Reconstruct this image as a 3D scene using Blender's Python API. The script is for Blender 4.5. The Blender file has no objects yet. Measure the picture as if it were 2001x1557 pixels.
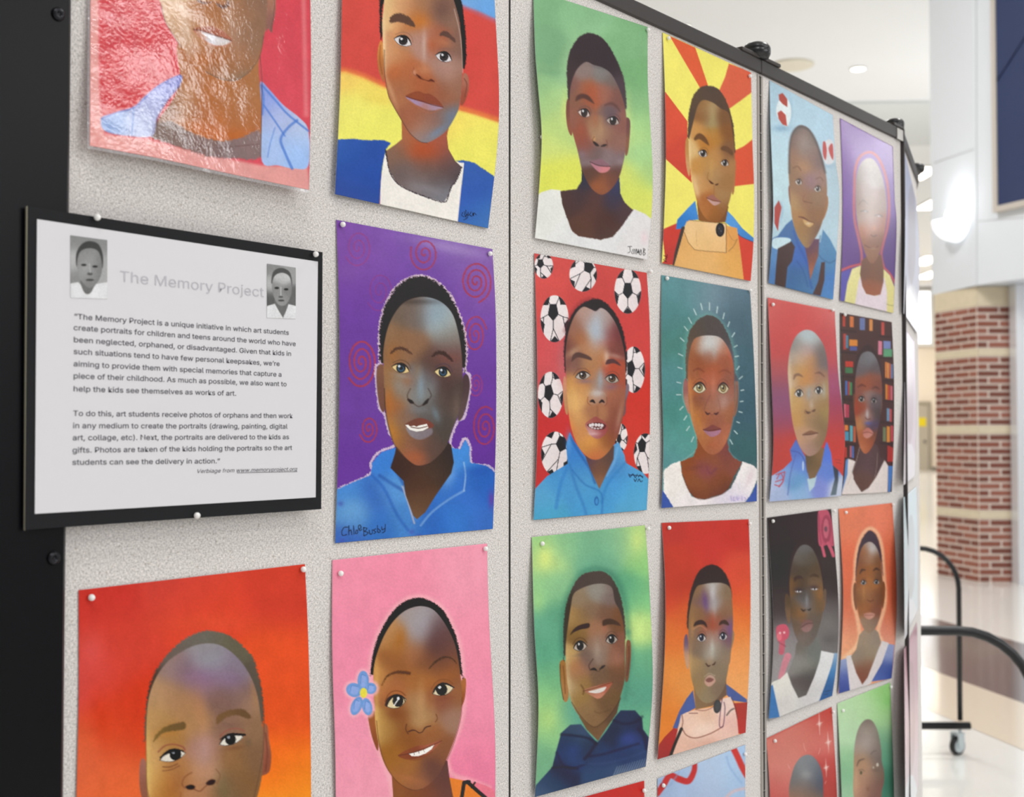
import bpy, math, random
import numpy as np
from mathutils import Vector, Matrix

PI = math.pi
S = bpy.context.scene
COL = S.collection
# ------------------------------------------------------------------ camera, world, lights, exposure
F_PX, CX, CY, HORIZON = 2440.0, 1000.5, 778.5, 848.0
EYE = 1.30
PITCH = math.atan((HORIZON - CY) / F_PX)
cam = bpy.data.cameras.new('camera')
cam.sensor_width = 36.0
cam.lens = F_PX / 2001 * 36
cam.clip_start = 0.05
cam.clip_end = 200
cam_ob = bpy.data.objects.new('camera', cam)
COL.objects.link(cam_ob)
cam_ob.location = (0, 0, EYE)
cam_ob.rotation_euler = (PI / 2 + PITCH, 0, 0)
S.camera = cam_ob
cam.dof.use_dof = True
cam.dof.focus_distance = 1.32
cam.dof.aperture_fstop = 9.0

w = bpy.data.worlds.new('world')
S.world = w
w.use_nodes = True
w.node_tree.nodes['Background'].inputs[0].default_value = (0.95, 0.97, 1.0, 1)
w.node_tree.nodes['Background'].inputs[1].default_value = 0.5

def area(name, loc, target, sx, sy, power, col):
    l = bpy.data.lights.new(name, 'AREA')
    l.shape = 'RECTANGLE'; l.size = sx; l.size_y = sy; l.energy = power; l.color = col
    o = bpy.data.objects.new(name, l)
    o.location = loc
    o.rotation_euler = (Vector(target) - Vector(loc)).to_track_quat('-Z', 'Y').to_euler()
    COL.objects.link(o)
    return o
# tall lobby windows on the right-hand side, outside the frame
area('lobby_window_light', (7.0, 0.43, 3.85), (0, 0.43, 3.85), 0.20, 1.5, 30, (1, 1, 1))
area('lobby_window_light', (7.0, 0.83, 3.85), (0, 0.83, 3.85), 0.28, 1.5, 32, (1, 1, 1))
area('entrance_window_light', (7.0, 5.62, 3.25), (0.65, 2.1, 1.8), 0.5, 0.9, 24, (1, 1, 1))
area('side_fill_light', (7.6, -2.4, 3.2), (0, 0.6, 1.4), 3.5, 3.0, 150, (1, 1, 1))  # added soft fill for the boards, not a fitting of the lobby
area('ceiling_fill_light', (9.0, 17.5, 2.6), (3.4, 15.5, 6.6), 2.5, 1.5, 170, (1.0, 0.98, 0.96))  # added unseen uplight, only there to brighten the ceiling
# rows of ceiling fittings over the lobby
for cx_, cy_, pw_ in ((0.5, -2.5, 130), (4.5, -2.0, 130), (3.4, 4.6, 170), (0.6, 9.0, 205), (2.5, 18, 300), (6.5, 25, 330), (9, 32, 360), (12, 39, 400)):
    area('ceiling_fitting_light', (cx_, cy_, 6.5), (cx_, cy_, 0), 1.2, 1.2, pw_, (1.0, 0.99, 0.97))

S.view_settings.view_transform = 'Standard'
S.view_settings.look = 'None'
S.view_settings.exposure = -0.27
S.view_settings.gamma = 1.0
S.view_settings.use_curve_mapping = False

# ------------------------------------------------------------------ helpers
def lin(h):
    h = h.lstrip('#')
    c = [int(h[i:i + 2], 16) / 255 for i in (0, 2, 4)]
    return tuple(x / 12.92 if x < 0.04045 else ((x + 0.055) / 1.055) ** 2.4 for x in c)

def srgb(h):
    h = h.lstrip('#')
    if len(h) == 3: h = ''.join(c * 2 for c in h)
    return np.array([int(h[i:i + 2], 16) / 255 for i in (0, 2, 4)])

def ray(x, y):
    a = (x - CX) / F_PX; b = -(y - CY) / F_PX
    c, s = math.cos(PITCH), math.sin(PITCH)
    return np.array([a, c - b * s, s + b * c])

def rays(X, Y):
    a = (X - CX) / F_PX; b = -(Y - CY) / F_PX
    c, s = math.cos(PITCH), math.sin(PITCH)
    return np.stack([a, c - b * s, s + b * c], -1)

class Plane:                       # a vertical panel face
    def __init__(s, p0, d):
        s.p0 = np.array([p0[0], p0[1], 0.0]); d = np.array([d[0], d[1], 0.0]); s.d = d / np.linalg.norm(d)
        s.n = np.array([s.d[1], -s.d[0], 0.0])
        s.o = np.array([0, 0, EYE])
    def hit(s, X, Y, off=0.0):
        r = rays(np.asarray(X, float), np.asarray(Y, float))
        t = (np.dot(s.p0 - s.o, s.n) + off) / (r @ s.n)
        return s.o + r * np.asarray(t)[..., None]

def vp_dir(x): r = ray(x, HORIZON); return r[:2] / np.linalg.norm(r[:2])
r0 = ray(120, HORIZON)
H0 = r0[:2] / r0[1] * 0.93
def make_plane(p, vpx): return Plane(p, vp_dir(vpx))
def next_pt(pl, x): return pl.hit(x, HORIZON)[:2]
PL1 = make_plane(H0, 2915); H1 = next_pt(PL1, 995.5)
PL2 = make_plane(H1, 3050); H2 = next_pt(PL2, 1487.5)
PL3 = make_plane(H2, 2960); H3 = next_pt(PL3, 1766)
PL4 = make_plane(H3, 1975); H4 = next_pt(PL4, 1796)
print('hinges', H0, H1, H2, H3, H4, [np.linalg.norm(b - a) for a, b in ((H0, H1), (H1, H2), (H2, H3), (H3, H4))])

def set_in(b, k, v):
    if k in b.inputs: b.inputs[k].default_value = v

def mat(name, col, rough=0.5, metal=0.0, spec=0.5, noise=None, bump=None, coat=0.0, coat_rough=0.1, emit=None, es=1.0):
    m = bpy.data.materials.new(name); m.use_nodes = True
    nt = m.node_tree; b = nt.nodes['Principled BSDF']
    c = lin(col) + (1,)
    b.inputs['Base Color'].default_value = c
    b.inputs['Roughness'].default_value = rough
    b.inputs['Metallic'].default_value = metal
    set_in(b, 'Specular IOR Level', spec)
    set_in(b, 'Coat Weight', coat); set_in(b, 'Coat Roughness', coat_rough)
    tc = nt.nodes.new('ShaderNodeTexCoord')
    if noise:                       # (scale, amount)
        n = nt.nodes.new('ShaderNodeTexNoise'); n.inputs['Scale'].default_value = noise[0]; n.inputs['Detail'].default_value = 4
        nt.links.new(tc.outputs['Object'], n.inputs['Vector'])
        mx = nt.nodes.new('ShaderNodeMix'); mx.data_type = 'RGBA'
        mx.inputs[6].default_value = tuple(x * (1 - noise[1]) for x in c[:3]) + (1,)
        mx.inputs[7].default_value = tuple(min(1, x * (1 + noise[1])) for x in c[:3]) + (1,)
        nt.links.new(n.outputs['Fac'], mx.inputs[0]); nt.links.new(mx.outputs[2], b.inputs['Base Color'])
    if bump:                        # (scale, strength, distance)
        n2 = nt.nodes.new('ShaderNodeTexNoise'); n2.inputs['Scale'].default_value = bump[0]; n2.inputs['Detail'].default_value = 3
        nt.links.new(tc.outputs['Object'], n2.inputs['Vector'])
        bp = nt.nodes.new('ShaderNodeBump'); bp.inputs['Strength'].default_value = bump[1]; bp.inputs['Distance'].default_value = bump[2]
        nt.links.new(n2.outputs['Fac'], bp.inputs['Height']); nt.links.new(bp.outputs['Normal'], b.inputs['Normal'])
    if emit:
        b.inputs['Emission Color'].default_value = lin(emit) + (1,); b.inputs['Emission Strength'].default_value = es
    return m

def mesh_ob(name, verts, faces, m=None, parent=None, smooth=False, loc=None, rz=0.0):
    me = bpy.data.meshes.new(name)
    me.from_pydata([tuple(v) for v in verts], [], faces)
    me.update()
    if smooth: me.shade_smooth()
    if m: me.materials.append(m)
    o = bpy.data.objects.new(name, me); COL.objects.link(o)
    if loc is not None: o.location = loc
    o.rotation_euler = (0, 0, rz)
    if parent: o.parent = parent
    return o

class MB:
    def __init__(s): s.v = []; s.f = []
    def box(s, x0, x1, y0, y1, z0, z1, bev=0.0):
        b = len(s.v)
        if bev <= 0:
            s.v += [(x, y, z) for z in (z0, z1) for y in (y0, y1) for x in (x0, x1)]
            s.f += [tuple(b + i for i in q) for q in ((0, 2, 3, 1), (4, 5, 7, 6), (0, 1, 5, 4), (2, 6, 7, 3), (0, 4, 6, 2), (1, 3, 7, 5))]
        else:                       # chamfered along z edges and top/bottom rim
            def ring(z, i):
                return [(x0 + i + bev, y0 + i, z), (x1 - i - bev, y0 + i, z), (x1 - i, y0 + i + bev, z), (x1 - i, y1 - i - bev, z),
                        (x1 - i - bev, y1 - i, z), (x0 + i + bev, y1 - i, z), (x0 + i, y1 - i - bev, z), (x0 + i, y0 + i + bev, z)]
            for z, i in ((z0, bev), (z0 + bev, 0), (z1 - bev, 0), (z1, bev)): s.v += ring(z, i)
            for k in range(3):
                for j in range(8):
                    a = b + k * 8 + j; c = b + k * 8 + (j + 1) % 8
                    s.f.append((a, c, c + 8, a + 8))
            s.f.append(tuple(b + 7 - j for j in range(8))); s.f.append(tuple(b + 24 + j for j in range(8)))
        return s
    def tube(s, pts, r, n=12, cap=True):
        pts = [Vector(p) for p in pts]; b = len(s.v)
        up = Vector((0.3, 0.2, 1)).normalized()
        for i, p in enumerate(pts):
            t = ((pts[min(i + 1, len(pts) - 1)] - pts[max(i - 1, 0)])).normalized()
            a = t.cross(up)
            if a.length < 1e-3: a = t.cross(Vector((1, 0, 0)))
            a.normalize(); c = a.cross(t).normalized()
            rr = r[i] if isinstance(r, (list, tuple)) else r
            for k in range(n):
                an = 2 * PI * k / n
                s.v.append(tuple(p + a * (rr * math.cos(an)) + c * (rr * math.sin(an))))
        for i in range(len(pts) - 1):
            for k in range(n):
                q = b + i * n + k; q2 = b + i * n + (k + 1) % n
                s.f.append((q, q2, q2 + n, q + n))
        if cap:
            s.f.append(tuple(b + n - 1 - k for k in range(n))); e = b + (len(pts) - 1) * n; s.f.append(tuple(e + k for k in range(n)))
        return s
    def lathe(s, prof, n=20, c=(0, 0, 0), axis='z'):
        b = len(s.v)
        for r, z in prof:
            for k in range(n):
                a = 2 * PI * k / n
                p = (r * math.cos(a), r * math.sin(a), z)
                if axis == 'x': p = (p[2], p[0], p[1])
                if axis == 'y': p = (p[0], p[2], p[1])
                s.v.append((p[0] + c[0], p[1] + c[1], p[2] + c[2]))
        for i in range(len(prof) - 1):
            for k in range(n):
                q = b + i * n + k; q2 = b + i * n + (k + 1) % n
                s.f.append((q, q2, q2 + n, q + n))
        s.f.append(tuple(b + n - 1 - k for k in range(n))); e = b + (len(prof) - 1) * n; s.f.append(tuple(e + k for k in range(n)))
        return s
    def ob(s, name, m, parent=None, smooth=False, loc=None, rz=0.0):
        return mesh_ob(name, s.v, s.f, m, parent, smooth, loc, rz)

def thing(name, label, cat, loc=(0, 0, 0), rz=0.0, group=None):
    o = bpy.data.objects.new(name, None); COL.objects.link(o)
    o.empty_display_size = 0.05
    o.location = loc; o.rotation_euler = (0, 0, rz)
    tag(o, label, cat, group)
    return o

def tag(o, label, cat, group=None):
    o['label'] = label; o['category'] = cat
    if group: o['group'] = group
    return o

def struct(o, label=None):
    o['kind'] = 'structure'
    if label: o['label'] = label
    return o
# ------------------------------------------------------------------ the room shell
M_CEIL = mat('ceiling_paint', '#f2f4f6', 0.9, noise=(0.6, 0.02))
M_WALLC = mat('cream_wall_paint', '#f7ebda', 0.85, noise=(0.8, 0.03))
M_WHITE = mat('bulkhead_paint', '#e2e8f0', 0.7, noise=(1.2, 0.015))
M_NAVY = mat('navy_board', '#22345f', 0.5, noise=(3, 0.1))
M_TRIM = mat('white_trim', '#e6e6e4', 0.5)
M_FLOOR = mat('polished_terrazzo_light', '#eeebe5', 0.12, spec=0.7, noise=(60, 0.06))
M_FLOOR2 = mat('polished_terrazzo_band', '#6a6060', 0.12, spec=0.7, noise=(60, 0.12))
M_FLOOR3 = mat('polished_terrazzo_pale', '#e6e6e2', 0.12, spec=0.7, noise=(60, 0.05))

def quad_slab(name, pts, z0, z1, m):
    n = len(pts)
    v = [(x, y, z0) for x, y in pts] + [(x, y, z1) for x, y in pts]
    f = [tuple(range(n - 1, -1, -1)), tuple(range(n, 2 * n))] + [(i, (i + 1) % n, n + (i + 1) % n, n + i) for i in range(n)]
    return mesh_ob(name, v, f, m)

struct(quad_slab('floor', [(-6, -6), (30, -6), (30, 46), (-6, 46)], -0.10, 0.0, M_FLOOR))
# taupe terrazzo band and pale field inlaid flush in the floor (2 mm proud so the joint reads)
bd = np.array([0.185, -0.983]); bn = np.array([0.983, 0.185])
def strip(name, p, wid, a, b, m, z=0.002):
    p = np.array(p); q = [p + bd * a, p + bd * b, p + bd * b - bn * wid, p + bd * a - bn * wid]
    return struct(quad_slab(name, [tuple(k) for k in q], 0.0, z, m))
strip('floor_band', (2.99, 8.76), 1.01, -34, 12, M_FLOOR2)
M_FLOOR4 = mat('polished_terrazzo_beige', '#dfd2bf', 0.12, spec=0.7, noise=(60, 0.06))
strip('floor_strip', tuple(np.array((2.99, 8.76)) - bn * 1.01), .53, -34, 12, M_FLOOR4)
strip('floor_field', (2.03, 5.55), 3.6, -34, 9, M_FLOOR3)
strip('floor_band', (5.6, 11.2), 0.35, -1, 14, M_FLOOR2)
struct(quad_slab('ceiling', [(-6, -3), (30, -3), (30, 46), (-6, 46)], 6.6, 6.7, M_CEIL))
struct(quad_slab('ceiling_beam', [(-6, 20.3), (30, 18.6), (30, 21.4), (-6, 23.4)], 6.56, 6.6, mat('beam_paint', '#dfe3e4', 0.9)))
struct(quad_slab('wall_back', [(-6, 45), (30, 45), (30, 45.2), (-6, 45.2)], 0, 6.6, M_WALLC))
struct(quad_slab('wall_left', [(-6, -3), (-5.8, -3), (-5.8, 45), (-6, 45)], 0, 6.6, M_WALLC))
# pale corridor walls far behind: a return that stands proud of the back wall
struct(quad_slab('wall_side', [(15.5, 30), (30, 30), (30, 30.2), (15.7, 30.2), (15.7, 45), (15.5, 45)], 0, 6.6, M_WALLC))
struct(MB().box(13.2, 15.5, 44.96, 45, 0, 0.12).ob('baseboard_back', mat('base', '#8c8478', 0.6)))

# far window in the back wall
def far(x, y, Z=45.0):
    r = ray(x, y); t = Z / r[1]; return (r[0] * t, Z, EYE + r[2] * t)
x0, _, zt = far(1786, 571); x1, _, zb = far(1816, 671)
wf = struct(MB().box(x0 - .12, x0, 44.8, 45, zb, zt).box(x1, x1 + .12, 44.8, 45, zb, zt).box(x0 - .12, x1 + .12, 44.8, 45, zt, zt + .12).box(x0 - .12, x1 + .12, 44.8, 45, zb - .12, zb).ob('window_1', M_TRIM))
MB().box(x0, x1, 44.9, 44.94, zb, zt).ob('daylit_pane', mat('daylight', '#ffffff', 0.5, emit='#f4f8ff', es=2.2), wf)
# far door with a yellow notice
x0, _, zt = far(1788, 790); x1, _, zb = far(1812, 912)
dr = struct(MB().box(x0, x1, 44.85, 44.95, 0, zt).ob('door_1', mat('door_paint', '#b9b0a0', 0.6)))
MB().box(x0 - .1, x0, 44.8, 45, 0, zt + .1).box(x1, x1 + .1, 44.8, 45, 0, zt + .1).box(x0, x1, 44.8, 45, zt, zt + .1).ob('door_frame', mat('door_frame', '#a59c8c', 0.5), dr)
MB().box(x1 - .18, x1 - .1, 44.78, 44.85, 1.0, 1.08).ob('door_handle', mat('steel', '#888888', 0.3, 1.0), dr)
nx0, _, nz1 = far(1790, 816); nx1, _, nz0 = far(1807, 833)
tag(MB().box(nx0, nx1, 44.835, 44.851, nz0, nz1).ob('notice', mat('yellow_notice', '#e8d21c', 0.6)), 'small yellow notice on the distant grey-beige door', 'notice')

# ------------------------------------------------------------------ ceiling fittings
M_LAMP = mat('lit_diffuser', '#ffffff', 0.5, emit='#fff6e6', es=5.0)
def ceil_pt(x, y, z=6.6):
    r = ray(x, y); t = (z - EYE) / r[2]; return np.array([r[0] * t, r[1] * t, z])
def downlight(x, y, r, label):
    c = ceil_pt(x, y)
    t = thing('downlight', label, 'ceiling light', tuple(c), group=None)
    MB().lathe([(r * 1.02, 0), (r * 1.2, 0), (r * 1.22, -.012), (r * 1.0, -.02)], 24).ob('trim_ring', M_TRIM, t, True)
    MB().lathe([(r * .1, -.012), (r, -.012), (r, -.022), (r * .5, -.03), (.001, -.032)], 24).ob('diffuser', M_LAMP, t, True)
downlight(1677, 133, 0.10, 'round white downlight in the ceiling right of the black roller')
downlight(1336, 51, 0.09, 'round downlight half hidden behind the dark top rail')
downlight(1196, -12, 0.10, 'round downlight at the top edge above the first green portrait')
c = ceil_pt(1548, 126)
t = thing('ceiling_speaker', 'faint tan round ceiling speaker between the roller and the downlight', 'speaker', tuple(c))
MB().lathe([(.28, 0), (.31, 0), (.31, -.02), (.27, -.025)], 28).ob('rim', mat('speaker_rim', '#e6e0cf', 0.7), t, True)
MB().lathe([(.27, -.005), (.27, -.02), (.001, -.026)], 28).ob('grille', mat('speaker_grille', '#e2dccb', 0.8), t, True)
for (xa, xb, ya, yb, lb) in ((1773, 1820, 324, 347, 'square ceiling light nearest the screen end, upper one of the row'),
                             (1805, 1835, 387, 406, 'square ceiling light just left of the wall lamp'),
                             (1791, 1829, 499, 515, 'rectangular ceiling light below the wall lamp, third of the row'),
                             (1801, 1831, 529, 542, 'rectangular ceiling light above the far bright window, lowest of the row')):
    a = ceil_pt((xa + xb) / 2, ya); b = ceil_pt((xa + xb) / 2, yb); wd = (xb - xa) / F_PX * (a[1] + b[1]) / 2
    cc = (a + b) / 2; dy = abs(a[1] - b[1]) / 2
    t = thing('ceiling_light', lb, 'ceiling light', tuple(cc))
    MB().box(-wd / 2 - .05, wd / 2 + .05, -dy - .05, dy + .05, -.03, 0, .01).ob('frame', M_TRIM, t)
    MB().box(-wd / 2, wd / 2, -dy, dy, -.045, -.03).ob('diffuser', M_LAMP, t)

# ------------------------------------------------------------------ brick column with pale courses
M_MORTAR = mat('mortar', '#e6d8ce', 0.9, noise=(40, 0.08))
BR = [mat('brick_%s' % n, c, 0.75, noise=(25, 0.15)) for n, c in (('red', '#8f5546'), ('dark', '#7f4a3e'), ('rose', '#9a6152'), ('brown', '#7a493d'))]
M_STONE = mat('pale_stone', '#ddd0b6', 0.8, noise=(15, 0.08))
A = np.array([4.10, 10.98]); B = np.array([3.94, 11.60])        # corner and far end of the left face
ld = (B - A) / np.linalg.norm(B - A); ln = np.array([-ld[1], ld[0]]) * -1
if ln[0] > 0: ln = -ln
col = struct(quad_slab('brick_column', [tuple(A), (A[0] + .62, A[1]), (B[0] + .62, B[1]), tuple(B)], 0, 2.60, M_MORTAR), 'square brick column with pale stone courses')
def zof(y, Z=10.98): return EYE - (y - HORIZON) / F_PX * Z
bands = [(1013, 998), (847, 832), (695, 681)]
zones = [(zof(1137), zof(1014)), (zof(997), zof(848)), (zof(831), zof(696)), (zof(680), zof(598))]
bmesh_cache = {}
def brick_mesh(L, h, mi, stone=False):
    key = (round(L, 3), round(h, 4), mi, stone)
    if key not in bmesh_cache:
        mb = MB().box(0, L, -.006, .0, 0, h, 0.0015)
        me = bpy.data.meshes.new('brick'); me.from_pydata(mb.v, [], mb.f); me.materials.append(M_STONE if stone else BR[mi])
        bmesh_cache[key] = me
    return bmesh_cache[key]
def lay(name, me, p, rz):
    o = bpy.data.objects.new(name, me); COL.objects.link(o); o.location = p; o.rotation_euler = (0, 0, rz); o.parent = col
rnd = random.Random(4)
FL, LL = 0.62, float(np.linalg.norm(B - A))
rzl = math.atan2(-ld[1], -ld[0])   # left face local x runs from B to A
for z0, z1 in zones:
    n = max(1, round((z1 - z0) / 0.0605)); ph = (z1 - z0) / n
    for r in range(n):
        z = z0 + r * ph + .0085; h = ph - .018
        for face in (0, 1):
            tot = FL if face == 0 else LL
            cuts = [0.0] + ([0.2, 0.41] if (r + face) % 2 else [0.1, 0.31, 0.52]) + [tot]
            for a_, b_ in zip(cuts[:-1], cuts[1:]):
                L = b_ - a_ - .018
                if L < .03: continue
                me = brick_mesh(L, h, rnd.randrange(4))
                if face == 0: lay('brick', me, (A[0] + a_ + .0, A[1], z), 0)
                else: lay('brick', me, (B[0] - ld[0] * (a_ + .005), B[1] - ld[1] * (a_ + .005), z), rzl)
for z0, z1 in [(zof(a), zof(b)) for a, b in bands] + [(zof(597), 2.60)]:
    lay('stone_course', brick_mesh(FL, z1 - z0, 0, True), (A[0], A[1] - .002, z0), 0)
    lay('stone_course', brick_mesh(LL, z1 - z0, 0, True), (B[0], B[1], z0), rzl)

# white bulkhead above the column, running towards the viewer on the right
C2 = np.array([4.10, 10.98]) + np.array([-0.03, -0.03]); R2 = np.array([4.28, 10.44]); rd = (R2 - C2) / np.linalg.norm(R2 - C2)
E2 = C2 + rd * 3.0; L2 = B + np.array([.006, 0.1])
wr = struct(quad_slab('wall_right', [tuple(C2), tuple(E2), (E2[0] + 3, E2[1]), (C2[0] + 3, L2[1]), tuple(L2)], 2.605, 6.6, M_WHITE), 'white bulkhead wall above the brick column')
# shallow grooves between the wall panels
rn = np.array([rd[1], -rd[0]])
if rn[0] > 0: rn = -rn
def on_right(x, y, off=0.0):
    return Plane(tuple(C2), tuple(rd)).hit(x, y, off)
M_GROOVE = mat('panel_joint', '#c3c8cb', 0.8)
def seam(p, q, wd, m, name='panel_joint'):
    p, q = Vector(p), Vector(q)
    MB().tube([p, q], wd, 4).ob(name, m, wr)
plL = Plane(tuple(C2), tuple((L2 - C2)))
s1, s2 = plL.hit(1826, 318), plL.hit(1903, 292); seam(s1, s2, .006, M_GROOVE)
s1, s2 = on_right(1908, -60), on_right(1909, 556); seam(s1, s2, .006, M_GROOVE)
s1, s2 = on_right(1912, 432), on_right(2080, 418); seam(s1, s2, .004, M_GROOVE)
# navy display board on the bulkhead
t = thing('banner_board', 'large navy blue board on the white wall at the upper right', 'board', tuple(on_right(1955, 404)), math.atan2(rd[1], rd[0]))
zb_ = on_right(1955, 404)[2]
MB().box(0.02, 2.0, -.045, -.015, 0, 2.9).ob('face', M_NAVY, t)
MB().box(-.03, 0.02, -.06, 0, -.05, 2.95).box(0.02, 2.0, -.06, 0, -.05, 0).ob('frame', mat('board_frame', '#c9c2ba', 0.5), t)
MB().tube([(0.03, -.05, 1.08), (0.75, -.05, 1.72)], .006, 6).ob('crease', mat('navy_dark', '#101c40', 0.5), t)
# wall lamp: half-round sconce
sp = plL.hit(1872, 432, 0.0)
t = thing('wall_sconce', 'glowing half-round white wall lamp on the bulkhead', 'wall lamp', tuple(sp))
def sconce():
    v = []; f = []; n = 18; k = 8
    for j in range(k + 1):
        el = -PI / 2 * (j / k)
        for i in range(n + 1):
            a = PI + PI * i / n
            v.append((0.21 * math.cos(a) * math.cos(el), 0.23 * math.sin(a) * math.cos(el), 0.19 * math.sin(el)))
    for j in range(k):
        for i in range(n):
            q = j * (n + 1) + i; f.append((q, q + 1, q + n + 2, q + n + 1))
    v.append((0, 0, -.01)); c_ = len(v) - 1
    for i in range(n): f.append((c_, i + 1, i))
    return v, f
v, f = sconce()
so = mesh_ob('bowl', v, f, mat('opal_bowl', '#ffffff', 0.4, emit='#eef6ff', es=1.05), t, True)
bm_ = MB().lathe([(.001, -.02), (.05, -.02), (.06, .05), (.045, .1), (.001, .12)], 16, (0, -.06, .0)).ob('bulb', mat('bulb', '#ffffff', .5, emit='#f4f9ff', es=2.5), t, True)
so.rotation_euler = bm_.rotation_euler = (0, 0, math.atan2(C2[1] - L2[1], C2[0] - L2[0]) )
l = bpy.data.lights.new('sconce_light', 'POINT'); l.energy = 2.5; l.shadow_soft_size = .05
lo = bpy.data.objects.new('sconce_light', l); COL.objects.link(lo); lo.location = (sp[0] - .14, sp[1] - .1, sp[2] + .16)

# bright glazing right of the column
g = struct(MB().box(4.37, 4.46, 10.80, 10.95, 0, 2.6).box(4.46, 5.6, 10.80, 10.95, 2.45, 2.6).ob('window_2', mat('aluminium_frame', '#e4e7ec', 0.35, 0.3)))
MB().box(4.46, 5.6, 10.86, 10.88, 0, 2.45).ob('frosted_pane', mat('frosted_pane', '#eef2f8', 0.3, emit='#eef3ff', es=1.1), g)
# ------------------------------------------------------------------ the rolling display screen
def fabric(name, col):
    m = bpy.data.materials.new(name); m.use_nodes = True
    nt = m.node_tree; b = nt.nodes['Principled BSDF']; N = nt.nodes.new; L = nt.links.new
    b.inputs['Roughness'].default_value = 0.95; set_in(b, 'Specular IOR Level', 0.1); set_in(b, 'Sheen Weight', 0.15)
    tc = N('ShaderNodeTexCoord')
    outs = []
    for sc in ((430, 1, 1100), (1100, 1, 430)):
        mp = N('ShaderNodeMapping'); mp.inputs['Scale'].default_value = sc
        L(tc.outputs['Object'], mp.inputs['Vector'])
        n = N('ShaderNodeTexNoise'); n.inputs['Scale'].default_value = 1.0; n.inputs['Detail'].default_value = 2
        L(mp.outputs['Vector'], n.inputs['Vector']); outs.append(n.outputs['Fac'])
    av = N('ShaderNodeMath'); av.operation = 'ADD'; L(outs[0], av.inputs[0]); L(outs[1], av.inputs[1])
    rp = N('ShaderNodeValToRGB'); e = rp.color_ramp.elements
    e[0].position = 0.36; e[1].position = 0.62
    hv = N('ShaderNodeMath'); hv.operation = 'MULTIPLY'; hv.inputs[1].default_value = 0.5; L(av.outputs[0], hv.inputs[0])
    L(hv.outputs[0], rp.inputs['Fac'])
    c = lin(col); e[0].color = tuple(x * .6 for x in c) + (1,); e[1].color = tuple(min(1, x * 1.26) for x in c) + (1,)
    sp = N('ShaderNodeTexNoise'); sp.inputs['Scale'].default_value = 260; sp.inputs['Detail'].default_value = 4
    L(tc.outputs['Object'], sp.inputs['Vector'])
    r2 = N('ShaderNodeValToRGB'); q = r2.color_ramp.elements
    q[0].position = 0.30; q[0].color = (.55, .50, .44, 1); q[1].position = 0.40; q[1].color = (1, 1, 1, 1)
    L(sp.outputs['Fac'], r2.inputs['Fac'])
    mx = N('ShaderNodeMix'); mx.data_type = 'RGBA'; mx.blend_type = 'MULTIPLY'; mx.inputs[0].default_value = 0.6
    L(rp.outputs['Color'], mx.inputs[6]); L(r2.outputs['Color'], mx.inputs[7])
    L(mx.outputs[2], b.inputs['Base Color'])
    bp = N('ShaderNodeBump'); bp.inputs['Strength'].default_value = 0.35; bp.inputs['Distance'].default_value = 0.0006
    L(hv.outputs[0], bp.inputs['Height']); L(bp.outputs['Normal'], b.inputs['Normal'])
    return m
M_FAB = fabric('woven_grey_fabric', '#dad4d0')
M_RAIL = mat('dark_bronze_rail', '#2d2725', 0.45, 0.0, bump=(400, 0.05, .001))
M_BLK = mat('black_plastic', '#141416', 0.3)
M_POST = mat('black_post', '#08080c', 0.36, spec=.14)
M_STRIP = mat('grey_hinge_strip', '#a39c95', 0.6)
M_DARK = mat('hinge_gap', '#26221f', 0.8)
M_SILV = mat('end_cap', '#b4b0ab', 0.4, 0.4)
ZT = EYE + 0.534; ZB = 0.11; TH = 0.035
def rail_z(pl, x, y): return pl.hit(x, y)[2]
ZT = float(np.mean([rail_z(PL2, 1487, 141), rail_z(PL3, 1760, 280)]))
print('panel top', rail_z(PL2, 1487, 141), rail_z(PL2, 1163, 0), rail_z(PL3, 1503, 158), rail_z(PL3, 1760, 280))
RAIL_H = 0.021
screen = thing('display_screen', 'long folding rolling display screen covered in grey fabric', 'display screen', (H0[0], H0[1], 0))
def child(mb, name, m, p, q, smooth=False, parent=None):
    """mesh in panel-local axes (x along the panel, -y towards the viewer) placed at hinge p"""
    rz = math.atan2(q[1] - p[1], q[0] - p[0])
    o = mb.ob(name, m, parent or screen, smooth, (p[0] - H0[0], p[1] - H0[1], 0), rz)
    return o
H5 = H4 + np.array([0.14, 0.51])
segs = [(H0, H1), (H1, H2), (H2, H3), (H3, H4), (H4, H5)]
for i, (p, q) in enumerate(segs):
    L = float(np.linalg.norm(q - p)); g = 0.0012
    child(MB().box(g, L - g, 0, TH, ZB, ZT, 0.0), 'fabric_panel', M_FAB, p, q)
    child(MB().box(0.0, L, -.004, TH + .004, ZT, ZT + RAIL_H, .0015), 'top_rail', M_RAIL, p, q)
    child(MB().box(0.0, L, -.004, TH + .004, ZB - .03, ZB, .0015), 'bottom_rail', M_RAIL, p, q)
# hinges
child(MB().box(-.0012, .0012, -.0006, .02, ZB, ZT), 'hinge', M_DARK, H1, H2)
child(MB().box(-.0075, -.0012, -.0014, .003, ZB, ZT - .002).box(.0012, .0085, -.0014, .003, ZB, ZT - .002), 'hinge', M_STRIP, H2, H3)
mb = MB()
z = ZB
while z < ZT - .01:
    mb.box(-.0014, .0014, -.0022, .002, z, z + .024); mb.box(-.0026, .0026, -.0020, .002, z + .024, z + .0255); z += .0275
child(mb, 'hinge_pin', M_DARK, H2, H3)
child(MB().box(-.004, .004, -.006, TH + .006, ZB - .03, ZT + RAIL_H + .001, .001), 'end_cap', M_RAIL, H3, H4)
child(MB().box(-.03, .0, -.0052, -.004, ZT - .001, ZT + RAIL_H - .003), 'rail_plate', M_SILV, H3 , H3 + (H3 - H2))
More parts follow.
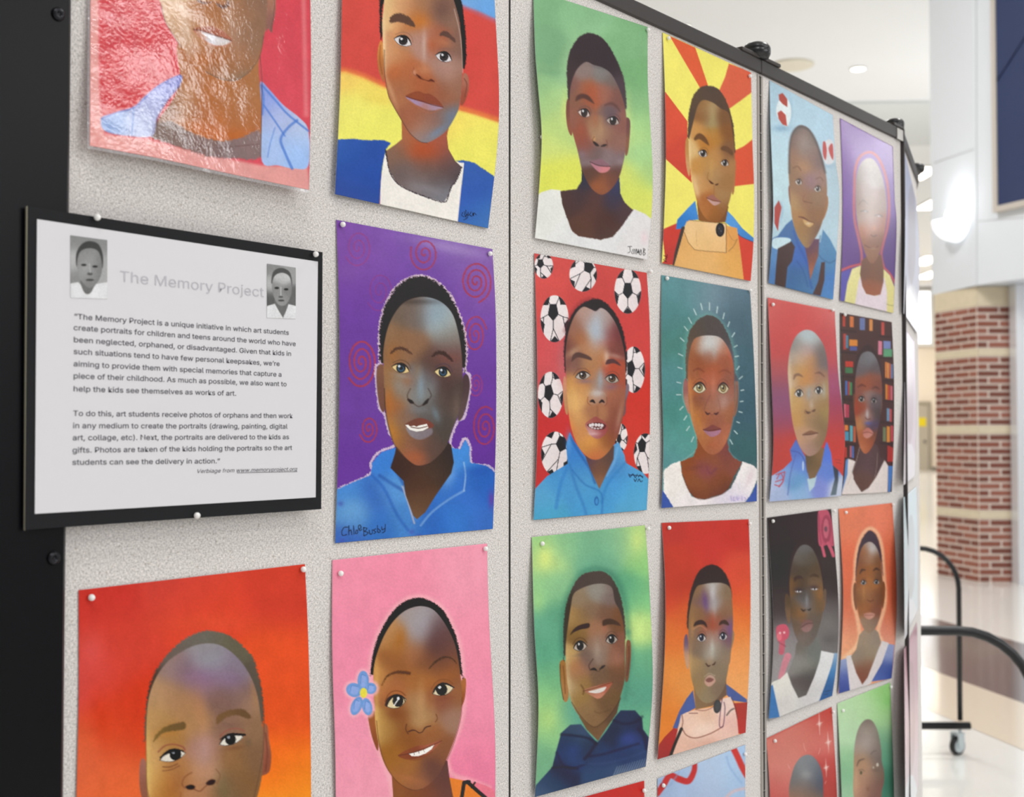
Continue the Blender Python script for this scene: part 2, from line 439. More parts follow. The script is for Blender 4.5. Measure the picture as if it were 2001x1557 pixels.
# latch plates with black rollers above hinges 2, 3 and 4
def roller(h, p, q, s, back, fwd, dy=0.0):
    lp = child(MB().box(-back, fwd, -.006, .016, ZT + RAIL_H - .001, ZT + RAIL_H + .0045, .001), 'latch_plate', M_RAIL, h, h + (q - p))
    prof = [(.012, -.002), (.0175, .001), (.0198, .006), (.0202, .0105), (.0196, .0113), (.0196, .0121), (.0202, .0129), (.0194, .0165), (.0165, .0205), (.010, .0232), (.001, .024)]
    prof = [(r * s, zz * s) for r, zz in prof]
    child(MB().lathe(prof, 28, (0, dy, ZT + RAIL_H + .001)), 'roller', M_BLK, h, h + (q - p), True)
    child(MB().box(-.009 * s, .009 * s, -.004 + dy, .006 + dy, ZT + RAIL_H - .004, ZT + RAIL_H + .003, .001), 'roller_block', M_BLK, h, h + (q - p))
roller(H2, H1, H2, 1.0, .058, .055, .004)
roller(H3, H2, H3, 0.85, .045, .0, .012)
roller(H4, H3, H4, 0.8, .03, .02, .0)
# black end post at the near end with screws
px = lambda x: float(np.dot(np.append(next_pt(PL1, x), 0) - np.append(H0, 0), PL1.d))
a0 = px(-230)
child(MB().box(a0, -.0008, -.012, TH + .02, .06, ZT + .12, .004), 'end_post', M_POST, H0, H1)
child(MB().box(a0 - .01, a0 + .035, -.026, TH + .02, .06, ZT + .12, .008), 'end_post_edge', M_POST, H0, H1)
for sx, sy in ((113, 28), (104, 1090)):
    c = PL1.hit(sx, sy, .012); lx = float(np.dot(c[:2] - H0, PL1.d[:2]))
    sc = child(MB().lathe([(.0052, .0), (.005, .0015), (.0035, .0028), (.002, .003), (.0018, .0012), (.0003, .001)], 16, (lx, -.012, c[2]), 'y'), 'screw', mat('screw_%d' % sy, '#2a2a2e', .3, .8), H0, H1, True)
    for vv in sc.data.vertices: vv.co.y = -.012 - (vv.co.y + .012)
# base frames and casters
M_TUBE = mat('black_tube', '#101114', 0.38)
M_WHEEL = mat('caster_tyre', '#1a1b1d', 0.5); M_HUB = mat('caster_hub', '#c2ccd0', 0.35, 0.3)
def arch(center, dirv, half, zt, r, parent, tube=.0125, both=True, caster=True):
    """inverted U frame: centre xy, unit direction, half width"""
    c = np.array(center); d = np.array(dirv) / np.linalg.norm(dirv)
    P = lambda s, z: (c[0] + d[0] * s, c[1] + d[1] * s, z)
    pts = [P(-half, .14), P(-half, zt - r)]
    for k in range(1, 9):
        a = PI / 2 * k / 8; pts.append(P(-half + r - r * math.cos(a), zt - r + r * math.sin(a)))
    for k in range(0, 9):
        a = PI / 2 * k / 8; pts.append(P(half - r + r * math.sin(a), zt - r + r * math.cos(a)))
    pts.append(P(half, .14))
    MB().tube(pts, tube, 14).ob('frame_arch', M_TUBE, parent, True)
    MB().tube([P(-half - .03, .118), P(half + .04, .118)], .0155, 14).ob('base_tube', M_TUBE, parent, True)
    for s in (-half, half + .0):
        cst = MB().tube([P(s, .105), P(s, .088)], .006, 10).ob('caster', M_HUB, parent, True)
        p = P(s - .012, .038)
        wn = MB().lathe([(.012, -.013), (.030, -.013), (.037, -.008), (.037, .008), (.030, .013), (.012, .013)], 24, (0, 0, 0), 'y').ob('wheel', M_WHEEL, cst, True, p, math.atan2(d[1], d[0]) + .5)
        MB().lathe([(.001, -.0165), (.018, -.0155), (.027, -.0135), (.027, .0135), (.018, .0155), (.001, .0165)], 20, (0, 0, 0), 'y').ob('wheel_hub', M_HUB, cst, True, p, math.atan2(d[1], d[0]) + .5)
        e = .5 + math.atan2(d[1], d[0]); nn = np.array([-math.sin(e), math.cos(e)])
        MB().box(-.017, .02, -.0215, -.0175, -.005, .052, .003).box(-.017, .02, .0175, .0215, -.005, .052, .003).box(-.017, .02, -.0215, .0215, .046, .055, .002).ob('caster_fork', M_HUB, cst, False, p, e)
org = np.array([H0[0], H0[1]])
# near arch: standing at the far end of this screen
Zn = 3.2
pr = ray(2024, 1300); xr = pr[0] / pr[1] * Zn
half = .34; zt_n = EYE - (1230 - HORIZON) / F_PX * Zn
arch(np.array([xr - half, Zn]) - org, (1, 0.0), half, zt_n, .2, screen)
# frame under the near end, out of view
n1 = PL1.n[:2]
arch(H0 - org + PL1.d[:2] * a0 * .5 + n1 * .0 - 0.05 * PL1.d[:2], n1, .30, .62, .18, screen)

# second screen: only its end frame shows
Zf = 5.1
pr = ray(1875, 1300); xr = pr[0] / pr[1] * Zf
s2 = thing('display_screen', 'second rolling screen behind the first, only its black arched end frame and caster showing', 'display screen', (xr - .34, Zf, 0))
arch((0, 0), (1, 0.0), .34, EYE - (1070 - HORIZON) / F_PX * Zf, .165, s2, .0105)
MB().box(-.60, -.07, .0, TH, ZB, 1.78).ob('fabric_panel', M_FAB, s2, False, (0, 0, 0), 0)
MB().box(-.60, -.07, -.004, TH + .004, 1.78, 1.80, .001).ob('top_rail', M_RAIL, s2)
# ------------------------------------------------------------------ pastel painting on a fine paper mesh (flat colour only)
def cr(pts, closed=True, n=5):
    P = np.asarray(pts, float); out = []
    m = len(P)
    for i in range(m if closed else m - 1):
        if closed: a, b, c, d = P[(i - 1) % m], P[i], P[(i + 1) % m], P[(i + 2) % m]
        else: a, b, c, d = P[max(i - 1, 0)], P[i], P[i + 1], P[min(i + 2, m - 1)]
        for k in range(n):
            t = k / n
            out.append(.5 * ((2 * b) + (-a + c) * t + (2 * a - 5 * b + 4 * c - d) * t * t + (-a + 3 * b - 3 * c + d) * t ** 3))
    if not closed: out.append(P[-1])
    return np.array(out)

def hash2(ix, iy, seed):
    h = (ix * 374761393 + iy * 668265263 + seed * 974634777) & 0xffffffff
    h = ((h ^ (h >> 13)) * 1274126177) & 0xffffffff
    return ((h ^ (h >> 16)) & 0xffff) / 65535.0
def vnoise(x, y, seed=0):
    ix = np.floor(x).astype(np.int64); iy = np.floor(y).astype(np.int64); fx = x - ix; fy = y - iy
    fx = fx * fx * (3 - 2 * fx); fy = fy * fy * (3 - 2 * fy)
    a, b, c, d = hash2(ix, iy, seed), hash2(ix + 1, iy, seed), hash2(ix, iy + 1, seed), hash2(ix + 1, iy + 1, seed)
    return (a * (1 - fx) + b * fx) * (1 - fy) + (c * (1 - fx) + d * fx) * fy

class Paint:
    """shapes are given in the sketch frame (ox, oy, k) of each sheet"""
    def __init__(s, X, Y, ox, oy, k, seed=1):
        s.k = k; s.x = (X - ox) * k; s.y = (Y - oy) * k
        s.c = np.zeros((len(X), 3)) + .8; s.m = np.ones(len(X)); s.seed = seed
        s.ax = X; s.ay = Y
    def field(s, spec, idx, sig):
        if isinstance(spec, str): return srgb(spec)
        x = s.x[idx]; y = s.y[idx]; W = np.zeros(len(x)) + 1e-9; A = np.zeros((len(x), 3)); D = np.full(len(x), 1e18)
        cols = [srgb(q[2]) for q in spec]
        ds = [(((x - q[0]) / sig) ** 2 + ((y - q[1]) / sig) ** 2) for q in spec]
        dm = np.min(ds, axis=0)
        for q, d in zip(cols, ds):
            w_ = np.exp(-.5 * (d - dm)) * 1.0
            W += w_; A += w_[:, None] * q
        return A / W[:, None]
    def bg(s, spec, sig=120):
        idx = np.arange(len(s.x)); s.c[:] = s.field(spec, idx, sig)
    def sd(s, P, pad):
        P = np.asarray(P, float)
        lo = P.min(0) - pad; hi = P.max(0) + pad
        idx = np.nonzero((s.x > lo[0]) & (s.x < hi[0]) & (s.y > lo[1]) & (s.y < hi[1]))[0]
        return idx, P
    def sh(s, pts, spec, sig=90, e=1.5, jag=0, sm=1, a=1.0, clip=0, inm=0, js=9.0):
        P = cr(pts) if sm else np.asarray(pts, float)
        idx, P = s.sd(P, e * 2 + jag * 2 + 2)
        if len(idx) == 0:
            if clip: s.m = np.zeros(len(s.x))
            return
        x = s.x[idx]; y = s.y[idx]; d = np.full(len(x), 1e18); ins = np.zeros(len(x), bool)
        for i in range(len(P)):
            ax, ay = P[i - 1]; bx, by = P[i]; vx, vy = bx - ax, by - ay; L = vx * vx + vy * vy
            if L < 1e-12: continue
            t = np.clip(((x - ax) * vx + (y - ay) * vy) / L, 0, 1)
            np.minimum(d, (x - ax - t * vx) ** 2 + (y - ay - t * vy) ** 2, out=d)
            if ay != by:
                cnd = ((ay > y) != (by > y)); ins ^= cnd & (x < (bx - ax) * (y - ay) / (by - ay) + ax)
        d = np.sqrt(d); d = np.where(ins, d, -d)
        if jag: d = d + jag * (vnoise(x / js, y / js, s.seed) + .6 * vnoise(x / js * 2.7, y / js * 2.7, s.seed + 3) - .8) * 1.6
        t = np.clip(d / (2 * e) + .5, 0, 1); al = t * t * (3 - 2 * t) * a
        if inm: al = al * s.m[idx]
        f = s.field(spec, idx, sig)
        if clip and not isinstance(spec, str): f = f * .87 + f.mean(1, keepdims=True) * .13 + .012
        s.c[idx] = s.c[idx] * (1 - al[:, None]) + f * al[:, None]
        if clip: s.m = np.zeros(len(s.x)); s.m[idx] = al / max(a, 1e-6)
    def ln(s, pts, w, col, a=1.0, e=1.0, sm=1, inm=0, jag=0):
        P = cr(pts, False) if (sm and len(pts) > 2) else np.asarray(pts, float)
        n = len(P)
        Wd = np.interp(np.linspace(0, 1, n), np.linspace(0, 1, len(w)), w) if isinstance(w, (list, tuple)) else np.full(n, float(w))
        idx, P = s.sd(P, Wd.max() + e * 2 + jag)
        if len(idx) == 0: return
        x = s.x[idx]; y = s.y[idx]; d = np.full(len(x), 1e9)
        for i in range(n - 1):
            ax, ay = P[i]; vx, vy = P[i + 1] - P[i]; L = vx * vx + vy * vy
            if L < 1e-12: continue
            t = np.clip(((x - ax) * vx + (y - ay) * vy) / L, 0, 1)
            q = np.sqrt((x - ax - t * vx) ** 2 + (y - ay - t * vy) ** 2) - (Wd[i] + t * (Wd[i + 1] - Wd[i])) / 2
            np.minimum(d, q, out=d)
        if jag: d = d + jag * (vnoise(x / 5, y / 5, s.seed + 9) - .5) * 2
        t = np.clip(.5 - d / (2 * e), 0, 1); al = t * t * (3 - 2 * t) * a
        if inm: al = al * s.m[idx]
        s.c[idx] = s.c[idx] * (1 - al[:, None]) + srgb(col) * al[:, None]
    def bl(s, x0, y0, rx, ry, col, a=.5, rot=0, inm=1):
        R = max(rx, ry) * 2.2
        idx = np.nonzero((abs(s.x - x0) < R) & (abs(s.y - y0) < R))[0]
        if len(idx) == 0: return
        c_, s_ = math.cos(math.radians(rot)), math.sin(math.radians(rot))
        dx = s.x[idx] - x0; dy = s.y[idx] - y0; u = (dx * c_ + dy * s_) / rx; v = (-dx * s_ + dy * c_) / ry
        al = a * np.exp(-(u * u + v * v) * 1.1) * np.clip((5 - (u * u + v * v)) / 2, 0, 1)
        if inm: al = al * s.m[idx] * .8
        s.c[idx] = s.c[idx] * (1 - al[:, None]) + srgb(col) * al[:, None]
    def el(s, x, y, rx, ry, col, a=1, e=1.2, rot=0, inm=0, clip=0):
        c_, s_ = math.cos(math.radians(rot)), math.sin(math.radians(rot)); P = []
        for k in range(14):
            t = 2 * PI * k / 14; u, v = rx * math.cos(t), ry * math.sin(t); P.append((x + u * c_ - v * s_, y + u * s_ + v * c_))
        s.sh(P, col, e=e, a=a, inm=inm, clip=clip)
    def eye(s, x, y, w, h, rot=0, iris='#241813', wh='#ddd4cc', lid='#2a1b18', ir=None, hx=-.12, hy=-.2, hl='#f0f0f4', crease='#5a3424', brown=None, ix=0.0, e=1.0):
        c_, s_ = math.cos(math.radians(rot)), math.sin(math.radians(rot))
        T = lambda u, v: (x + u * w * c_ - v * h * s_, y + u * w * s_ + v * h * c_)
        up = [(-.5, .12), (-.3, -.28), (0, -.5), (.28, -.34), (.5, .05)]; lo = [(.3, .36), (0, .5), (-.3, .38)]
        ol = s.m.copy()
        s.sh([T(*q) for q in up + lo], wh, e=e, clip=1)
        ir = ir or h * .46; irx = min(ir, w * .26)
        cx, cy = T(ix, -.02)
        s.el(cx, cy, irx, ir, iris, inm=1, e=e)
        if brown: s.el(cx, cy + ir * .15, irx * .7, ir * .62, brown, inm=1, e=e * 1.5); s.el(cx, cy, irx * .38, ir * .38, '#0e0a0a', inm=1, e=e)
        s.el(cx + irx * hx * 3, cy + ir * hy * 2, irx * .26, ir * .28, hl, inm=1, e=e * .8, a=.9)
        s.m = ol
        s.ln([T(*q) for q in up], [h * .06, h * .16, h * .18, h * .14, h * .05], lid, e=e)
        s.ln([T(*q) for q in [(.5, .05)] + lo + [(-.5, .12)]], h * .05, lid, a=.7, e=e)
        if crease: s.ln([T(-.5, -.3), T(-.25, -.72), T(.05, -.86), T(.35, -.66), T(.52, -.25)], h * .08, crease, a=.7, e=e * 1.6)
    def grain(s, amt=.02, sc=.45, sx=1.0):
        n = vnoise(s.ax * sc * sx, s.ay * sc, s.seed + 21) - .5; n2 = vnoise(s.ax * .06, s.ay * .04, s.seed + 5) - .5
        s.c = np.clip(s.c * (1 + (n * amt * 2 + n2 * amt * 1.6)[:, None]), 0, 1)

M_PAPER = {}
def paper_mat(kind):
    if kind in M_PAPER: return M_PAPER[kind]
    m = bpy.data.materials.new('pastel_paper_' + kind); m.use_nodes = True
    nt = m.node_tree; b = nt.nodes['Principled BSDF']; N = nt.nodes.new; L = nt.links.new
    at = N('ShaderNodeAttribute'); at.attribute_name = 'pastel'; at.attribute_type = 'GEOMETRY'
    L(at.outputs['Color'], b.inputs['Base Color'])
    tc = N('ShaderNodeTexCoord'); n = N('ShaderNodeTexNoise')
    bp = N('ShaderNodeBump')
    b.inputs['Roughness'].default_value = {'matte': .62, 'satin': .42, 'gloss': .5, 'film': .5}[kind]
    set_in(b, 'Specular IOR Level', {'matte': .2, 'satin': .3, 'gloss': .4, 'film': .1}[kind])
    if kind in ('gloss', 'film'):
        set_in(b, 'Coat Weight', .55 if kind == 'gloss' else .6); set_in(b, 'Coat Roughness', .2 if kind == 'gloss' else .045)
    n.inputs['Scale'].default_value = {'matte': 300, 'satin': 220, 'gloss': 90, 'film': 420}[kind]; n.inputs['Detail'].default_value = 3
    bp.inputs['Strength'].default_value = {'matte': .15, 'satin': .15, 'gloss': .12, 'film': .06}[kind]; bp.inputs['Distance'].default_value = .0006
    L(tc.outputs['Object'], n.inputs['Vector']); L(n.outputs['Fac'], bp.inputs['Height']); L(bp.outputs['Normal'], b.inputs['Normal'])
    if kind == 'film':              # wrinkled laminate over a grainy drawing
        n1 = N('ShaderNodeTexNoise'); n1.inputs['Scale'].default_value = 22; n1.inputs['Detail'].default_value = 2
        n.inputs['Scale'].default_value = 330
        L(tc.outputs['Object'], n1.inputs['Vector'])
        ma = N('ShaderNodeMath'); ma.operation = 'MULTIPLY_ADD'; ma.inputs[1].default_value = .12
        L(n.outputs['Fac'], ma.inputs[0]); L(n1.outputs['Fac'], ma.inputs[2]); L(ma.outputs[0], bp.inputs['Height'])
        bp.inputs['Strength'].default_value = 1.0; bp.inputs['Distance'].default_value = .0007
    if kind in ('gloss', 'film'): L(bp.outputs['Normal'], b.inputs['Coat Normal'])
    M_PAPER[kind] = m
    return m

def edge_curve(pts, n):
    P = np.asarray(pts, float)
    if len(P) == 2: t = np.linspace(0, 1, n)[:, None]; return P[0] * (1 - t) + P[1] * t
    Q = cr(P, False, 16); s = np.concatenate([[0], np.cumsum(np.linalg.norm(np.diff(Q, axis=0), axis=1))]); s /= s[-1]
    t = np.linspace(0, 1, n); return np.stack([np.interp(t, s, Q[:, 0]), np.interp(t, s, Q[:, 1])], 1)

HAZE, GAIN = .02, .95      # the sheets' sheen adds this much to what is drawn
def sheet(pl, Lp, Rp, painter, label, frame, kind='satin', step=1.5, off=None, bot=None, top=None, seed=1, name='portrait_drawing', cat='drawing', group=None, thick=0.0004, base=.0012):
    """paper sheet: edges read off the board, lifted from it by off(u, v)"""
    ox, oy, k = frame
    Lp = [(ox + a / k, oy + b / k) for a, b in Lp]; Rp = [(ox + a / k, oy + b / k) for a, b in Rp]
    hgt = max(np.hypot(*(np.array(Lp[0]) - Lp[-1])), np.hypot(*(np.array(Rp[0]) - Rp[-1])))
    wid = np.hypot(*(np.array(Lp[0]) - Rp[0]))
    nv = int(hgt / step) + 2; nu = int(wid / step) + 2
    LE = edge_curve(Lp, nv); RE = edge_curve(Rp, nv)
    u = np.linspace(0, 1, nu); v = np.linspace(0, 1, nv)
    U, V = np.meshgrid(u, v)
    X = LE[:, None, 0] * (1 - U) + RE[:, None, 0] * U; Y = LE[:, None, 1] * (1 - U) + RE[:, None, 1] * U
    if bot: Y = Y + np.interp(U, [q[0] for q in bot], [q[1] for q in bot]) * V
    if top: Y = Y + np.interp(U, [q[0] for q in top], [q[1] for q in top]) * (1 - V)
    O = np.full(U.shape, base)
    if off: O = O + off(U, V)
    W = pl.hit(X.ravel(), Y.ravel(), O.ravel())
    p = Paint(X.ravel(), Y.ravel(), ox, oy, k, seed)
    painter(p)
    c = np.clip(p.c, 0, 1)
    cl = np.where(c < .04045, c / 12.92, ((c + .055) / 1.055) ** 2.4)
    cl = np.clip((cl - HAZE) / GAIN, .003, .92)
    org_ = W[(nv - 1) * nu + nu // 2].copy()
    V3 = (W - org_)
    nB = len(V3)
    q = np.arange((nv - 1) * (nu - 1)); r = q // (nu - 1); cc = q % (nu - 1); a = r * nu + cc
    F = np.stack([a, a + nu, a + nu + 1, a + 1], 1)          # front faces the viewer
    # rim + back: a coarse backing closes the sheet
    rim = np.concatenate([np.arange(nu), np.arange(1, nv) * nu + nu - 1, (nv - 1) * nu + np.arange(nu - 2, -1, -1), np.arange(nv - 2, 0, -1) * nu])
    back = V3[rim] - pl.n * thick
    m = len(rim); bi = nB + np.arange(m)
    Fr = np.stack([rim, np.roll(rim, -1), np.roll(bi, -1), bi], 1)
    verts = np.concatenate([V3, back]); faces = np.concatenate([F, Fr])
    me = bpy.data.meshes.new(name)
    me.vertices.add(len(verts)); me.vertices.foreach_set('co', verts.ravel().astype(np.float32))
    me.loops.add(len(faces) * 4); me.loops.foreach_set('vertex_index', faces.ravel().astype(np.int32))
    me.polygons.add(len(faces)); me.polygons.foreach_set('loop_start', (np.arange(len(faces)) * 4).astype(np.int32))
    me.polygons.foreach_set('loop_total', np.full(len(faces), 4, np.int32))
    at = me.color_attributes.new('pastel', 'FLOAT_COLOR', 'POINT')
    full = np.ones((len(verts), 4), np.float32); full[:nB, :3] = cl; full[nB:, :3] = .75
    at.data.foreach_set('color', full.ravel())
    me.polygons.foreach_set('use_smooth', np.r_[np.ones(len(F), bool), np.zeros(len(Fr), bool)])
    me.update(calc_edges=True)
    me.materials.append(paper_mat(kind))
    o = bpy.data.objects.new(name, me); COL.objects.link(o); o.location = org_
    tag(o, label, cat, group)
    return o, (X, Y, O, LE, RE)

M_PIN = mat('white_pin_plastic', '#f4f1ee', 0.3, coat=.4)
M_NEEDLE = mat('pin_steel', '#b0b0b0', .25, 1.0)
def pin_proto():
    t = thing('push_pin', 'proto', 'pin', (0, 0, 0))
    n = 14; v = []; f = []; prof = [(.0003, .0046), (.0013, .0044), (.0022, .0036), (.0026, .0024), (.0025, .0012), (.0018, .0002), (.0008, -.0004)]
    h = MB().lathe(prof[::-1], n, (0, 0, 0), 'y').ob('head', M_PIN, t, True)
    for q in h.data.vertices: q.co.y = -q.co.y
    h.data.flip_normals()
    nd = MB().lathe([(.0004, -.006), (.0004, .0005)], 6, (0, 0, 0), 'y').ob('needle', M_NEEDLE, t)
    for q in nd.data.vertices: q.co.y = -q.co.y
    return t
PROTO = None
def pin(pl, x, y, label, lift=.0016, s=1.0):
    global PROTO
    if PROTO is None: PROTO = pin_proto(); t = PROTO
    else:
        t = PROTO.copy(); COL.objects.link(t)
        for ch in PROTO.children:
            c_ = ch.copy(); COL.objects.link(c_); c_.parent = t
    t.location = pl.hit(x, y, lift); t.rotation_euler = (0, 0, math.atan2(pl.d[1], pl.d[0])); t.scale = (s, s, s)
    t['label'] = label; t['group'] = 'white push pins holding the sheets'
    return t
def curl(l=0, r=0, b=0, bl=0, br=0, c=0, t=0):
    def fn(U, V):
        s_ = np.sin(np.pi * V)
        return l * (1 - U) ** 2 * s_ + r * U ** 2 * s_ + b * V ** 3 + bl * V ** 3 * (1 - U) ** 2 + br * V ** 3 * U ** 2 + c * np.sin(np.pi * U) * s_ + t * (1 - V) ** 3
    return fn
# ------------------------------------------------------------------ panel 1 drawings
def paint_a(p):      # red laminated one, frame (0,0,3.1266)
    p.bg([(700, -900, '#c8424a'), (700, 100, '#c9464e'), (1750, 100, '#cf4a55'), (700, 500, '#c63f44'), (1750, 600, '#d2505c'), (1000, 400, '#cc5055')], 260)
    p.sh([(540, -1600), (600, -1600), (604, 300), (610, 620), (640, 820), (900, 850), (1300, 950), (1600, 1010), (1880, 1020), (1900, 1200), (1400, 1120), (900, 960), (530, 900)], '#dda09a', e=14, sm=0, a=.9)
    p.ln([(1850, -200), (1862, 300), (1870, 700)], 26, '#e08a8c', a=.6, e=14)
    # neck
    p.sh([(1100, 240), (1100, 470), (1060, 600), (960, 740), (930, 800), (1100, 900), (1350, 930), (1590, 880), (1600, 640), (1580, 400), (1600, 200), (1400, 100)],
         [(1150, 500, '#a8683c'), (1350, 560, '#b06c3e'), (1500, 600, '#a3704a'), (1250, 780, '#b86838'), (1500, 780, '#ad6a42'), (1050, 700, '#8d6a55'), (1000, 800, '#7b6258')], 110, e=3, sm=1)
    p.bl(1230, 790, 190, 50, '#c06424', .6, 15, 0); p.bl(1440, 830, 160, 40, '#b9622c', .5, -8, 0)
    p.bl(1130, 620, 60, 160, '#c9a184', .5, 10, 0)
    # grey-brown shirt
    p.sh([(935, 770), (1040, 740), (1150, 800), (1300, 855), (1450, 850), (1585, 800), (1592, 960), (1420, 968), (1270, 955), (1150, 915), (1040, 880), (950, 850), (915, 820)],
         [(1000, 800, '#7d6a63'), (1200, 860, '#7b615c'), (1450, 900, '#7f6a6a'), (1550, 860, '#87706e')], 90, e=7, jag=8)
    p.ln([(1100, 850), (1300, 900), (1580, 880)], 6, '#6a504e', a=.7, e=3)
    # collar and shirt
    p.sh([(620, 720), (700, 690), (820, 650), (880, 590), (1000, 500), (1105, 458), (1100, 520), (1020, 620), (960, 720), (930, 830), (780, 830), (640, 800)],
         [(700, 760, '#8ba2cf'), (850, 760, '#b9c0dc'), (900, 650, '#a9aed2'), (1050, 520, '#7b7fbf'), (1000, 620, '#9aa0cc')], 70, e=5)
    p.ln([(620, 725), (720, 685), (830, 650), (960, 530), (1100, 460)], 9, '#5b6ab4', a=.8, e=5); p.ln([(815, 655), (812, 740), (805, 825)], 8, '#6a85c4', a=.8, e=4)
    p.ln([(1100, 520), (1020, 620), (960, 730), (930, 830)], 10, '#68608c', a=.6, e=6)
    p.sh([(1590, 505), (1640, 540), (1730, 640), (1830, 720), (1885, 800), (1885, 1010), (1800, 1030), (1700, 1010), (1600, 985), (1600, 700)],
         [(1640, 600, '#8fa0dc'), (1720, 720, '#a8b4dc'), (1650, 900, '#a4bbe4'), (1830, 900, '#9dbcec'), (1850, 800, '#b6c4e2')], 60, e=4)
    for q, w_ in (([(1600, 520), (1680, 610), (1760, 700), (1885, 800)], 12), ([(1610, 640), (1680, 740), (1740, 830)], 10), ([(1815, 735), (1760, 780), (1715, 850), (1740, 930), (1785, 1030)], 16), ([(1680, 780), (1650, 880), (1635, 960)], 5), ([(1595, 520), (1610, 600), (1602, 700)], 12)):
        p.ln(q, w_, '#4f78c8', a=.75, e=5)
    # face
    p.sh([(985, -300), (960, -60), (985, 30), (1010, 130), (1060, 220), (1110, 290), (1180, 370), (1260, 440), (1350, 480), (1440, 490), (1520, 440), (1570, 360), (1610, 230), (1640, 100), (1660, -100), (1640, -400), (1560, -620), (1300, -700), (1080, -600)],
         [(1040, 60, '#cfa27c'), (1110, 220, '#c49a78'), (1200, 350, '#b06a3a'), (1300, 60, '#a9683c'), (1250, 150, '#b4703e'), (1350, 350, '#a66338'), (1400, 460, '#9c6844'), (1550, 200, '#946a50'), (1480, 100, '#a06c48'), (1600, 50, '#86614e'), (1300, -250, '#9a6440'), (1300, -550, '#7c5548'), (1100, -200, '#c08a60')], 75, e=3, clip=1)
    p.bl(1430, 220, 40, 170, '#b09080', .5, -10); p.bl(1480, 470, 80, 40, '#7d7468', .5, -20); p.bl(1130, 130, 34, 200, '#e3cdbd', .45, -12); p.bl(1270, 360, 90, 40, '#b0602a', .6)
    p.ln([(985, 30), (1010, 130), (1070, 230), (1110, 290)], 6, '#66483c', a=.7, e=3); p.ln([(1260, 440), (1350, 482), (1440, 490), (1520, 440), (1585, 345), (1610, 220)], 6, '#6b5a50', a=.8, e=3)
    p.ln([(1588, 340), (1600, 500), (1598, 700), (1592, 960)], 5, '#6b4c44', a=.8, e=3)
    # ear
    p.sh([(1640, -120), (1680, -60), (1684, 60), (1668, 150), (1660, 200), (1640, 175), (1625, 190), (1632, 60)], [(1660, 0, '#a3705c'), (1655, 150, '#8c625a')], 60, e=3)
    p.ln([(1672, -60), (1676, 60), (1655, 190)], 5, '#6e4a48', a=.7, e=3)
    # nose
    p.ln([(1190, -30), (1215, 5), (1250, 18), (1300, 10)], [6, 16, 12, 6], '#5a3022', a=.9, e=5); p.ln([(1320, 20), (1360, 42), (1392, 30), (1385, 0)], [8, 22, 16, 6], '#593224', a=.9, e=5)
    p.bl(1300, -20, 60, 40, '#c08050', .6); p.bl(1380, -40, 30, 50, '#b48a6c', .5); p.ln([(1385, -60), (1402, -20), (1396, 25)], 6, '#6f4630', a=.6, e=4)
    # mouth
    p.sh([(1180, 178), (1230, 165), (1290, 160), (1320, 172), (1370, 195), (1418, 248), (1350, 262), (1280, 240), (1220, 215)], [(1240, 180, '#9a5236'), (1360, 220, '#a5624a')], 40, e=4)
    p.sh([(1185, 182), (1240, 192), (1300, 212), (1360, 232), (1415, 252), (1370, 276), (1310, 275), (1250, 245)], [(1230, 200, '#b98974'), (1300, 245, '#d3cfd6'), (1370, 260, '#c9bdb8')], 28, e=3)
    p.sh([(1230, 196), (1290, 212), (1325, 224), (1320, 240), (1270, 228)], '#e3e1e8', e=4); p.sh([(1325, 226), (1400, 250), (1370, 262), (1318, 256)], '#cdc6c6', e=4)
    p.ln([(1180, 180), (1240, 190), (1300, 212), (1360, 230), (1418, 250)], 6, '#5c2c22', a=.9, e=3); p.ln([(1190, 195), (1240, 240), (1300, 275), (1370, 282), (1415, 255)], 9, '#c08070', a=.6, e=5)
    # parts above the frame
    p.eye(1180, -250, 130, 50, 8); p.eye(1440, -200, 120, 48, 12)
    p.sh([(985, -350), (1020, -620), (1180, -760), (1400, -800), (1580, -700), (1660, -500), (1655, -200), (1620, -450), (1520, -600), (1300, -680), (1100, -580), (1020, -430)], '#2c2422', e=5, jag=5)
    p.grain(.03)

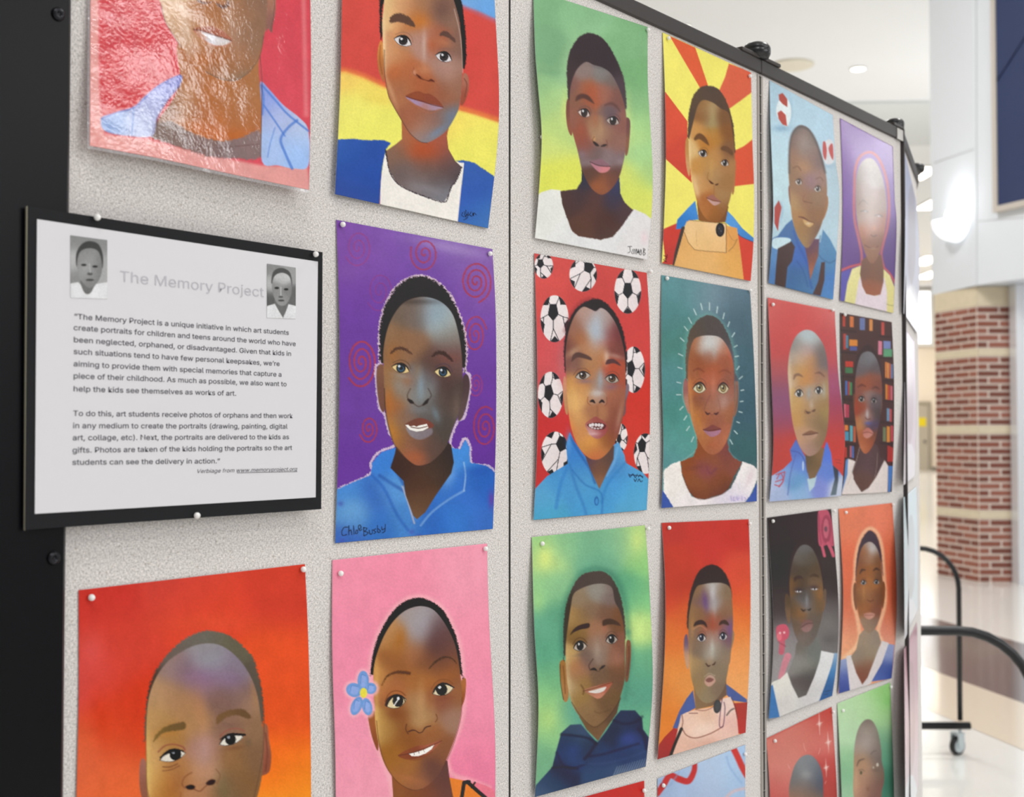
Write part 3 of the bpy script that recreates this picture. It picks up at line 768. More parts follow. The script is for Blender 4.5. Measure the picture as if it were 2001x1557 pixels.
def paint_b(p):      # blue, white, yellow and red one, frame (640,0,3.385)
    p.bg('#ce5048')
    p.bl(800, 300, 300, 300, '#c9453f', .5, inm=0)
    # blue corner
    p.sh([(840, -700), (1200, -700), (1200, 135), (1105, 125), (1000, 78), (860, 25), (700, -60)], [(900, -10, '#7aa8dc'), (1050, 60, '#68a0dc'), (1000, -100, '#6fa8e2')], 80, e=14)
    p.ln([(840, 22), (960, 70), (1110, 140)], 26, '#a87090', a=.5, e=16)
    # yellow
    Y = [(60, 470), (120, 470), (240, 510), (380, 575), (500, 640), (700, 660), (865, 725), (980, 755), (1160, 815), (1160, 1260), (0, 1100)]
    p.sh(Y, [(150, 500, '#eec968'), (200, 700, '#e9e272'), (300, 820, '#e8e46e'), (300, 560, '#eed566'), (900, 760, '#eed868'), (1000, 900, '#e8e26a'), (1000, 800, '#ebdc6a')], 70, e=12, sm=0)
    p.ln([(60, 468), (120, 466), (240, 504), (375, 566)], 36, '#e58a48', a=.6, e=20); p.ln([(865, 712), (980, 745), (1150, 800)], 34, '#e58a44', a=.65, e=18)
    p.bl(330, 660, 110, 30, '#dfc85c', .5, 10, 0)
    # jacket
    p.sh([(-50, 930), (75, 922), (160, 916), (260, 928), (370, 926), (420, 945), (390, 980), (360, 1120), (345, 1340), (300, 1560), (-60, 1560)], [(200, 1000, '#3353a0'), (200, 1200, '#3052a4'), (150, 1290, '#3d5296'), (100, 960, '#3a60ac')], 90, e=5, sm=0, jag=3)
    p.sh([(850, 1064), (900, 1060), (970, 1075), (1050, 1130), (1160, 1205), (1160, 1600), (850, 1600), (865, 1400), (900, 1090)], [(960, 1120, '#3c5ea8'), (960, 1300, '#3a5cac'), (1050, 1450, '#4a78b4'), (1000, 1400, '#3a66b2')], 70, e=5, sm=0, jag=3)
    # white shirt
    p.sh([(378, 1020), (500, 1150), (760, 1300), (845, 1072), (902, 1078), (858, 1490), (343, 1425)], '#ebe6df', e=3, sm=0)
    p.sh([(378, 1020), (400, 1090), (450, 1200), (520, 1255), (640, 1300), (770, 1345), (800, 1300), (850, 1220), (880, 1130), (850, 1072), (902, 1078), (890, 1180), (870, 1300), (858, 1480), (600, 1480), (345, 1420), (352, 1200)], '#ebe6df', e=3, sm=0)
    # neck
    p.sh([(490, 800), (492, 920), (450, 955), (384, 1000), (410, 1130), (455, 1205), (520, 1250), (640, 1298), (770, 1338), (800, 1290), (822, 1230), (850, 1200), (888, 1105), (845, 1065), (800, 985), (790, 900), (805, 830), (640, 760)],
         [(520, 900, '#b0623e'), (640, 980, '#b2522f'), (740, 950, '#a85440'), (450, 1000, '#82604f'), (520, 1150, '#6d5c5a'), (650, 1100, '#7e5648'), (700, 1180, '#5c5051'), (620, 1230, '#7d7476'), (750, 1300, '#77767e'), (850, 1120, '#54484c'), (780, 1050, '#7c5048')], 60, e=3, sm=0, clip=1)
    p.bl(640, 1000, 120, 60, '#b64c28', .5); p.bl(660, 1250, 120, 30, '#8e8a90', .6, 15)
    p.ln([(384, 990), (410, 1130), (455, 1205), (520, 1250), (640, 1298), (770, 1338), (800, 1290), (822, 1230), (850, 1200), (888, 1105)], 7, '#332a30', a=.85, e=3, jag=3)
    # ears
    p.sh([(352, 270), (334, 320), (330, 400), (342, 480), (375, 542), (378, 420), (368, 300)], [(345, 320, '#d08a4a'), (350, 420, '#b5713f'), (365, 500, '#a86a45')], 50, e=3)
    p.ln([(350, 300), (346, 400), (362, 490)], 8, '#8c4c30', a=.6, e=5)
    p.sh([(900, 490), (925, 495), (935, 540), (930, 610), (905, 680), (880, 690), (890, 580)], [(915, 520, '#a8705c'), (900, 640, '#96503e')], 50, e=3); p.ln([(905, 520), (922, 560), (908, 640)], 7, '#6b3a34', a=.6, e=4)
    # hair
    p.sh([(350, 260), (345, 120), (345, -10), (380, -230), (520, -360), (680, -370), (800, -250), (880, -20), (905, 140), (918, 300), (912, 430), (890, 440), (880, 250), (840, 60), (600, -200), (380, 0), (366, 200)], '#26201f', e=4, jag=5, js=6)
    # face
    p.sh([(365, 250), (362, 150), (370, 60), (385, -60), (440, -180), (560, -260), (700, -240), (790, -120), (835, 0), (868, 120), (886, 260), (892, 400), (890, 560), (872, 700), (845, 770), (790, 860), (720, 915), (650, 945), (590, 925), (530, 865), (480, 780), (430, 690), (400, 620), (375, 450)],
         [(400, 60, '#e0b478'), (385, 350, '#dba678'), (440, 350, '#bd7547'), (500, 60, '#c98a5c'), (600, 120, '#b56a35'), (640, 30, '#a5714f'), (740, 50, '#7c5548'), (800, 100, '#85604f'), (640, 270, '#b08272'), (720, 250, '#a5573a'), (500, 480, '#b5633a'), (470, 600, '#ab6844'), (580, 780, '#a05c40'), (700, 800, '#8f6254'), (800, 450, '#a5796a'), (850, 560, '#96654f'), (800, 780, '#6d7078'), (680, 900, '#787880'), (620, 570, '#ad5c36'), (760, 640, '#9c5c40'), (640, 850, '#ad7860'), (860, 300, '#805a4c')], 52, e=3, clip=1)
    p.bl(640, 300, 16, 100, '#cdb9b0', .75); p.bl(610, 140, 60, 50, '#c8752c', .6); p.bl(455, 200, 30, 120, '#d89a64', .5); p.bl(372, 350, 14, 300, '#f0d8a8', .8); p.bl(420, 600, 16, 120, '#e3b98c', .5, -20)
    p.bl(440, 470, 45, 60, '#c0693c', .6); p.bl(730, 870, 90, 26, '#6f8aa8', .75, -35); p.bl(820, 770, 50, 40, '#6a7d96', .6, -50); p.bl(760, 60, 60, 60, '#5f443c', .5); p.bl(690, 300, 40, 60, '#b0552f', .6); p.bl(800, 470, 50, 90, '#ad8678', .5); p.bl(620, 900, 70, 24, '#907a78', .5, 15)
    p.bl(770, 280, 70, 30, '#c07a56', .6, 20); p.bl(700, 660, 100, 120, '#8e503a', .3)
    p.ln([(376, 330), (378, 480), (400, 620), (430, 690), (485, 785), (545, 880), (610, 935), (660, 945)], 6, '#5a3c34', a=.6, e=3); p.ln([(838, 60), (872, 200), (888, 330), (895, 480)], 6, '#e0d0c4', a=.45, e=4)
    # brows
    p.sh([(414, 150), (418, 112), (450, 90), (495, 92), (545, 118), (576, 160), (572, 180), (520, 160), (470, 145)], '#5e4438', e=5, jag=4, js=5)
    p.sh([(742, 236), (752, 212), (785, 206), (820, 232), (846, 262), (840, 280), (800, 250), (765, 238)], '#5e443c', e=5, jag=4, js=5)
    # eyes
    p.eye(500, 270, 122, 68, 22, iris='#2e2a2c', wh='#d9d4d6', lid='#2b1c1c', ir=30, crease='#8c6450', brown='#3c3436', e=2.2)
    p.eye(770, 376, 112, 66, 20, iris='#2e2a2c', wh='#d6d0d2', lid='#2b1c1c', ir=30, crease='#8a6258', brown='#3c3436', e=2.2)
    p.bl(500, 320, 60, 12, '#a88068', .5, 18); p.bl(770, 425, 55, 12, '#a5877c', .5, 15)
    # nose
    p.ln([(572, 450), (562, 475), (572, 495), (590, 500)], 6, '#7c4230', a=.7, e=4); p.bl(640, 460, 50, 40, '#c88c68', .6); p.bl(575, 480, 14, 18, '#d8a48a', .7)
    p.ln([(588, 492), (605, 505), (618, 520), (650, 530), (670, 535), (685, 528), (704, 540)], [6, 12, 5, 4, 8, 12, 5], '#552b22', a=.85, e=4)
    p.bl(610, 512, 20, 8, '#4a221a', .7, 20); p.bl(690, 535, 18, 7, '#4a221a', .7)
    # mouth
    p.sh([(520, 636), (560, 612), (600, 603), (640, 618), (680, 622), (730, 660), (764, 708), (700, 690), (600, 665)], [(580, 630, '#8f4d35'), (680, 650, '#8a4a38')], 40, e=4)
    p.sh([(520, 640), (600, 668), (700, 692), (764, 710), (720, 728), (660, 726), (600, 700), (550, 672)], [(600, 680, '#a088a8'), (680, 705, '#a58a9c'), (640, 720, '#b07466')], 26, e=5)
    p.ln([(520, 637), (560, 652), (620, 668), (690, 692), (764, 709)], 6, '#5b3030', a=.85, e=4); p.ln([(540, 660), (600, 712), (680, 748), (740, 722)], 8, '#a86a54', a=.6, e=6)
    # signature
    for q in ([(893, 1405), (888, 1425), (905, 1432)], [(905, 1400), (912, 1430), (930, 1415), (925, 1440), (900, 1455)], [(928, 1400), (932, 1425), (945, 1410)], [(950, 1402), (940, 1420), (955, 1430), (962, 1408)], [(965, 1425), (970, 1408), (984, 1422)], [(915, 1390), (918, 1440)]):
        p.ln(q, 4, '#1a1c28', e=2)
    p.grain(.025)

def paint_c(p):      # purple with red spirals, frame (640,420,2.358)
    p.bg([(100, 200, '#7a4a9e'), (300, 120, '#7b52a6'), (600, 150, '#8a6cae'), (100, 400, '#6b3f9a'), (100, 900, '#6c429a'), (700, 800, '#6a3c98'), (720, 600, '#6f469e'), (500, 300, '#683d98'), (700, 1100, '#643896'), (740, 300, '#8458a8'), (80, 1150, '#683c98')], 110)
    p.bl(560, 150, 200, 26, '#b8a4cc', .4, 12, 0); p.bl(100, 260, 60, 40, '#7f55a4', .5, 0, 0)
    def spi(x, y, rx, ry, turns, ph, w_, c='#aa3c4c', a=.85, d=1):
        pts = []
        n = int(turns * 12)
        for i in range(n + 1):
            t = i / n; an = ph + d * 2 * PI * turns * t; r = .06 + .94 * t
            pts.append((x + rx * r * math.cos(an), y + ry * r * math.sin(an)))
        p.ln(pts, w_, c, a=a, e=2.6, jag=1.5)
    spi(140, 150, 64, 88, 2.5, -.5, 6, '#93407e', .75); spi(447, 178, 66, 84, 2.4, 1.0, 8, '#a03e5c'); spi(683, 308, 74, 96, 3.2, .1, 8, '#a83a4e'); spi(240, 350, 66, 96, 2.5, -.6, 5, '#8a3c80', .8)
    spi(155, 678, 72, 116, 3.2, 1.2, 9, '#aa3c4c'); spi(681, 552, 54, 90, 2.6, 2.2, 7, '#aa3c50'); spi(684, 780, 34, 58, 2.4, .4, 6, '#983e74', .85); spi(190, 985, 44, 66, 2.4, .2, 7, '#aa3c4c'); spi(726, 978, 58, 98, 2.7, .9, 8, '#a43a54')
    # pale outline then hair
    H = [(245, 690), (240, 600), (245, 500), (262, 430), (290, 370), (330, 320), (370, 295), (410, 283), (460, 288), (510, 315), (560, 365), (595, 430), (625, 520), (638, 620), (632, 720)]
    p.ln(H, 15, '#d8c2cc', a=.9, e=3, jag=5)
    p.ln([(632, 720), (655, 745), (652, 830), (630, 930), (600, 950), (565, 1050), (600, 1085), (630, 1030), (655, 1060), (665, 1145), (740, 1155), (775, 1190)], 12, '#d3c0d0', a=.9, e=3, jag=4)
    p.ln([(245, 690), (222, 700), (228, 800), (240, 890), (262, 915), (285, 1000), (310, 1060), (240, 1090), (200, 1140), (195, 1195), (55, 1260)], 12, '#d3c0d0', a=.9, e=3, jag=4)
    p.sh(H + [(600, 700), (280, 680)], '#2b2322', e=4, jag=7, js=6)
    # ears
    p.sh([(238, 690), (226, 720), (228, 800), (240, 880), (262, 905), (275, 800), (260, 700)], [(238, 740, '#7d5644'), (250, 840, '#6f4c40')], 50, e=3)
    p.sh([(628, 740), (648, 742), (656, 790), (642, 870), (620, 935), (600, 938), (610, 820)], [(640, 780, '#4c3a3c'), (615, 890, '#5b4a48')], 50, e=3)
    # shirt
    p.sh([(30, 1270), (110, 1235), (200, 1198), (205, 1140), (250, 1092), (318, 1068), (345, 1120), (420, 1220), (470, 1240), (540, 1180), (570, 1130), (560, 1068), (610, 1080), (634, 1036), (655, 1070), (655, 1140), (730, 1155), (790, 1200), (790, 1600), (20, 1620)],
         [(100, 1300, '#4a86ce'), (120, 1380, '#5f96cc'), (220, 1300, '#3a68b8'), (270, 1140, '#3f7ed0'), (300, 1270, '#5a94d0'), (360, 1400, '#4a84c8'), (240, 1440, '#3a70bc'), (600, 1100, '#4688d4'), (560, 1250, '#3a72c4'), (640, 1300, '#3c70c6'), (720, 1250, '#2f62b8'), (600, 1400, '#3a76c8'), (480, 1420, '#3468ba'), (720, 1420, '#3c6cbe'), (90, 1500, '#3e66b4')], 45, e=3, sm=0, jag=3)
    p.ln([(205, 1200), (260, 1260), (320, 1380), (370, 1450)], 12, '#2c5aae', a=.6, e=8); p.ln([(240, 1200), (300, 1240), (350, 1270)], 14, '#2a4f9c', a=.6, e=8); p.ln([(630, 1270), (560, 1310), (480, 1370), (430, 1430)], 10, '#8ab0dc', a=.6, e=5)
    p.ln([(628, 1140), (636, 1200), (628, 1270)], 7, '#a8c4e4', a=.7, e=4); p.ln([(345, 1250), (370, 1320), (400, 1420)], 8, '#c9b8c0', a=.7, e=4); p.ln([(300, 1150), (330, 1200), (350, 1240)], 14, '#254a94', a=.6, e=8)
    p.bl(560, 1200, 30, 60, '#7fb0e2', .6, 20, 0); p.bl(690, 1180, 60, 24, '#2a58b0', .6, 0, 0); p.bl(110, 1350, 70, 50, '#6fa4d4', .6, 0, 0); p.bl(755, 1310, 14, 40, '#6a3f9c', .8, 0, 0)
    # neck
    p.sh([(318, 1060), (310, 1100), (290, 1165), (350, 1225), (360, 1290), (395, 1385), (412, 1402), (450, 1370), (500, 1290), (570, 1190), (582, 1140), (570, 1060), (450, 960)],
         [(350, 1110, '#4b332a'), (330, 1160, '#3c2b28'), (400, 1220, '#51382d'), (500, 1150, '#4c3a30'), (550, 1120, '#352d2c'), (430, 1330, '#5d4232'), (410, 1390, '#73573f')], 45, e=3, sm=0)
    # face
    p.sh([(258, 700), (258, 620), (275, 530), (305, 460), (350, 405), (410, 380), (470, 380), (530, 405), (575, 455), (600, 530), (616, 620), (622, 720), (622, 830), (602, 920), (575, 990), (550, 1060), (510, 1110), (460, 1148), (410, 1155), (365, 1125), (320, 1075), (290, 1010), (268, 900)],
         [(290, 560, '#8c6645'), (275, 780, '#93653c'), (350, 450, '#6e5a4c'), (330, 600, '#8d5f3c'), (420, 460, '#6e5f58'), (500, 450, '#8b9aa5'), (540, 500, '#a0a5a0'), (560, 560, '#7c746c'), (400, 600, '#8a6144'), (560, 640, '#6e4c48'), (480, 680, '#5b4038'), (340, 800, '#8a7868'), (290, 880, '#a5602e'), (560, 850, '#54423c'), (600, 800, '#4c3c38'), (430, 760, '#6c6a6e'), (430, 830, '#7d807f'), (470, 900, '#5c5450'), (350, 950, '#7d6052'), (400, 1050, '#7d5442'), (390, 1120, '#a05a3c'), (480, 1080, '#5b443c'), (550, 1000, '#4e443e'), (320, 1040, '#a06636'), (290, 980, '#b0712f'), (590, 700, '#6c4e48')], 38, e=3, clip=1, sm=1)
    p.bl(500, 470, 70, 70, '#8fa8b8', .6, 30); p.bl(340, 790, 60, 35, '#8c8c88', .55, 20); p.bl(300, 640, 30, 50, '#a0652e', .5); p.bl(415, 720, 22, 50, '#a88458', .4); p.bl(430, 790, 16, 60, '#8aa2b0', .75); p.bl(425, 900, 60, 20, '#7c7f86', .5)
    p.bl(545, 740, 60, 70, '#4a2e2c', .45); p.bl(560, 660, 60, 24, '#7c4038', .5); p.bl(285, 840, 22, 70, '#b86c2c', .55); p.bl(300, 1000, 24, 50, '#c07c2c', .5, -25); p.bl(405, 1115, 50, 30, '#b05c38', .6); p.bl(500, 920, 16, 40, '#7c98a8', .55, -20); p.bl(370, 760, 30, 40, '#a4572c', .45)
    p.bl(410, 400, 130, 14, '#2b2322', .5); p.bl(595, 900, 22, 90, '#7c6c60', .5)
    p.ln([(262, 800), (270, 920), (300, 1040), (330, 1085), (370, 1130), (415, 1156), (470, 1146)], 5, '#3a2a26', a=.6, e=3)
    # brows
    p.ln([(292, 636), (320, 616), (355, 618), (388, 640)], [8, 14, 13, 5], '#4a3228', a=.9, e=5, jag=3); p.ln([(484, 650), (510, 634), (540, 640), (576, 672)], [8, 17, 18, 6], '#3a2a26', a=.9, e=5, jag=3)
    # eyes
    p.eye(338, 706, 84, 44, 18, iris='#22262c', wh='#d9be86', ir=22, crease='#55402f', brown='#3c5468', e=1.8, hl='#dfe6ee')
    p.eye(532, 724, 78, 46, 14, iris='#22262c', wh='#dcc690', ir=22, crease='#44384a', brown='#3c5468', e=1.8, hl='#dfe6ee'); p.bl(345, 742, 50, 10, '#9a948c', .5, 12)
    # nose
    p.ln([(372, 850), (385, 860), (396, 866)], [8, 16, 5], '#2a1c1a', e=4); p.ln([(440, 875), (455, 862), (464, 848)], [6, 15, 5], '#2a1c1a', e=4); p.ln([(382, 800), (368, 830), (374, 856)], 5, '#4c3428', a=.6, e=4); p.ln([(396, 868), (418, 882), (440, 876)], 5, '#4c3a34', a=.7, e=4); p.ln([(464, 800), (478, 830), (466, 852)], 5, '#3c2c2a', a=.6, e=4)
    # mouth
    p.sh([(355, 970), (390, 945), (430, 935), (470, 950), (490, 970), (470, 985), (420, 978)], [(400, 950, '#6f4438'), (460, 960, '#784238')], 30, e=4)
    p.sh([(362, 978), (400, 990), (430, 996), (478, 982), (480, 1010), (430, 1035), (385, 1020)], [(400, 1005, '#8a8084'), (450, 1015, '#7c7076')], 30, e=5)
    p.sh([(358, 968), (372, 966), (380, 974), (400, 970), (410, 976), (420, 970), (440, 966), (458, 962), (465, 980), (440, 994), (410, 998), (380, 990)], '#f0ebe4', e=2, sm=0); p.ln([(385, 977), (420, 982), (458, 974)], 5, '#5c3a34', a=.8, e=2)
    # signature
    for q in ([(92, 1438), (76, 1440), (66, 1458), (70, 1476), (88, 1472)], [(98, 1432), (98, 1474)], [(98, 1458), (108, 1452), (112, 1472)], [(120, 1432), (122, 1470)], [(132, 1455), (128, 1466), (138, 1466), (138, 1452), (132, 1452)], [(144, 1450), (154, 1440), (150, 1428), (142, 1436), (148, 1454), (158, 1448)],
              [(166, 1440), (168, 1478)], [(166, 1440), (182, 1444), (170, 1458)], [(170, 1458), (188, 1464), (170, 1478)], [(192, 1452), (196, 1470), (206, 1466), (206, 1450)], [(222, 1446), (212, 1452), (222, 1460), (214, 1468)], [(230, 1430), (232, 1462), (244, 1456), (234, 1446)], [(250, 1436), (252, 1450), (264, 1444)], [(266, 1426), (264, 1456), (252, 1464)]):
        p.ln(q, 3.6, '#1c2030', e=1.6, sm=1)
    for x_, y_ in ((388, 1460), (60, 1330), (66, 1500), (420, 1480)): p.bl(x_, y_, 14, 12, '#4a50a8', .6, 0, 0)
    p.grain(.03)

def paint_d(p):      # red to orange, frame (90,1080,3.264)
    p.bg([(300, 300, '#c83c34'), (900, 200, '#c9463c'), (1500, 250, '#cd4434'), (400, 600, '#cf4638'), (260, 800, '#d34e48'), (500, 1000, '#cf3e28'), (1500, 700, '#e05430'), (1550, 1000, '#dd552c'), (300, 1300, '#de6844'), (500, 1500, '#e2683c'), (1550, 1350, '#ec6e2a'), (1640, 1500, '#f0922e'), (450, 1150, '#d24a2c'), (1000, 350, '#da4a34'), (1500, 1800, '#f2a038'), (400, 1900, '#ea8448')], 130)
    p.bl(350, 1050, 200, 60, '#cf3a20', .35, 80, 0); p.bl(290, 620, 90, 120, '#dc6060', .4, 0, 0); p.bl(1050, 450, 300, 60, '#dc5a3c', .35, 0, 0)
    # neck, shirt (mostly below the frame)
    p.sh([(200, 2500), (180, 2150), (500, 2020), (700, 1900), (740, 1750), (1250, 1750), (1280, 1900), (1450, 2020), (1700, 2120), (1700, 2500)], '#3a5ca8', e=6)
    p.sh([(700, 1640), (720, 1920), (960, 2120), (1260, 1920), (1280, 1600)], [(800, 1800, '#8a5030'), (1150, 1800, '#6e4434')], 120, e=4)
    # ears
    p.sh([(622, 1310), (600, 1340), (594, 1440), (605, 1540), (640, 1620), (670, 1560), (650, 1380)], [(612, 1380, '#a06a5c'), (625, 1500, '#8c5a48')], 60, e=4)
    p.sh([(1385, 1100), (1412, 1105), (1420, 1180), (1436, 1290), (1425, 1390), (1385, 1418), (1360, 1410), (1370, 1250)], [(1400, 1180, '#96604a'), (1410, 1340, '#8c5240')], 60, e=4); p.ln([(1400, 1150), (1412, 1280), (1400, 1390)], 10, '#6e4034', a=.7, e=6)
    # hair
    HA = [(632, 1200), (632, 1050), (645, 920), (680, 790), (740, 690), (820, 600), (900, 540), (990, 502), (1080, 500), (1170, 530), (1250, 590), (1320, 670), (1355, 780), (1378, 900), (1385, 1080)]
    p.sh(HA + [(1300, 1080), (680, 1180)], [(680, 850, '#4a3c34'), (800, 640, '#6c6058'), (1000, 540, '#6a655c'), (1200, 600, '#66604f'), (1340, 800, '#5c5248'), (640, 1100, '#57504c')], 80, e=6, jag=7, js=8, clip=0)
    # face
    p.sh([(640, 1220), (640, 1100), (655, 930), (700, 800), (770, 700), (850, 640), (950, 590), (1060, 578), (1150, 610), (1240, 690), (1310, 800), (1350, 920), (1370, 1050), (1385, 1150), (1385, 1300), (1372, 1450), (1330, 1600), (1250, 1750), (1120, 1860), (960, 1900), (820, 1840), (720, 1720), (660, 1600), (640, 1400)],
         [(660, 1250, '#c89658'), (680, 900, '#b78a60'), (800, 720, '#96786c'), (1000, 620, '#8c8688'), (1060, 700, '#88808e'), (880, 760, '#7d6070'), (1150, 780, '#846a80'), (1240, 750, '#7f7482'), (1000, 830, '#8e6a78'), (800, 900, '#a87a54'), (900, 960, '#a8764c'), (1100, 940, '#7d5a50'), (1250, 880, '#80605a'), (1330, 960, '#9a7258'), (700, 1050, '#b88850'), (960, 1080, '#b07e50'), (1150, 1120, '#8a6450'), (1330, 1120, '#8c6648'), (800, 1180, '#a8743a'), (660, 1450, '#d0a058'), (760, 1500, '#b4702e'), (850, 1400, '#b07440'), (1000, 1250, '#a8786a'), (1020, 1380, '#b48464'), (1200, 1300, '#91643c'), (1250, 1450, '#855c38'), (1340, 1300, '#7d5a40'), (1150, 1500, '#7d6040'), (960, 1500, '#b27850'), (1000, 1700, '#a0663c'), (700, 1750, '#a8683a')], 62, e=4, clip=1)
    p.bl(1060, 690, 110, 70, '#9ca0a8', .45); p.bl(1000, 790, 120, 60, '#8a6690', .45); p.bl(1200, 810, 80, 60, '#86688c', .4); p.bl(980, 1000, 40, 130, '#b8805c', .5, -8); p.bl(1010, 1270, 40, 110, '#bc9690', .6); p.bl(650, 1400, 20, 260, '#e0c070', .6); p.bl(780, 1140, 90, 30, '#c0803a', .5, -15)
    p.bl(1130, 1500, 40, 100, '#6c6848', .4, -10); p.bl(830, 1480, 60, 90, '#8c5030', .4, 20); p.bl(1180, 1100, 80, 20, '#7c5a50', .5); p.bl(1330, 900, 26, 140, '#b08050', .45, -8); p.bl(900, 680, 50, 200, '#8c7c90', .2, 60)
    p.ln([(1360, 800), (1382, 960), (1390, 1120), (1380, 1300), (1345, 1480), (1325, 1560)], 6, '#5c4436', a=.6, e=4); p.ln([(640, 1000), (634, 1150), (640, 1320), (645, 1500), (680, 1640)], 6, '#7c5c38', a=.6, e=4)
    # brows
    p.sh([(684, 1205), (700, 1160), (750, 1115), (820, 1088), (880, 1078), (892, 1100), (880, 1126), (820, 1135), (750, 1150), (700, 1190)], [(720, 1170, '#7c6238'), (850, 1105, '#6c5436')], 60, e=7, jag=4)
    p.sh([(1085, 1060), (1105, 1030), (1160, 1005), (1230, 995), (1280, 1010), (1306, 1050), (1280, 1056), (1220, 1035), (1160, 1045), (1105, 1085), (1088, 1088)], [(1120, 1050, '#77583c'), (1250, 1020, '#6a5038')], 60, e=7, jag=4)
    # eyes
    p.ln([(715, 1270), (760, 1230), (820, 1222), (875, 1240), (885, 1260)], 9, '#8c4c40', a=.8, e=5)
    p.eye(806, 1292, 168, 74, -14, iris='#1c1a1e', wh='#ddd6c8', ir=38, ix=.12, crease=None, lid='#201a1c', e=2.4, hl='#9aa0a8')
    p.ln([(728, 1305), (770, 1278), (820, 1262), (872, 1262)], [8, 15, 16, 8], '#1f1818', e=3); p.ln([(745, 1390), (800, 1382), (850, 1358)], 6, '#6e4030', a=.7, e=4); p.ln([(745, 1365), (790, 1365), (840, 1345)], 6, '#5e3426', a=.7, e=4)
    p.ln([(1110, 1170), (1150, 1135), (1210, 1120), (1262, 1135)], 9, '#96584c', a=.8, e=5)
    p.eye(1180, 1190, 160, 66, -18, iris='#1c1a1e', wh='#ded9cc', ir=35, ix=-.02, crease=None, lid='#201a1c', e=2.4, hl='#9aa0a8')
    p.ln([(1110, 1190), (1160, 1160), (1220, 1158), (1268, 1160)], [5, 12, 16, 12], '#1f1818', e=3); p.bl(1200, 1245, 60, 14, '#6e4632', .6, -10); p.bl(1290, 1210, 20, 30, '#6c5c48', .6)
    # nose
    p.ln([(930, 1400), (885, 1430), (868, 1475), (885, 1500)], 8, '#7c4c34', a=.7, e=5); p.sh([(890, 1490), (925, 1478), (950, 1490), (940, 1508), (905, 1508)], '#2c1c1c', e=6); p.sh([(1020, 1468), (1050, 1445), (1080, 1450), (1070, 1475), (1035, 1482)], '#33201e', e=6)
    p.ln([(940, 1505), (980, 1520), (1010, 1495), (1030, 1478)], 7, '#6e4030', a=.7, e=5); p.bl(1010, 1390, 60, 40, '#c08a6a', .6); p.ln([(1085, 1380), (1110, 1420), (1090, 1470)], 7, '#7a4e38', a=.6, e=5)
    p.ln([(860, 1530), (850, 1600), (830, 1650)], 10, '#8a5030', a=.5, e=8)
    p.sh([(830, 1680), (900, 1640), (980, 1650), (1060, 1630), (1150, 1650), (1050, 1700), (940, 1730)], '#96503c', e=5); p.ln([(830, 1680), (980, 1675), (1150, 1650)], 7, '#4c2420', e=3)
    p.grain(.03)

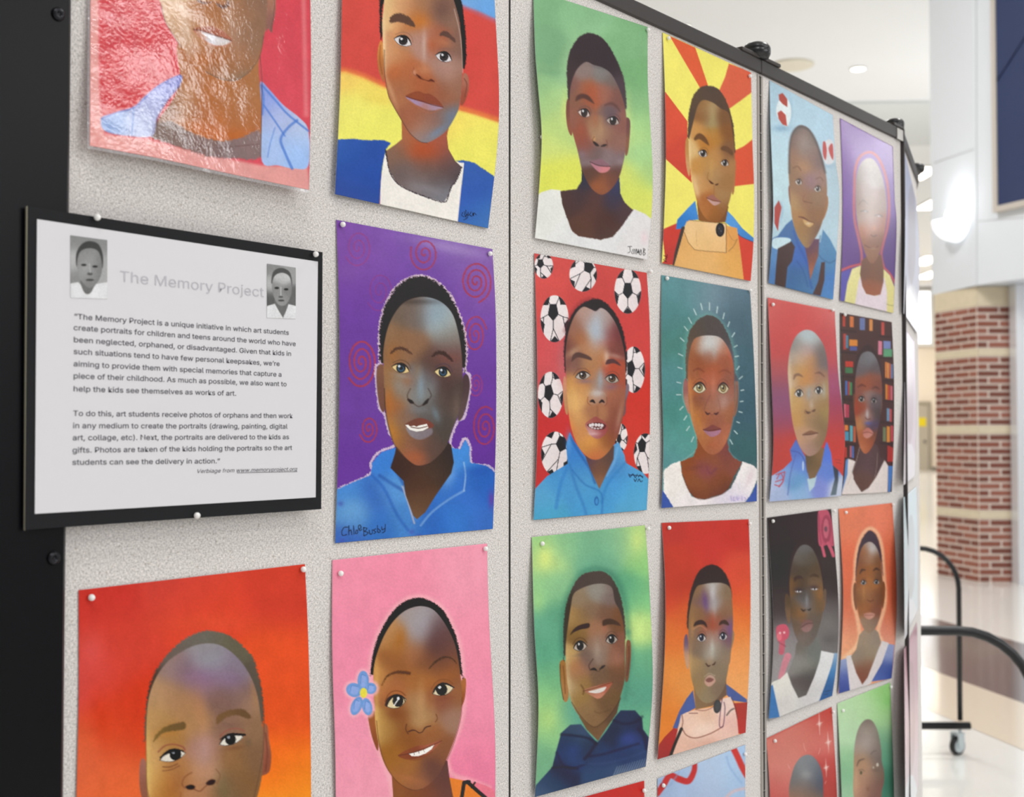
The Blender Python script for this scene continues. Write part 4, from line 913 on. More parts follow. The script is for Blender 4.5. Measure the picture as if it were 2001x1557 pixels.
def paint_e(p):      # pink with blue flower, frame (630,1050,3.07)
    p.bg([(300, 200, '#ee90a8'), (900, 150, '#f298ae'), (500, 300, '#ed8ca4'), (950, 500, '#ef90a8'), (150, 700, '#ed8ca6'), (150, 1300, '#ee94ac'), (950, 1100, '#ee8ea8'), (950, 1400, '#e87c9c'), (300, 1500, '#f09cb0'), (900, 250, '#f0a0b4')], 160)
    HO = [(290, 830), (296, 740), (315, 650), (345, 570), (390, 490), (440, 425), (500, 380), (560, 362), (620, 368), (690, 405), (740, 460), (785, 550), (815, 640), (832, 740), (838, 850)]
    p.ln(HO, 40, '#f5b8bc', a=.6, e=16); p.ln([(838, 850), (850, 1000), (830, 1120), (780, 1250), (750, 1330), (780, 1420), (880, 1455), (1000, 1500)], 30, '#f5b4b8', a=.6, e=14); p.ln([(280, 1060), (300, 1180), (345, 1300), (400, 1430), (420, 1560)], 30, '#f5b4b8', a=.6, e=14)
    # clothing
    p.sh([(760, 1440), (860, 1460), (960, 1500), (1060, 1580), (1060, 1900), (780, 1900)], '#e27e2e', e=4, sm=0)
    p.sh([(900, 1470), (960, 1480), (1030, 1520), (1040, 1600), (960, 1540)], '#e8788c', e=5)
    p.ln([(830, 1600), (850, 1470), (880, 1466)], 22, '#1c1614', e=3, sm=0); p.ln([(870, 1466), (930, 1520), (1000, 1580)], 22, '#1c1614', e=3, sm=0); p.ln([(895, 1500), (915, 1470)], 10, '#1c1614', e=3, sm=0)
    # neck
    p.sh([(415, 1420), (425, 1560), (430, 1900), (800, 1900), (785, 1560), (762, 1440), (750, 1340), (600, 1300)], [(450, 1530, '#8a522c'), (600, 1530, '#80472c'), (720, 1430, '#5d3c38'), (750, 1530, '#6a4038')], 70, e=3, sm=0)
    # ears
    p.sh([(838, 850), (858, 845), (862, 880), (855, 960), (838, 1010), (822, 1020), (828, 900)], [(848, 880, '#a8683a'), (840, 970, '#93522e')], 40, e=3)
    p.sh([(275, 1060), (282, 1130), (305, 1220), (335, 1275), (330, 1100), (310, 1040)], [(290, 1110, '#9a5a34'), (315, 1220, '#8a4c2c')], 50, e=3)
    p.sh(HO + [(800, 820), (330, 820)], '#241d1c', e=4, jag=5, js=5)
    # face
    p.sh([(305, 850), (312, 760), (330, 690), (370, 590), (420, 510), (480, 450), (540, 420), (600, 412), (660, 430), (710, 480), (760, 560), (795, 640), (815, 730), (830, 840), (838, 950), (830, 1060), (805, 1170), (770, 1270), (730, 1360), (690, 1430), (640, 1480), (580, 1515), (530, 1510), (470, 1480), (410, 1420), (365, 1340), (335, 1230), (315, 1080)],
         [(325, 850, '#c98a44'), (330, 1150, '#cfa050'), (400, 560, '#b8814e'), (460, 620, '#a8672c'), (540, 470, '#9c8c88'), (620, 480, '#978f94'), (570, 580, '#9c9094'), (690, 530, '#6e5254'), (750, 620, '#684440'), (680, 650, '#5c3a38'), (560, 680, '#a0623c'), (440, 760, '#9a5a2c'), (400, 900, '#a86034'), (600, 850, '#a8642e'), (640, 750, '#7c482e'), (780, 800, '#8a4e2c'), (720, 980, '#8a4a32'), (790, 1080, '#9c7058'), (590, 1000, '#a87448'), (590, 1060, '#b08856'), (480, 1080, '#8a4c24'), (400, 1150, '#a06c30'), (420, 1300, '#a0601e'), (500, 1400, '#a0602a'), (580, 1480, '#9a5a34'), (660, 1430, '#6c4034'), (740, 1280, '#8a5030'), (640, 1180, '#98592e'), (500, 1200, '#8f4f20'), (820, 950, '#965a34'), (760, 700, '#744432')], 48, e=3, clip=1)
    p.bl(590, 520, 70, 90, '#a8a4ac', .55); p.bl(470, 600, 30, 70, '#b06820', .45, 10); p.bl(690, 600, 90, 90, '#5a3a3c', .45); p.bl(325, 1050, 16, 300, '#e0b468', .6); p.bl(590, 980, 24, 110, '#c09060', .6); p.bl(575, 1110, 50, 40, '#b89060', .6); p.bl(780, 1080, 60, 60, '#a88070', .4)
    p.bl(440, 930, 90, 40, '#b06838', .4); p.bl(740, 840, 90, 40, '#b06a34', .5, -15); p.bl(440, 1060, 60, 30, '#804426', .5); p.bl(640, 960, 26, 90, '#8c4c28', .4); p.bl(520, 1450, 110, 24, '#b06c44', .6, 15); p.bl(680, 1350, 60, 70, '#5c3630', .4)
    p.ln([(325, 1100), (340, 1230), (370, 1340), (415, 1425), (475, 1485), (545, 1515), (600, 1508)], 5, '#5c3824', a=.6, e=3); p.ln([(838, 960), (830, 1080), (790, 1230), (745, 1340), (720, 1390)], 5, '#5c3024', a=.5, e=3)
    # brows
    p.ln([(358, 885), (385, 835), (430, 812), (480, 808), (522, 815)], [4, 10, 14, 20, 18], '#4e3016', a=.8, e=6, jag=3); p.ln([(640, 785), (680, 745), (730, 718), (775, 725), (805, 755)], [5, 13, 12, 8, 4], '#43301e', a=.8, e=5, jag=3)
    # eyes
    p.eye(442, 985, 124, 76, -18, iris='#1c1414', wh='#dcc9a0', ir=36, ix=.1, crease='#6e3c1c', lid='#281814', e=2, hx=.02, hl='#e8e8ee', brown='#2e2220')
    p.ln([(380, 1005), (395, 965), (440, 945), (480, 955), (497, 985)], [12, 9, 10, 8, 4], '#2a1c16', a=.85, e=4); p.ln([(430, 1008), (445, 985), (460, 965)], 6, '#e8e8ea', e=2)
    p.eye(722, 912, 130, 70, -14, iris='#181212', wh='#dcccac', ir=35, ix=-.05, crease='#7c4a28', lid='#241612', e=2, hl='#f0f0f4', brown='#2a2020')
    p.ln([(668, 930), (690, 890), (735, 876), (790, 900)], [5, 9, 9, 4], '#241814', e=3); p.bl(730, 965, 60, 12, '#7c4634', .5, -10)
    # nose
    p.ln([(505, 1120), (500, 1150), (515, 1178)], 5, '#4a2a18', a=.8, e=4); p.ln([(516, 1165), (540, 1156), (562, 1160), (580, 1172), (600, 1165), (618, 1140), (650, 1130)], [6, 8, 5, 5, 5, 8, 6], '#3a2014', a=.85, e=3); p.ln([(682, 1060), (690, 1085), (678, 1105)], 5, '#5a3018', a=.7, e=4)
    # mouth
    p.sh([(455, 1308), (520, 1268), (580, 1248), (620, 1245), (680, 1225), (716, 1216), (680, 1262), (630, 1300), (570, 1325), (510, 1328)], [(520, 1290, '#8c4a30'), (650, 1250, '#a05a44'), (560, 1320, '#7a3c28')], 35, e=3)
    p.sh([(520, 1298), (550, 1290), (575, 1284), (610, 1272), (640, 1258), (670, 1244), (655, 1270), (620, 1295), (575, 1312), (535, 1312)], '#f2ece6', e=2.4, sm=0)
    for q in ((548, 1290), (577, 1282), (607, 1272)): p.ln([q, (q[0] + 4, q[1] + 14)], 3, '#5c3c34', a=.8, e=1.6)
    p.ln([(455, 1308), (520, 1296), (600, 1270), (680, 1236), (716, 1218)], 4, '#4c281c', a=.8, e=3); p.ln([(460, 1312), (520, 1332), (590, 1328), (660, 1285)], 7, '#7c3e28', a=.6, e=5)
    # flower
    ft = [(245, 860, 34, 60, 0), (190, 915, 48, 42, 20), (205, 1010, 32, 58, 22), (268, 1015, 30, 52, -14), (290, 905, 34, 34, 0)]
    for x_, y_, a_, b_, r_ in ft: p.el(x_, y_, a_ + 16, b_ + 16, '#f4b4c0', e=12, rot=r_, a=.7)
    for x_, y_, a_, b_, r_ in ft:
        p.el(x_, y_, a_, b_, '#6f9ad4', e=4, rot=r_); p.el(x_, y_, a_ * .62, b_ * .68, '#8fa8e0', e=7, rot=r_); p.ln([(x_ - a_ * .5, y_ + b_ * .3), (x_ - a_ * .3, y_ - b_ * .6), (x_ + a_ * .4, y_ - b_ * .5)], 5, '#4f7cc0', a=.7, e=3)
    p.el(247, 932, 22, 30, '#e6d84c', e=3); p.el(262, 875, 5, 26, '#7fa4dc', e=4)
    p.grain(.025)

# frames and sheets
lam, (LX, LY, LO, _l, _r) = sheet(PL1, [(575, -1500), (556, -500), (548, 890)], [(1880, -880), (1896, 0), (1900, 500), (1888, 1160)], paint_a, 'laminated red portrait cut off by the top edge, with a light blue collar', (0, 0, 3.1266), 'film', 1.9,
      curl(bl=.001, br=.004, b=.011, r=.001), bot=[(0, 0), (.3, -8 / 3.1), (.7, 0), (1, 0)], seed=2)
M_FILM = mat('clear_laminate', '#e8eaf0', 0.08, coat=.5)
M_FILM.node_tree.nodes['Principled BSDF'].inputs['Alpha'].default_value = .22
_ex = np.concatenate([LX[::6, 0], LX[-1, ::6], [LX[-1, -1]]]); _ey = np.concatenate([LY[::6, 0], LY[-1, ::6], [LY[-1, -1]]]); _eo = np.concatenate([LO[::6, 0], LO[-1, ::6], [LO[-1, -1]]])
_nl = len(LX[::6, 0]); _m = len(_ex)
_dx = np.where(np.arange(_m) < _nl, -5.0, 0.0); _dy = np.where(np.arange(_m) < _nl, 0.0, 6.0); _dx[_nl - 1] = -5; _dy[_nl - 1] = 5; _dx[_nl] = -5; _dy[_nl] = 6
_a = PL1.hit(_ex, _ey, _eo - .0002) - np.array(lam.location); _b = PL1.hit(_ex + _dx, _ey + _dy, _eo + .0008 * np.sin(np.arange(_m) * .35)) - np.array(lam.location)
mesh_ob('laminate_edge', np.concatenate([_a, _b]), [(i, i + _m, i + 1 + _m, i + 1) for i in range(_m - 1)], M_FILM, lam, True)
sheet(PL1, [(110, -720), (96, 0), (84, 600), (50, 1284)], [(1085, -560), (1105, 0), (1134, 600), (1120, 1000), (1062, 1510)], paint_b, 'portrait with red, yellow and blue bands, person in a navy jacket over a white shirt', (640, 0, 3.385), 'matte', 1.5, curl(l=.004, bl=.003, b=.002, c=.004), seed=3)
sheet(PL1, [(40, 22), (55, 500), (52, 1000), (35, 1512)], [(760, 157), (776, 500), (776, 1000), (762, 1446)], paint_c, 'purple portrait covered with red spirals, person in a bright blue collared shirt', (640, 420, 2.358), 'satin', 1.4, curl(l=.003, b=.001, c=.003, r=.002), seed=4)
sheet(PL1, [(208, 238), (208, 900), (190, 1800), (196, 2480)], [(1651, 72), (1674, 600), (1690, 1400), (1690, 2120)], paint_d, 'red to orange portrait cut off by the bottom edge, glancing person with a mauve forehead', (90, 1080, 3.264), 'matte', 1.8, curl(c=.005, b=.003), seed=5)
sheet(PL1, [(60, 136), (60, 700), (78, 1300), (84, 2050)], [(988, 36), (1000, 500), (1036, 1200), (1034, 1840)], paint_e, 'pink portrait with a blue five-petal flower over the ear', (630, 1050, 3.07), 'satin', 1.5, curl(l=.003, c=.004, r=.002), seed=6)

# the sign: black mat board, white sheet and its print
def plane_quad(name, pl, pts, off, m, parent, org, thick=.0003):
    f_ = [pl.hit(x, y, off) for x, y in pts]; b_ = [q - pl.n * thick for q in f_]
    v = [q - org for q in f_ + b_]
    return mesh_ob(name, v, [(0, 1, 2, 3), (7, 6, 5, 4), (0, 4, 5, 1), (1, 5, 6, 2), (2, 6, 7, 3), (3, 7, 4, 0)], m, parent)
SG = lambda a, b: (a / 2.289, 380 + b / 2.289)
so_ = PL1.hit(*SG(780, 1450), .004)
sign = thing('sign_board', 'white text sign on a black mat overlapping the dark end post', 'sign', tuple(so_))
OFS = .0165
M_MAT = mat('black_mat_board', '#0e0f13', 0.7, spec=.3); M_SHEET = mat('white_sheet', '#d9d7da', 0.6, noise=(6, .01)); M_EDGE = mat('mat_core', '#8a8672', .8)
plane_quad('mat_board', PL1, [SG(124, 52), SG(112, 1500), SG(1437, 1407), SG(1443, 258)], OFS, M_MAT, sign, so_, .0016)
plane_quad('mat_edge', PL1, [SG(119, 52), SG(110, 1502), SG(114, 1502), SG(124, 52)], OFS - .0002, M_EDGE, sign, so_, .0015)
plane_quad('paper', PL1, [SG(166, 110), SG(156, 1428), SG(1412, 1354), SG(1422, 300)], OFS + .0005, M_SHEET, sign, so_, .0002)
M_INK = mat('grey_ink', '#4a4a52', .7); M_INK2 = mat('pale_grey_ink', '#bcbac0', .7)
FONT = None
try:
    import os
    _fd = bpy.utils.system_resource('DATAFILES', path='fonts')
    _ff = os.path.join(_fd, 'Inter.woff2')
    if os.path.exists(_ff): FONT = bpy.data.fonts.load(_ff)
except Exception: FONT = None
def text_on(s, a, b, hgt, m, name='lettering', off=OFS + .00075, shear=0.0, bold=0.0):
    """one line of lettering from baseline start a to baseline end b (sign sketch units), cap height hgt at a"""
    cu = bpy.data.curves.new('t', 'FONT'); cu.body = s; cu.size = 1.0; cu.shear = shear; cu.offset = bold; cu.resolution_u = 3
    if FONT: cu.font = FONT
    to = bpy.data.objects.new('t', cu); COL.objects.link(to)
    me = bpy.data.meshes.new_from_object(to)
    bpy.data.objects.remove(to)
    n = len(me.vertices); co = np.zeros(n * 3); me.vertices.foreach_get('co', co); co = co.reshape(-1, 3)
    pa, pb = PL1.hit(*SG(*a), off), PL1.hit(*SG(*b), off); ph = PL1.hit(*SG(a[0], a[1] - hgt), off)
    w_ = co[:, 0].max(); H = np.linalg.norm(ph - pa) / .70
    dx = (pb - pa) / w_; up = np.array([0, 0, H])
    new = pa + co[:, :1] * dx + co[:, 1:2] * up - so_
    me.vertices.foreach_set('co', new.ravel()); me.materials.clear(); me.materials.append(m); me.update()
    o = bpy.data.objects.new(name, me); COL.objects.link(o); o.parent = sign
    if len(me.polygons) and me.polygons[0].normal.dot(Vector(PL1.n)) < 0: me.flip_normals()
    return o
lines = [('“The Memory Project is a unique initiative in which art students', (330, 556), (1292, 628)), ('create portraits for children and teens around the world who have', (328, 606), (1323, 678)),
         ('been neglected, orphaned, or disadvantaged. Given that kids in', (328, 660), (1302, 722)), ('such situations tend to have few personal keepsakes, we’re', (328, 713), (1251, 767)),
         ('aiming to provide them with special memories that capture a', (328, 768), (1259, 815)), ('piece of their childhood. As much as possible, we also want to', (327, 822), (1282, 858)),
         ('help the kids see themselves as works of art.', (327, 880), (1056, 900)), ('To do this, art students receive photos of orphans and then work', (326, 990), (1310, 1000)),
         ('in any medium to create the portraits (drawing, painting, digital', (325, 1045), (1286, 1047)), ('art, collage, etc). Next, the portraits are delivered to the kids as', (324, 1099), (1293, 1094)),
         ('gifts. Photos are taken of the kids holding the portraits so the art', (323, 1155), (1307, 1142)), ('students can see the delivery in action.”', (322, 1209), (984, 1202))]
for s_, a, b in lines: text_on(s_, a, b, 33, M_INK, bold=.006)
text_on('The Memory Project', (533, 388), (1180, 459), 66, M_INK2, 'heading')
text_on('Verbiage from www.memoryproject.org', (878, 1246), (1330, 1235), 24, M_INK, 'footer', shear=.25)
plane_quad('underline', PL1, [SG(1060, 1244), SG(1060, 1246), SG(1330, 1240), SG(1330, 1238)], OFS + .00075, M_INK, sign, so_, .00005)
def small_photo(x0, y0, x1, y1, dy, fn, seed):
    lp = [(x0, y0), (x0 - 2, y1 - dy * 0)]; 
    def pf(p): fn(p); p.grain(.05, .9)
    o, _ = sheet(PL1, [(x0, y0), (x0, y1)], [(x1, y0 + dy), (x1, y1 + dy * .25)], pf, '', (0, 380, 2.289), 'matte', 1.0, None, seed=seed, name='printed_photo', thick=.0001, base=OFS + .0008)
    for kk in ('label', 'category'): del o[kk]
    o['label'] = 'small grey printed portrait'
    o.parent = sign; o.location = Vector(o.location) - Vector(so_)
def ph1(p):
    p.bg([(330, 200, '#8c8c8c'), (460, 220, '#8a8a8a'), (330, 300, '#b4b4b4'), (460, 300, '#a8a8a8'), (330, 380, '#8a8a8a')], 30)
    p.sh([(300, 400), (350, 392), (400, 440), (430, 400), (490, 390), (490, 480), (300, 480)], '#dcdcde', e=3, sm=0)
    p.sh([(362, 380), (372, 430), (392, 446), (412, 430), (424, 380)], '#707070', e=3)
    p.sh([(340, 310), (342, 260), (365, 222), (400, 208), (440, 222), (460, 270), (458, 330), (440, 300), (420, 250), (370, 255), (350, 320)], '#4a4a4a', e=3)
    p.sh([(345, 300), (360, 255), (400, 240), (440, 255), (456, 310), (452, 360), (430, 400), (400, 418), (370, 395), (348, 350)], [(370, 280, '#8a8a8a'), (400, 320, '#a0a0a0'), (440, 320, '#7d7d7d'), (400, 390, '#808080'), (370, 360, '#999')], 25, e=3)
    p.el(375, 315, 12, 5, '#333', e=3); p.el(425, 322, 12, 5, '#333', e=3); p.el(402, 355, 12, 6, '#555', e=4); p.el(402, 382, 18, 5, '#4c4c4c', e=3); p.ln([(400, 310), (404, 350)], 4, '#c0c0c0', a=.6, e=3)
def ph2(p):
    p.bg([(1210, 330, '#8a8a8a'), (1310, 340, '#9a9a9a'), (1205, 470, '#606060'), (1315, 470, '#6a6a6a'), (1210, 400, '#b4b4b4')], 25)
    p.sh([(1190, 500), (1230, 488), (1266, 552), (1290, 490), (1330, 500), (1330, 570), (1190, 570)], '#dedee0', e=3, sm=0)
    p.sh([(1230, 470), (1236, 500), (1266, 540), (1286, 500), (1290, 460)], '#6e6e6e', e=3)
    p.sh([(1216, 400), (1220, 350), (1245, 330), (1275, 332), (1300, 355), (1304, 410), (1260, 360)], '#555', e=3)
    p.sh([(1216, 410), (1228, 365), (1262, 350), (1295, 368), (1305, 420), (1298, 460), (1275, 495), (1245, 492), (1224, 455)], [(1262, 375, '#c0c0c0'), (1235, 420, '#8a8a8a'), (1290, 430, '#808080'), (1262, 470, '#909090')], 20, e=3)
    p.el(1238, 418, 10, 5, '#333', e=3); p.el(1280, 424, 10, 5, '#333', e=3); p.el(1256, 458, 10, 4, '#555', e=3); p.el(1258, 474, 14, 4, '#4a4a4a', e=3); p.ln([(1256, 415), (1256, 450)], 4, '#d0d0d0', a=.7, e=3)
small_photo(315, 182, 480, 462, 22, ph1, 31); small_photo(1194, 309, 1323, 552, 18, ph2, 32)
# ------------------------------------------------------------------ panel 2 drawings
def paint_f(p):      # green portrait, white tank top, frame (1030,0,2.992)
    p.bg([(100, 50, '#7dae80'), (350, 60, '#84b486'), (100, 250, '#78a67c'), (150, 380, '#76a47a'), (600, 250, '#7cae7c'), (650, 450, '#76aa74'), (640, 600, '#84b27c'), (80, 480, '#92bc84'), (150, 600, '#a4c884'), (180, 750, '#b4d07c'), (130, 860, '#cad87a'), (150, 1000, '#dade5c'), (220, 700, '#b8ce80'), (640, 720, '#a0cc88'), (650, 900, '#a0cc8c'), (600, 800, '#b2d084'), (690, 1000, '#a8cc84'), (620, 1080, '#d0da62'), (660, 1200, '#d6dc66'), (560, 1020, '#d4dc70'), (300, 100, '#88b888')], 55)
    p.bl(240, 380, 50, 160, '#b0d49c', .5, 15, 0); p.bl(420, 170, 120, 50, '#9ac898', .4, 0, 0); p.bl(590, 700, 24, 130, '#cfe08c', .5, 0, 0); p.bl(120, 420, 90, 22, '#6e9a74', .5, 8, 0); p.bl(220, 640, 20, 90, '#d6dc7c', .5, 0, 0)
    # shirt
    p.sh([(40, 1160), (80, 1125), (140, 1106), (195, 1112), (300, 1260), (420, 1340), (520, 1300), (625, 1222), (690, 1250), (740, 1290), (740, 1600), (30, 1500)], [(100, 1250, '#e2e2dc'), (300, 1420, '#dedede'), (600, 1350, '#dcdcdc'), (680, 1400, '#e0dada')], 100, e=4, sm=0)
    p.bl(685, 1390, 22, 40, '#e6ccd0', .7, 0, 0)
    # neck
    p.sh([(320, 980), (318, 1060), (290, 1105), (195, 1118), (205, 1190), (235, 1280), (262, 1350), (300, 1380), (360, 1390), (430, 1402), (500, 1385), (545, 1335), (590, 1270), (622, 1228), (570, 1185), (545, 1130), (540, 1040), (430, 1000)],
         [(340, 1060, '#2e2e40'), (300, 1150, '#453236'), (520, 1090, '#33375a'), (500, 1170, '#3a3244'), (400, 1150, '#553632'), (240, 1180, '#4c3430'), (380, 1250, '#573830'), (320, 1340, '#5a3c30'), (450, 1280, '#4a2e28'), (480, 1370, '#4f3630'), (580, 1230, '#4c3638')], 42, e=4, sm=0, jag=2)
    # ears
    p.sh([(245, 580), (230, 600), (228, 680), (240, 760), (262, 790), (270, 680)], [(240, 640, '#74443a'), (250, 740, '#8c543e')], 40, e=3); p.sh([(575, 700), (590, 688), (603, 715), (600, 800), (590, 890), (575, 905), (568, 800)], [(590, 730, '#6e4844'), (585, 850, '#855a44')], 40, e=3)
    # hair
    p.sh([(248, 590), (236, 500), (232, 420), (240, 340), (262, 275), (300, 220), (340, 196), (380, 194), (430, 215), (480, 270), (520, 345), (550, 410), (570, 480), (578, 560), (576, 640), (500, 600), (330, 600)],
         [(320, 260, '#352a2e'), (480, 350, '#352a2e'), (250, 470, '#3c2e30'), (565, 540, '#4a3c42')], 60, e=5, jag=3)
    # face
    p.sh([(248, 600), (252, 520), (270, 450), (300, 395), (345, 362), (390, 380), (440, 395), (490, 430), (530, 500), (560, 580), (578, 660), (580, 760), (575, 880), (560, 960), (540, 1030), (510, 1085), (470, 1125), (430, 1138), (385, 1110), (350, 1060), (320, 990), (295, 880), (265, 770), (250, 690)],
         [(262, 500, '#7c5048'), (330, 420, '#86706a'), (440, 430, '#7c7672'), (500, 470, '#6d5c58'), (350, 520, '#a05a3a'), (370, 580, '#a85030'), (300, 560, '#84543e'), (450, 540, '#9c5c48'), (530, 560, '#7c4c42'), (270, 700, '#8c5240'), (300, 800, '#964a34'), (340, 860, '#8c4a3c'), (330, 640, '#84503c'), (420, 700, '#a06a48'), (425, 780, '#a8805c'), (470, 680, '#645058'), (470, 800, '#8c5c4c'), (550, 720, '#8a5448'), (540, 850, '#8f5e50'), (330, 920, '#786062'), (400, 900, '#6e5654'), (480, 920, '#826a6c'), (550, 930, '#7c6468'), (370, 1020, '#5c382c'), (420, 1080, '#8c4c2c'), (500, 1060, '#74402e'), (440, 1110, '#8c4c2e'), (540, 1000, '#623c34')], 32, e=4, clip=1)
    p.bl(370, 530, 50, 50, '#b05030', .5); p.bl(400, 660, 16, 80, '#b0603c', .5); p.bl(430, 740, 18, 80, '#b8906c', .5); p.bl(390, 810, 10, 16, '#d8a868', .9); p.bl(310, 740, 26, 60, '#9c4c30', .5); p.bl(430, 660, 60, 20, '#5c4c58', .3); p.bl(440, 395, 100, 14, '#4a4448', .4, 12)
    p.bl(410, 960, 100, 20, '#b0a0aa', .35, 5); p.bl(545, 945, 30, 24, '#a89aa0', .5); p.bl(410, 1090, 40, 36, '#a05a30', .6); p.bl(320, 900, 24, 20, '#8c8094', .4)
    # brows / eyes
    p.sh([(284, 590), (290, 562), (320, 548), (360, 560), (392, 604), (370, 595), (330, 575), (300, 585)], '#54352e', e=7); p.ln([(455, 615), (490, 605), (520, 620), (542, 650)], [8, 16, 14, 6], '#5c3c38', a=.75, e=7)
    p.eye(334, 660, 74, 48, 22, iris='#2a1e1c', wh='#cdbab0', lid='#2c1e20', ir=26, brown='#3c302c', crease='#5c4444', e=2.4)
    p.eye(502, 706, 78, 48, 16, iris='#2a201e', wh='#b8a8a0', lid='#2c2022', ir=26, brown='#3c322e', crease='#54444c', e=2.4)
    # nose mouth
    p.ln([(392, 800), (382, 820), (392, 840)], 6, '#6c4030', a=.7, e=5); p.ln([(390, 830), (405, 845), (418, 852)], [8, 16, 5], '#2a1a18', e=5); p.ln([(435, 855), (450, 850), (464, 846)], [6, 14, 6], '#2c1a1a', e=5); p.ln([(464, 820), (470, 845), (466, 860)], 6, '#6c4238', a=.6, e=5)
    p.sh([(370, 948), (400, 935), (430, 930), (455, 945), (482, 970), (430, 972)], '#86606a', e=5); p.sh([(372, 952), (420, 972), (484, 975), (470, 1002), (430, 1010), (400, 990)], [(400, 975, '#b07480'), (450, 990, '#c87c80')], 20, e=4); p.ln([(368, 946), (410, 964), (450, 972), (486, 972)], 5, '#4c2e34', a=.8, e=3)
    for q in ([(600, 1440), (602, 1470), (590, 1478)], [(588, 1442), (612, 1440)], [(618, 1458), (612, 1480), (624, 1480), (624, 1456)], [(632, 1456), (632, 1484)], [(640, 1484), (640, 1456), (648, 1480), (652, 1458), (656, 1486)], [(664, 1458), (658, 1486), (668, 1486), (666, 1460)], [(680, 1452), (680, 1494)], [(680, 1452), (690, 1460), (681, 1470), (691, 1482), (680, 1494)]):
        p.ln(q, 3.4, '#30302e', e=1.8)
    p.grain(.025)

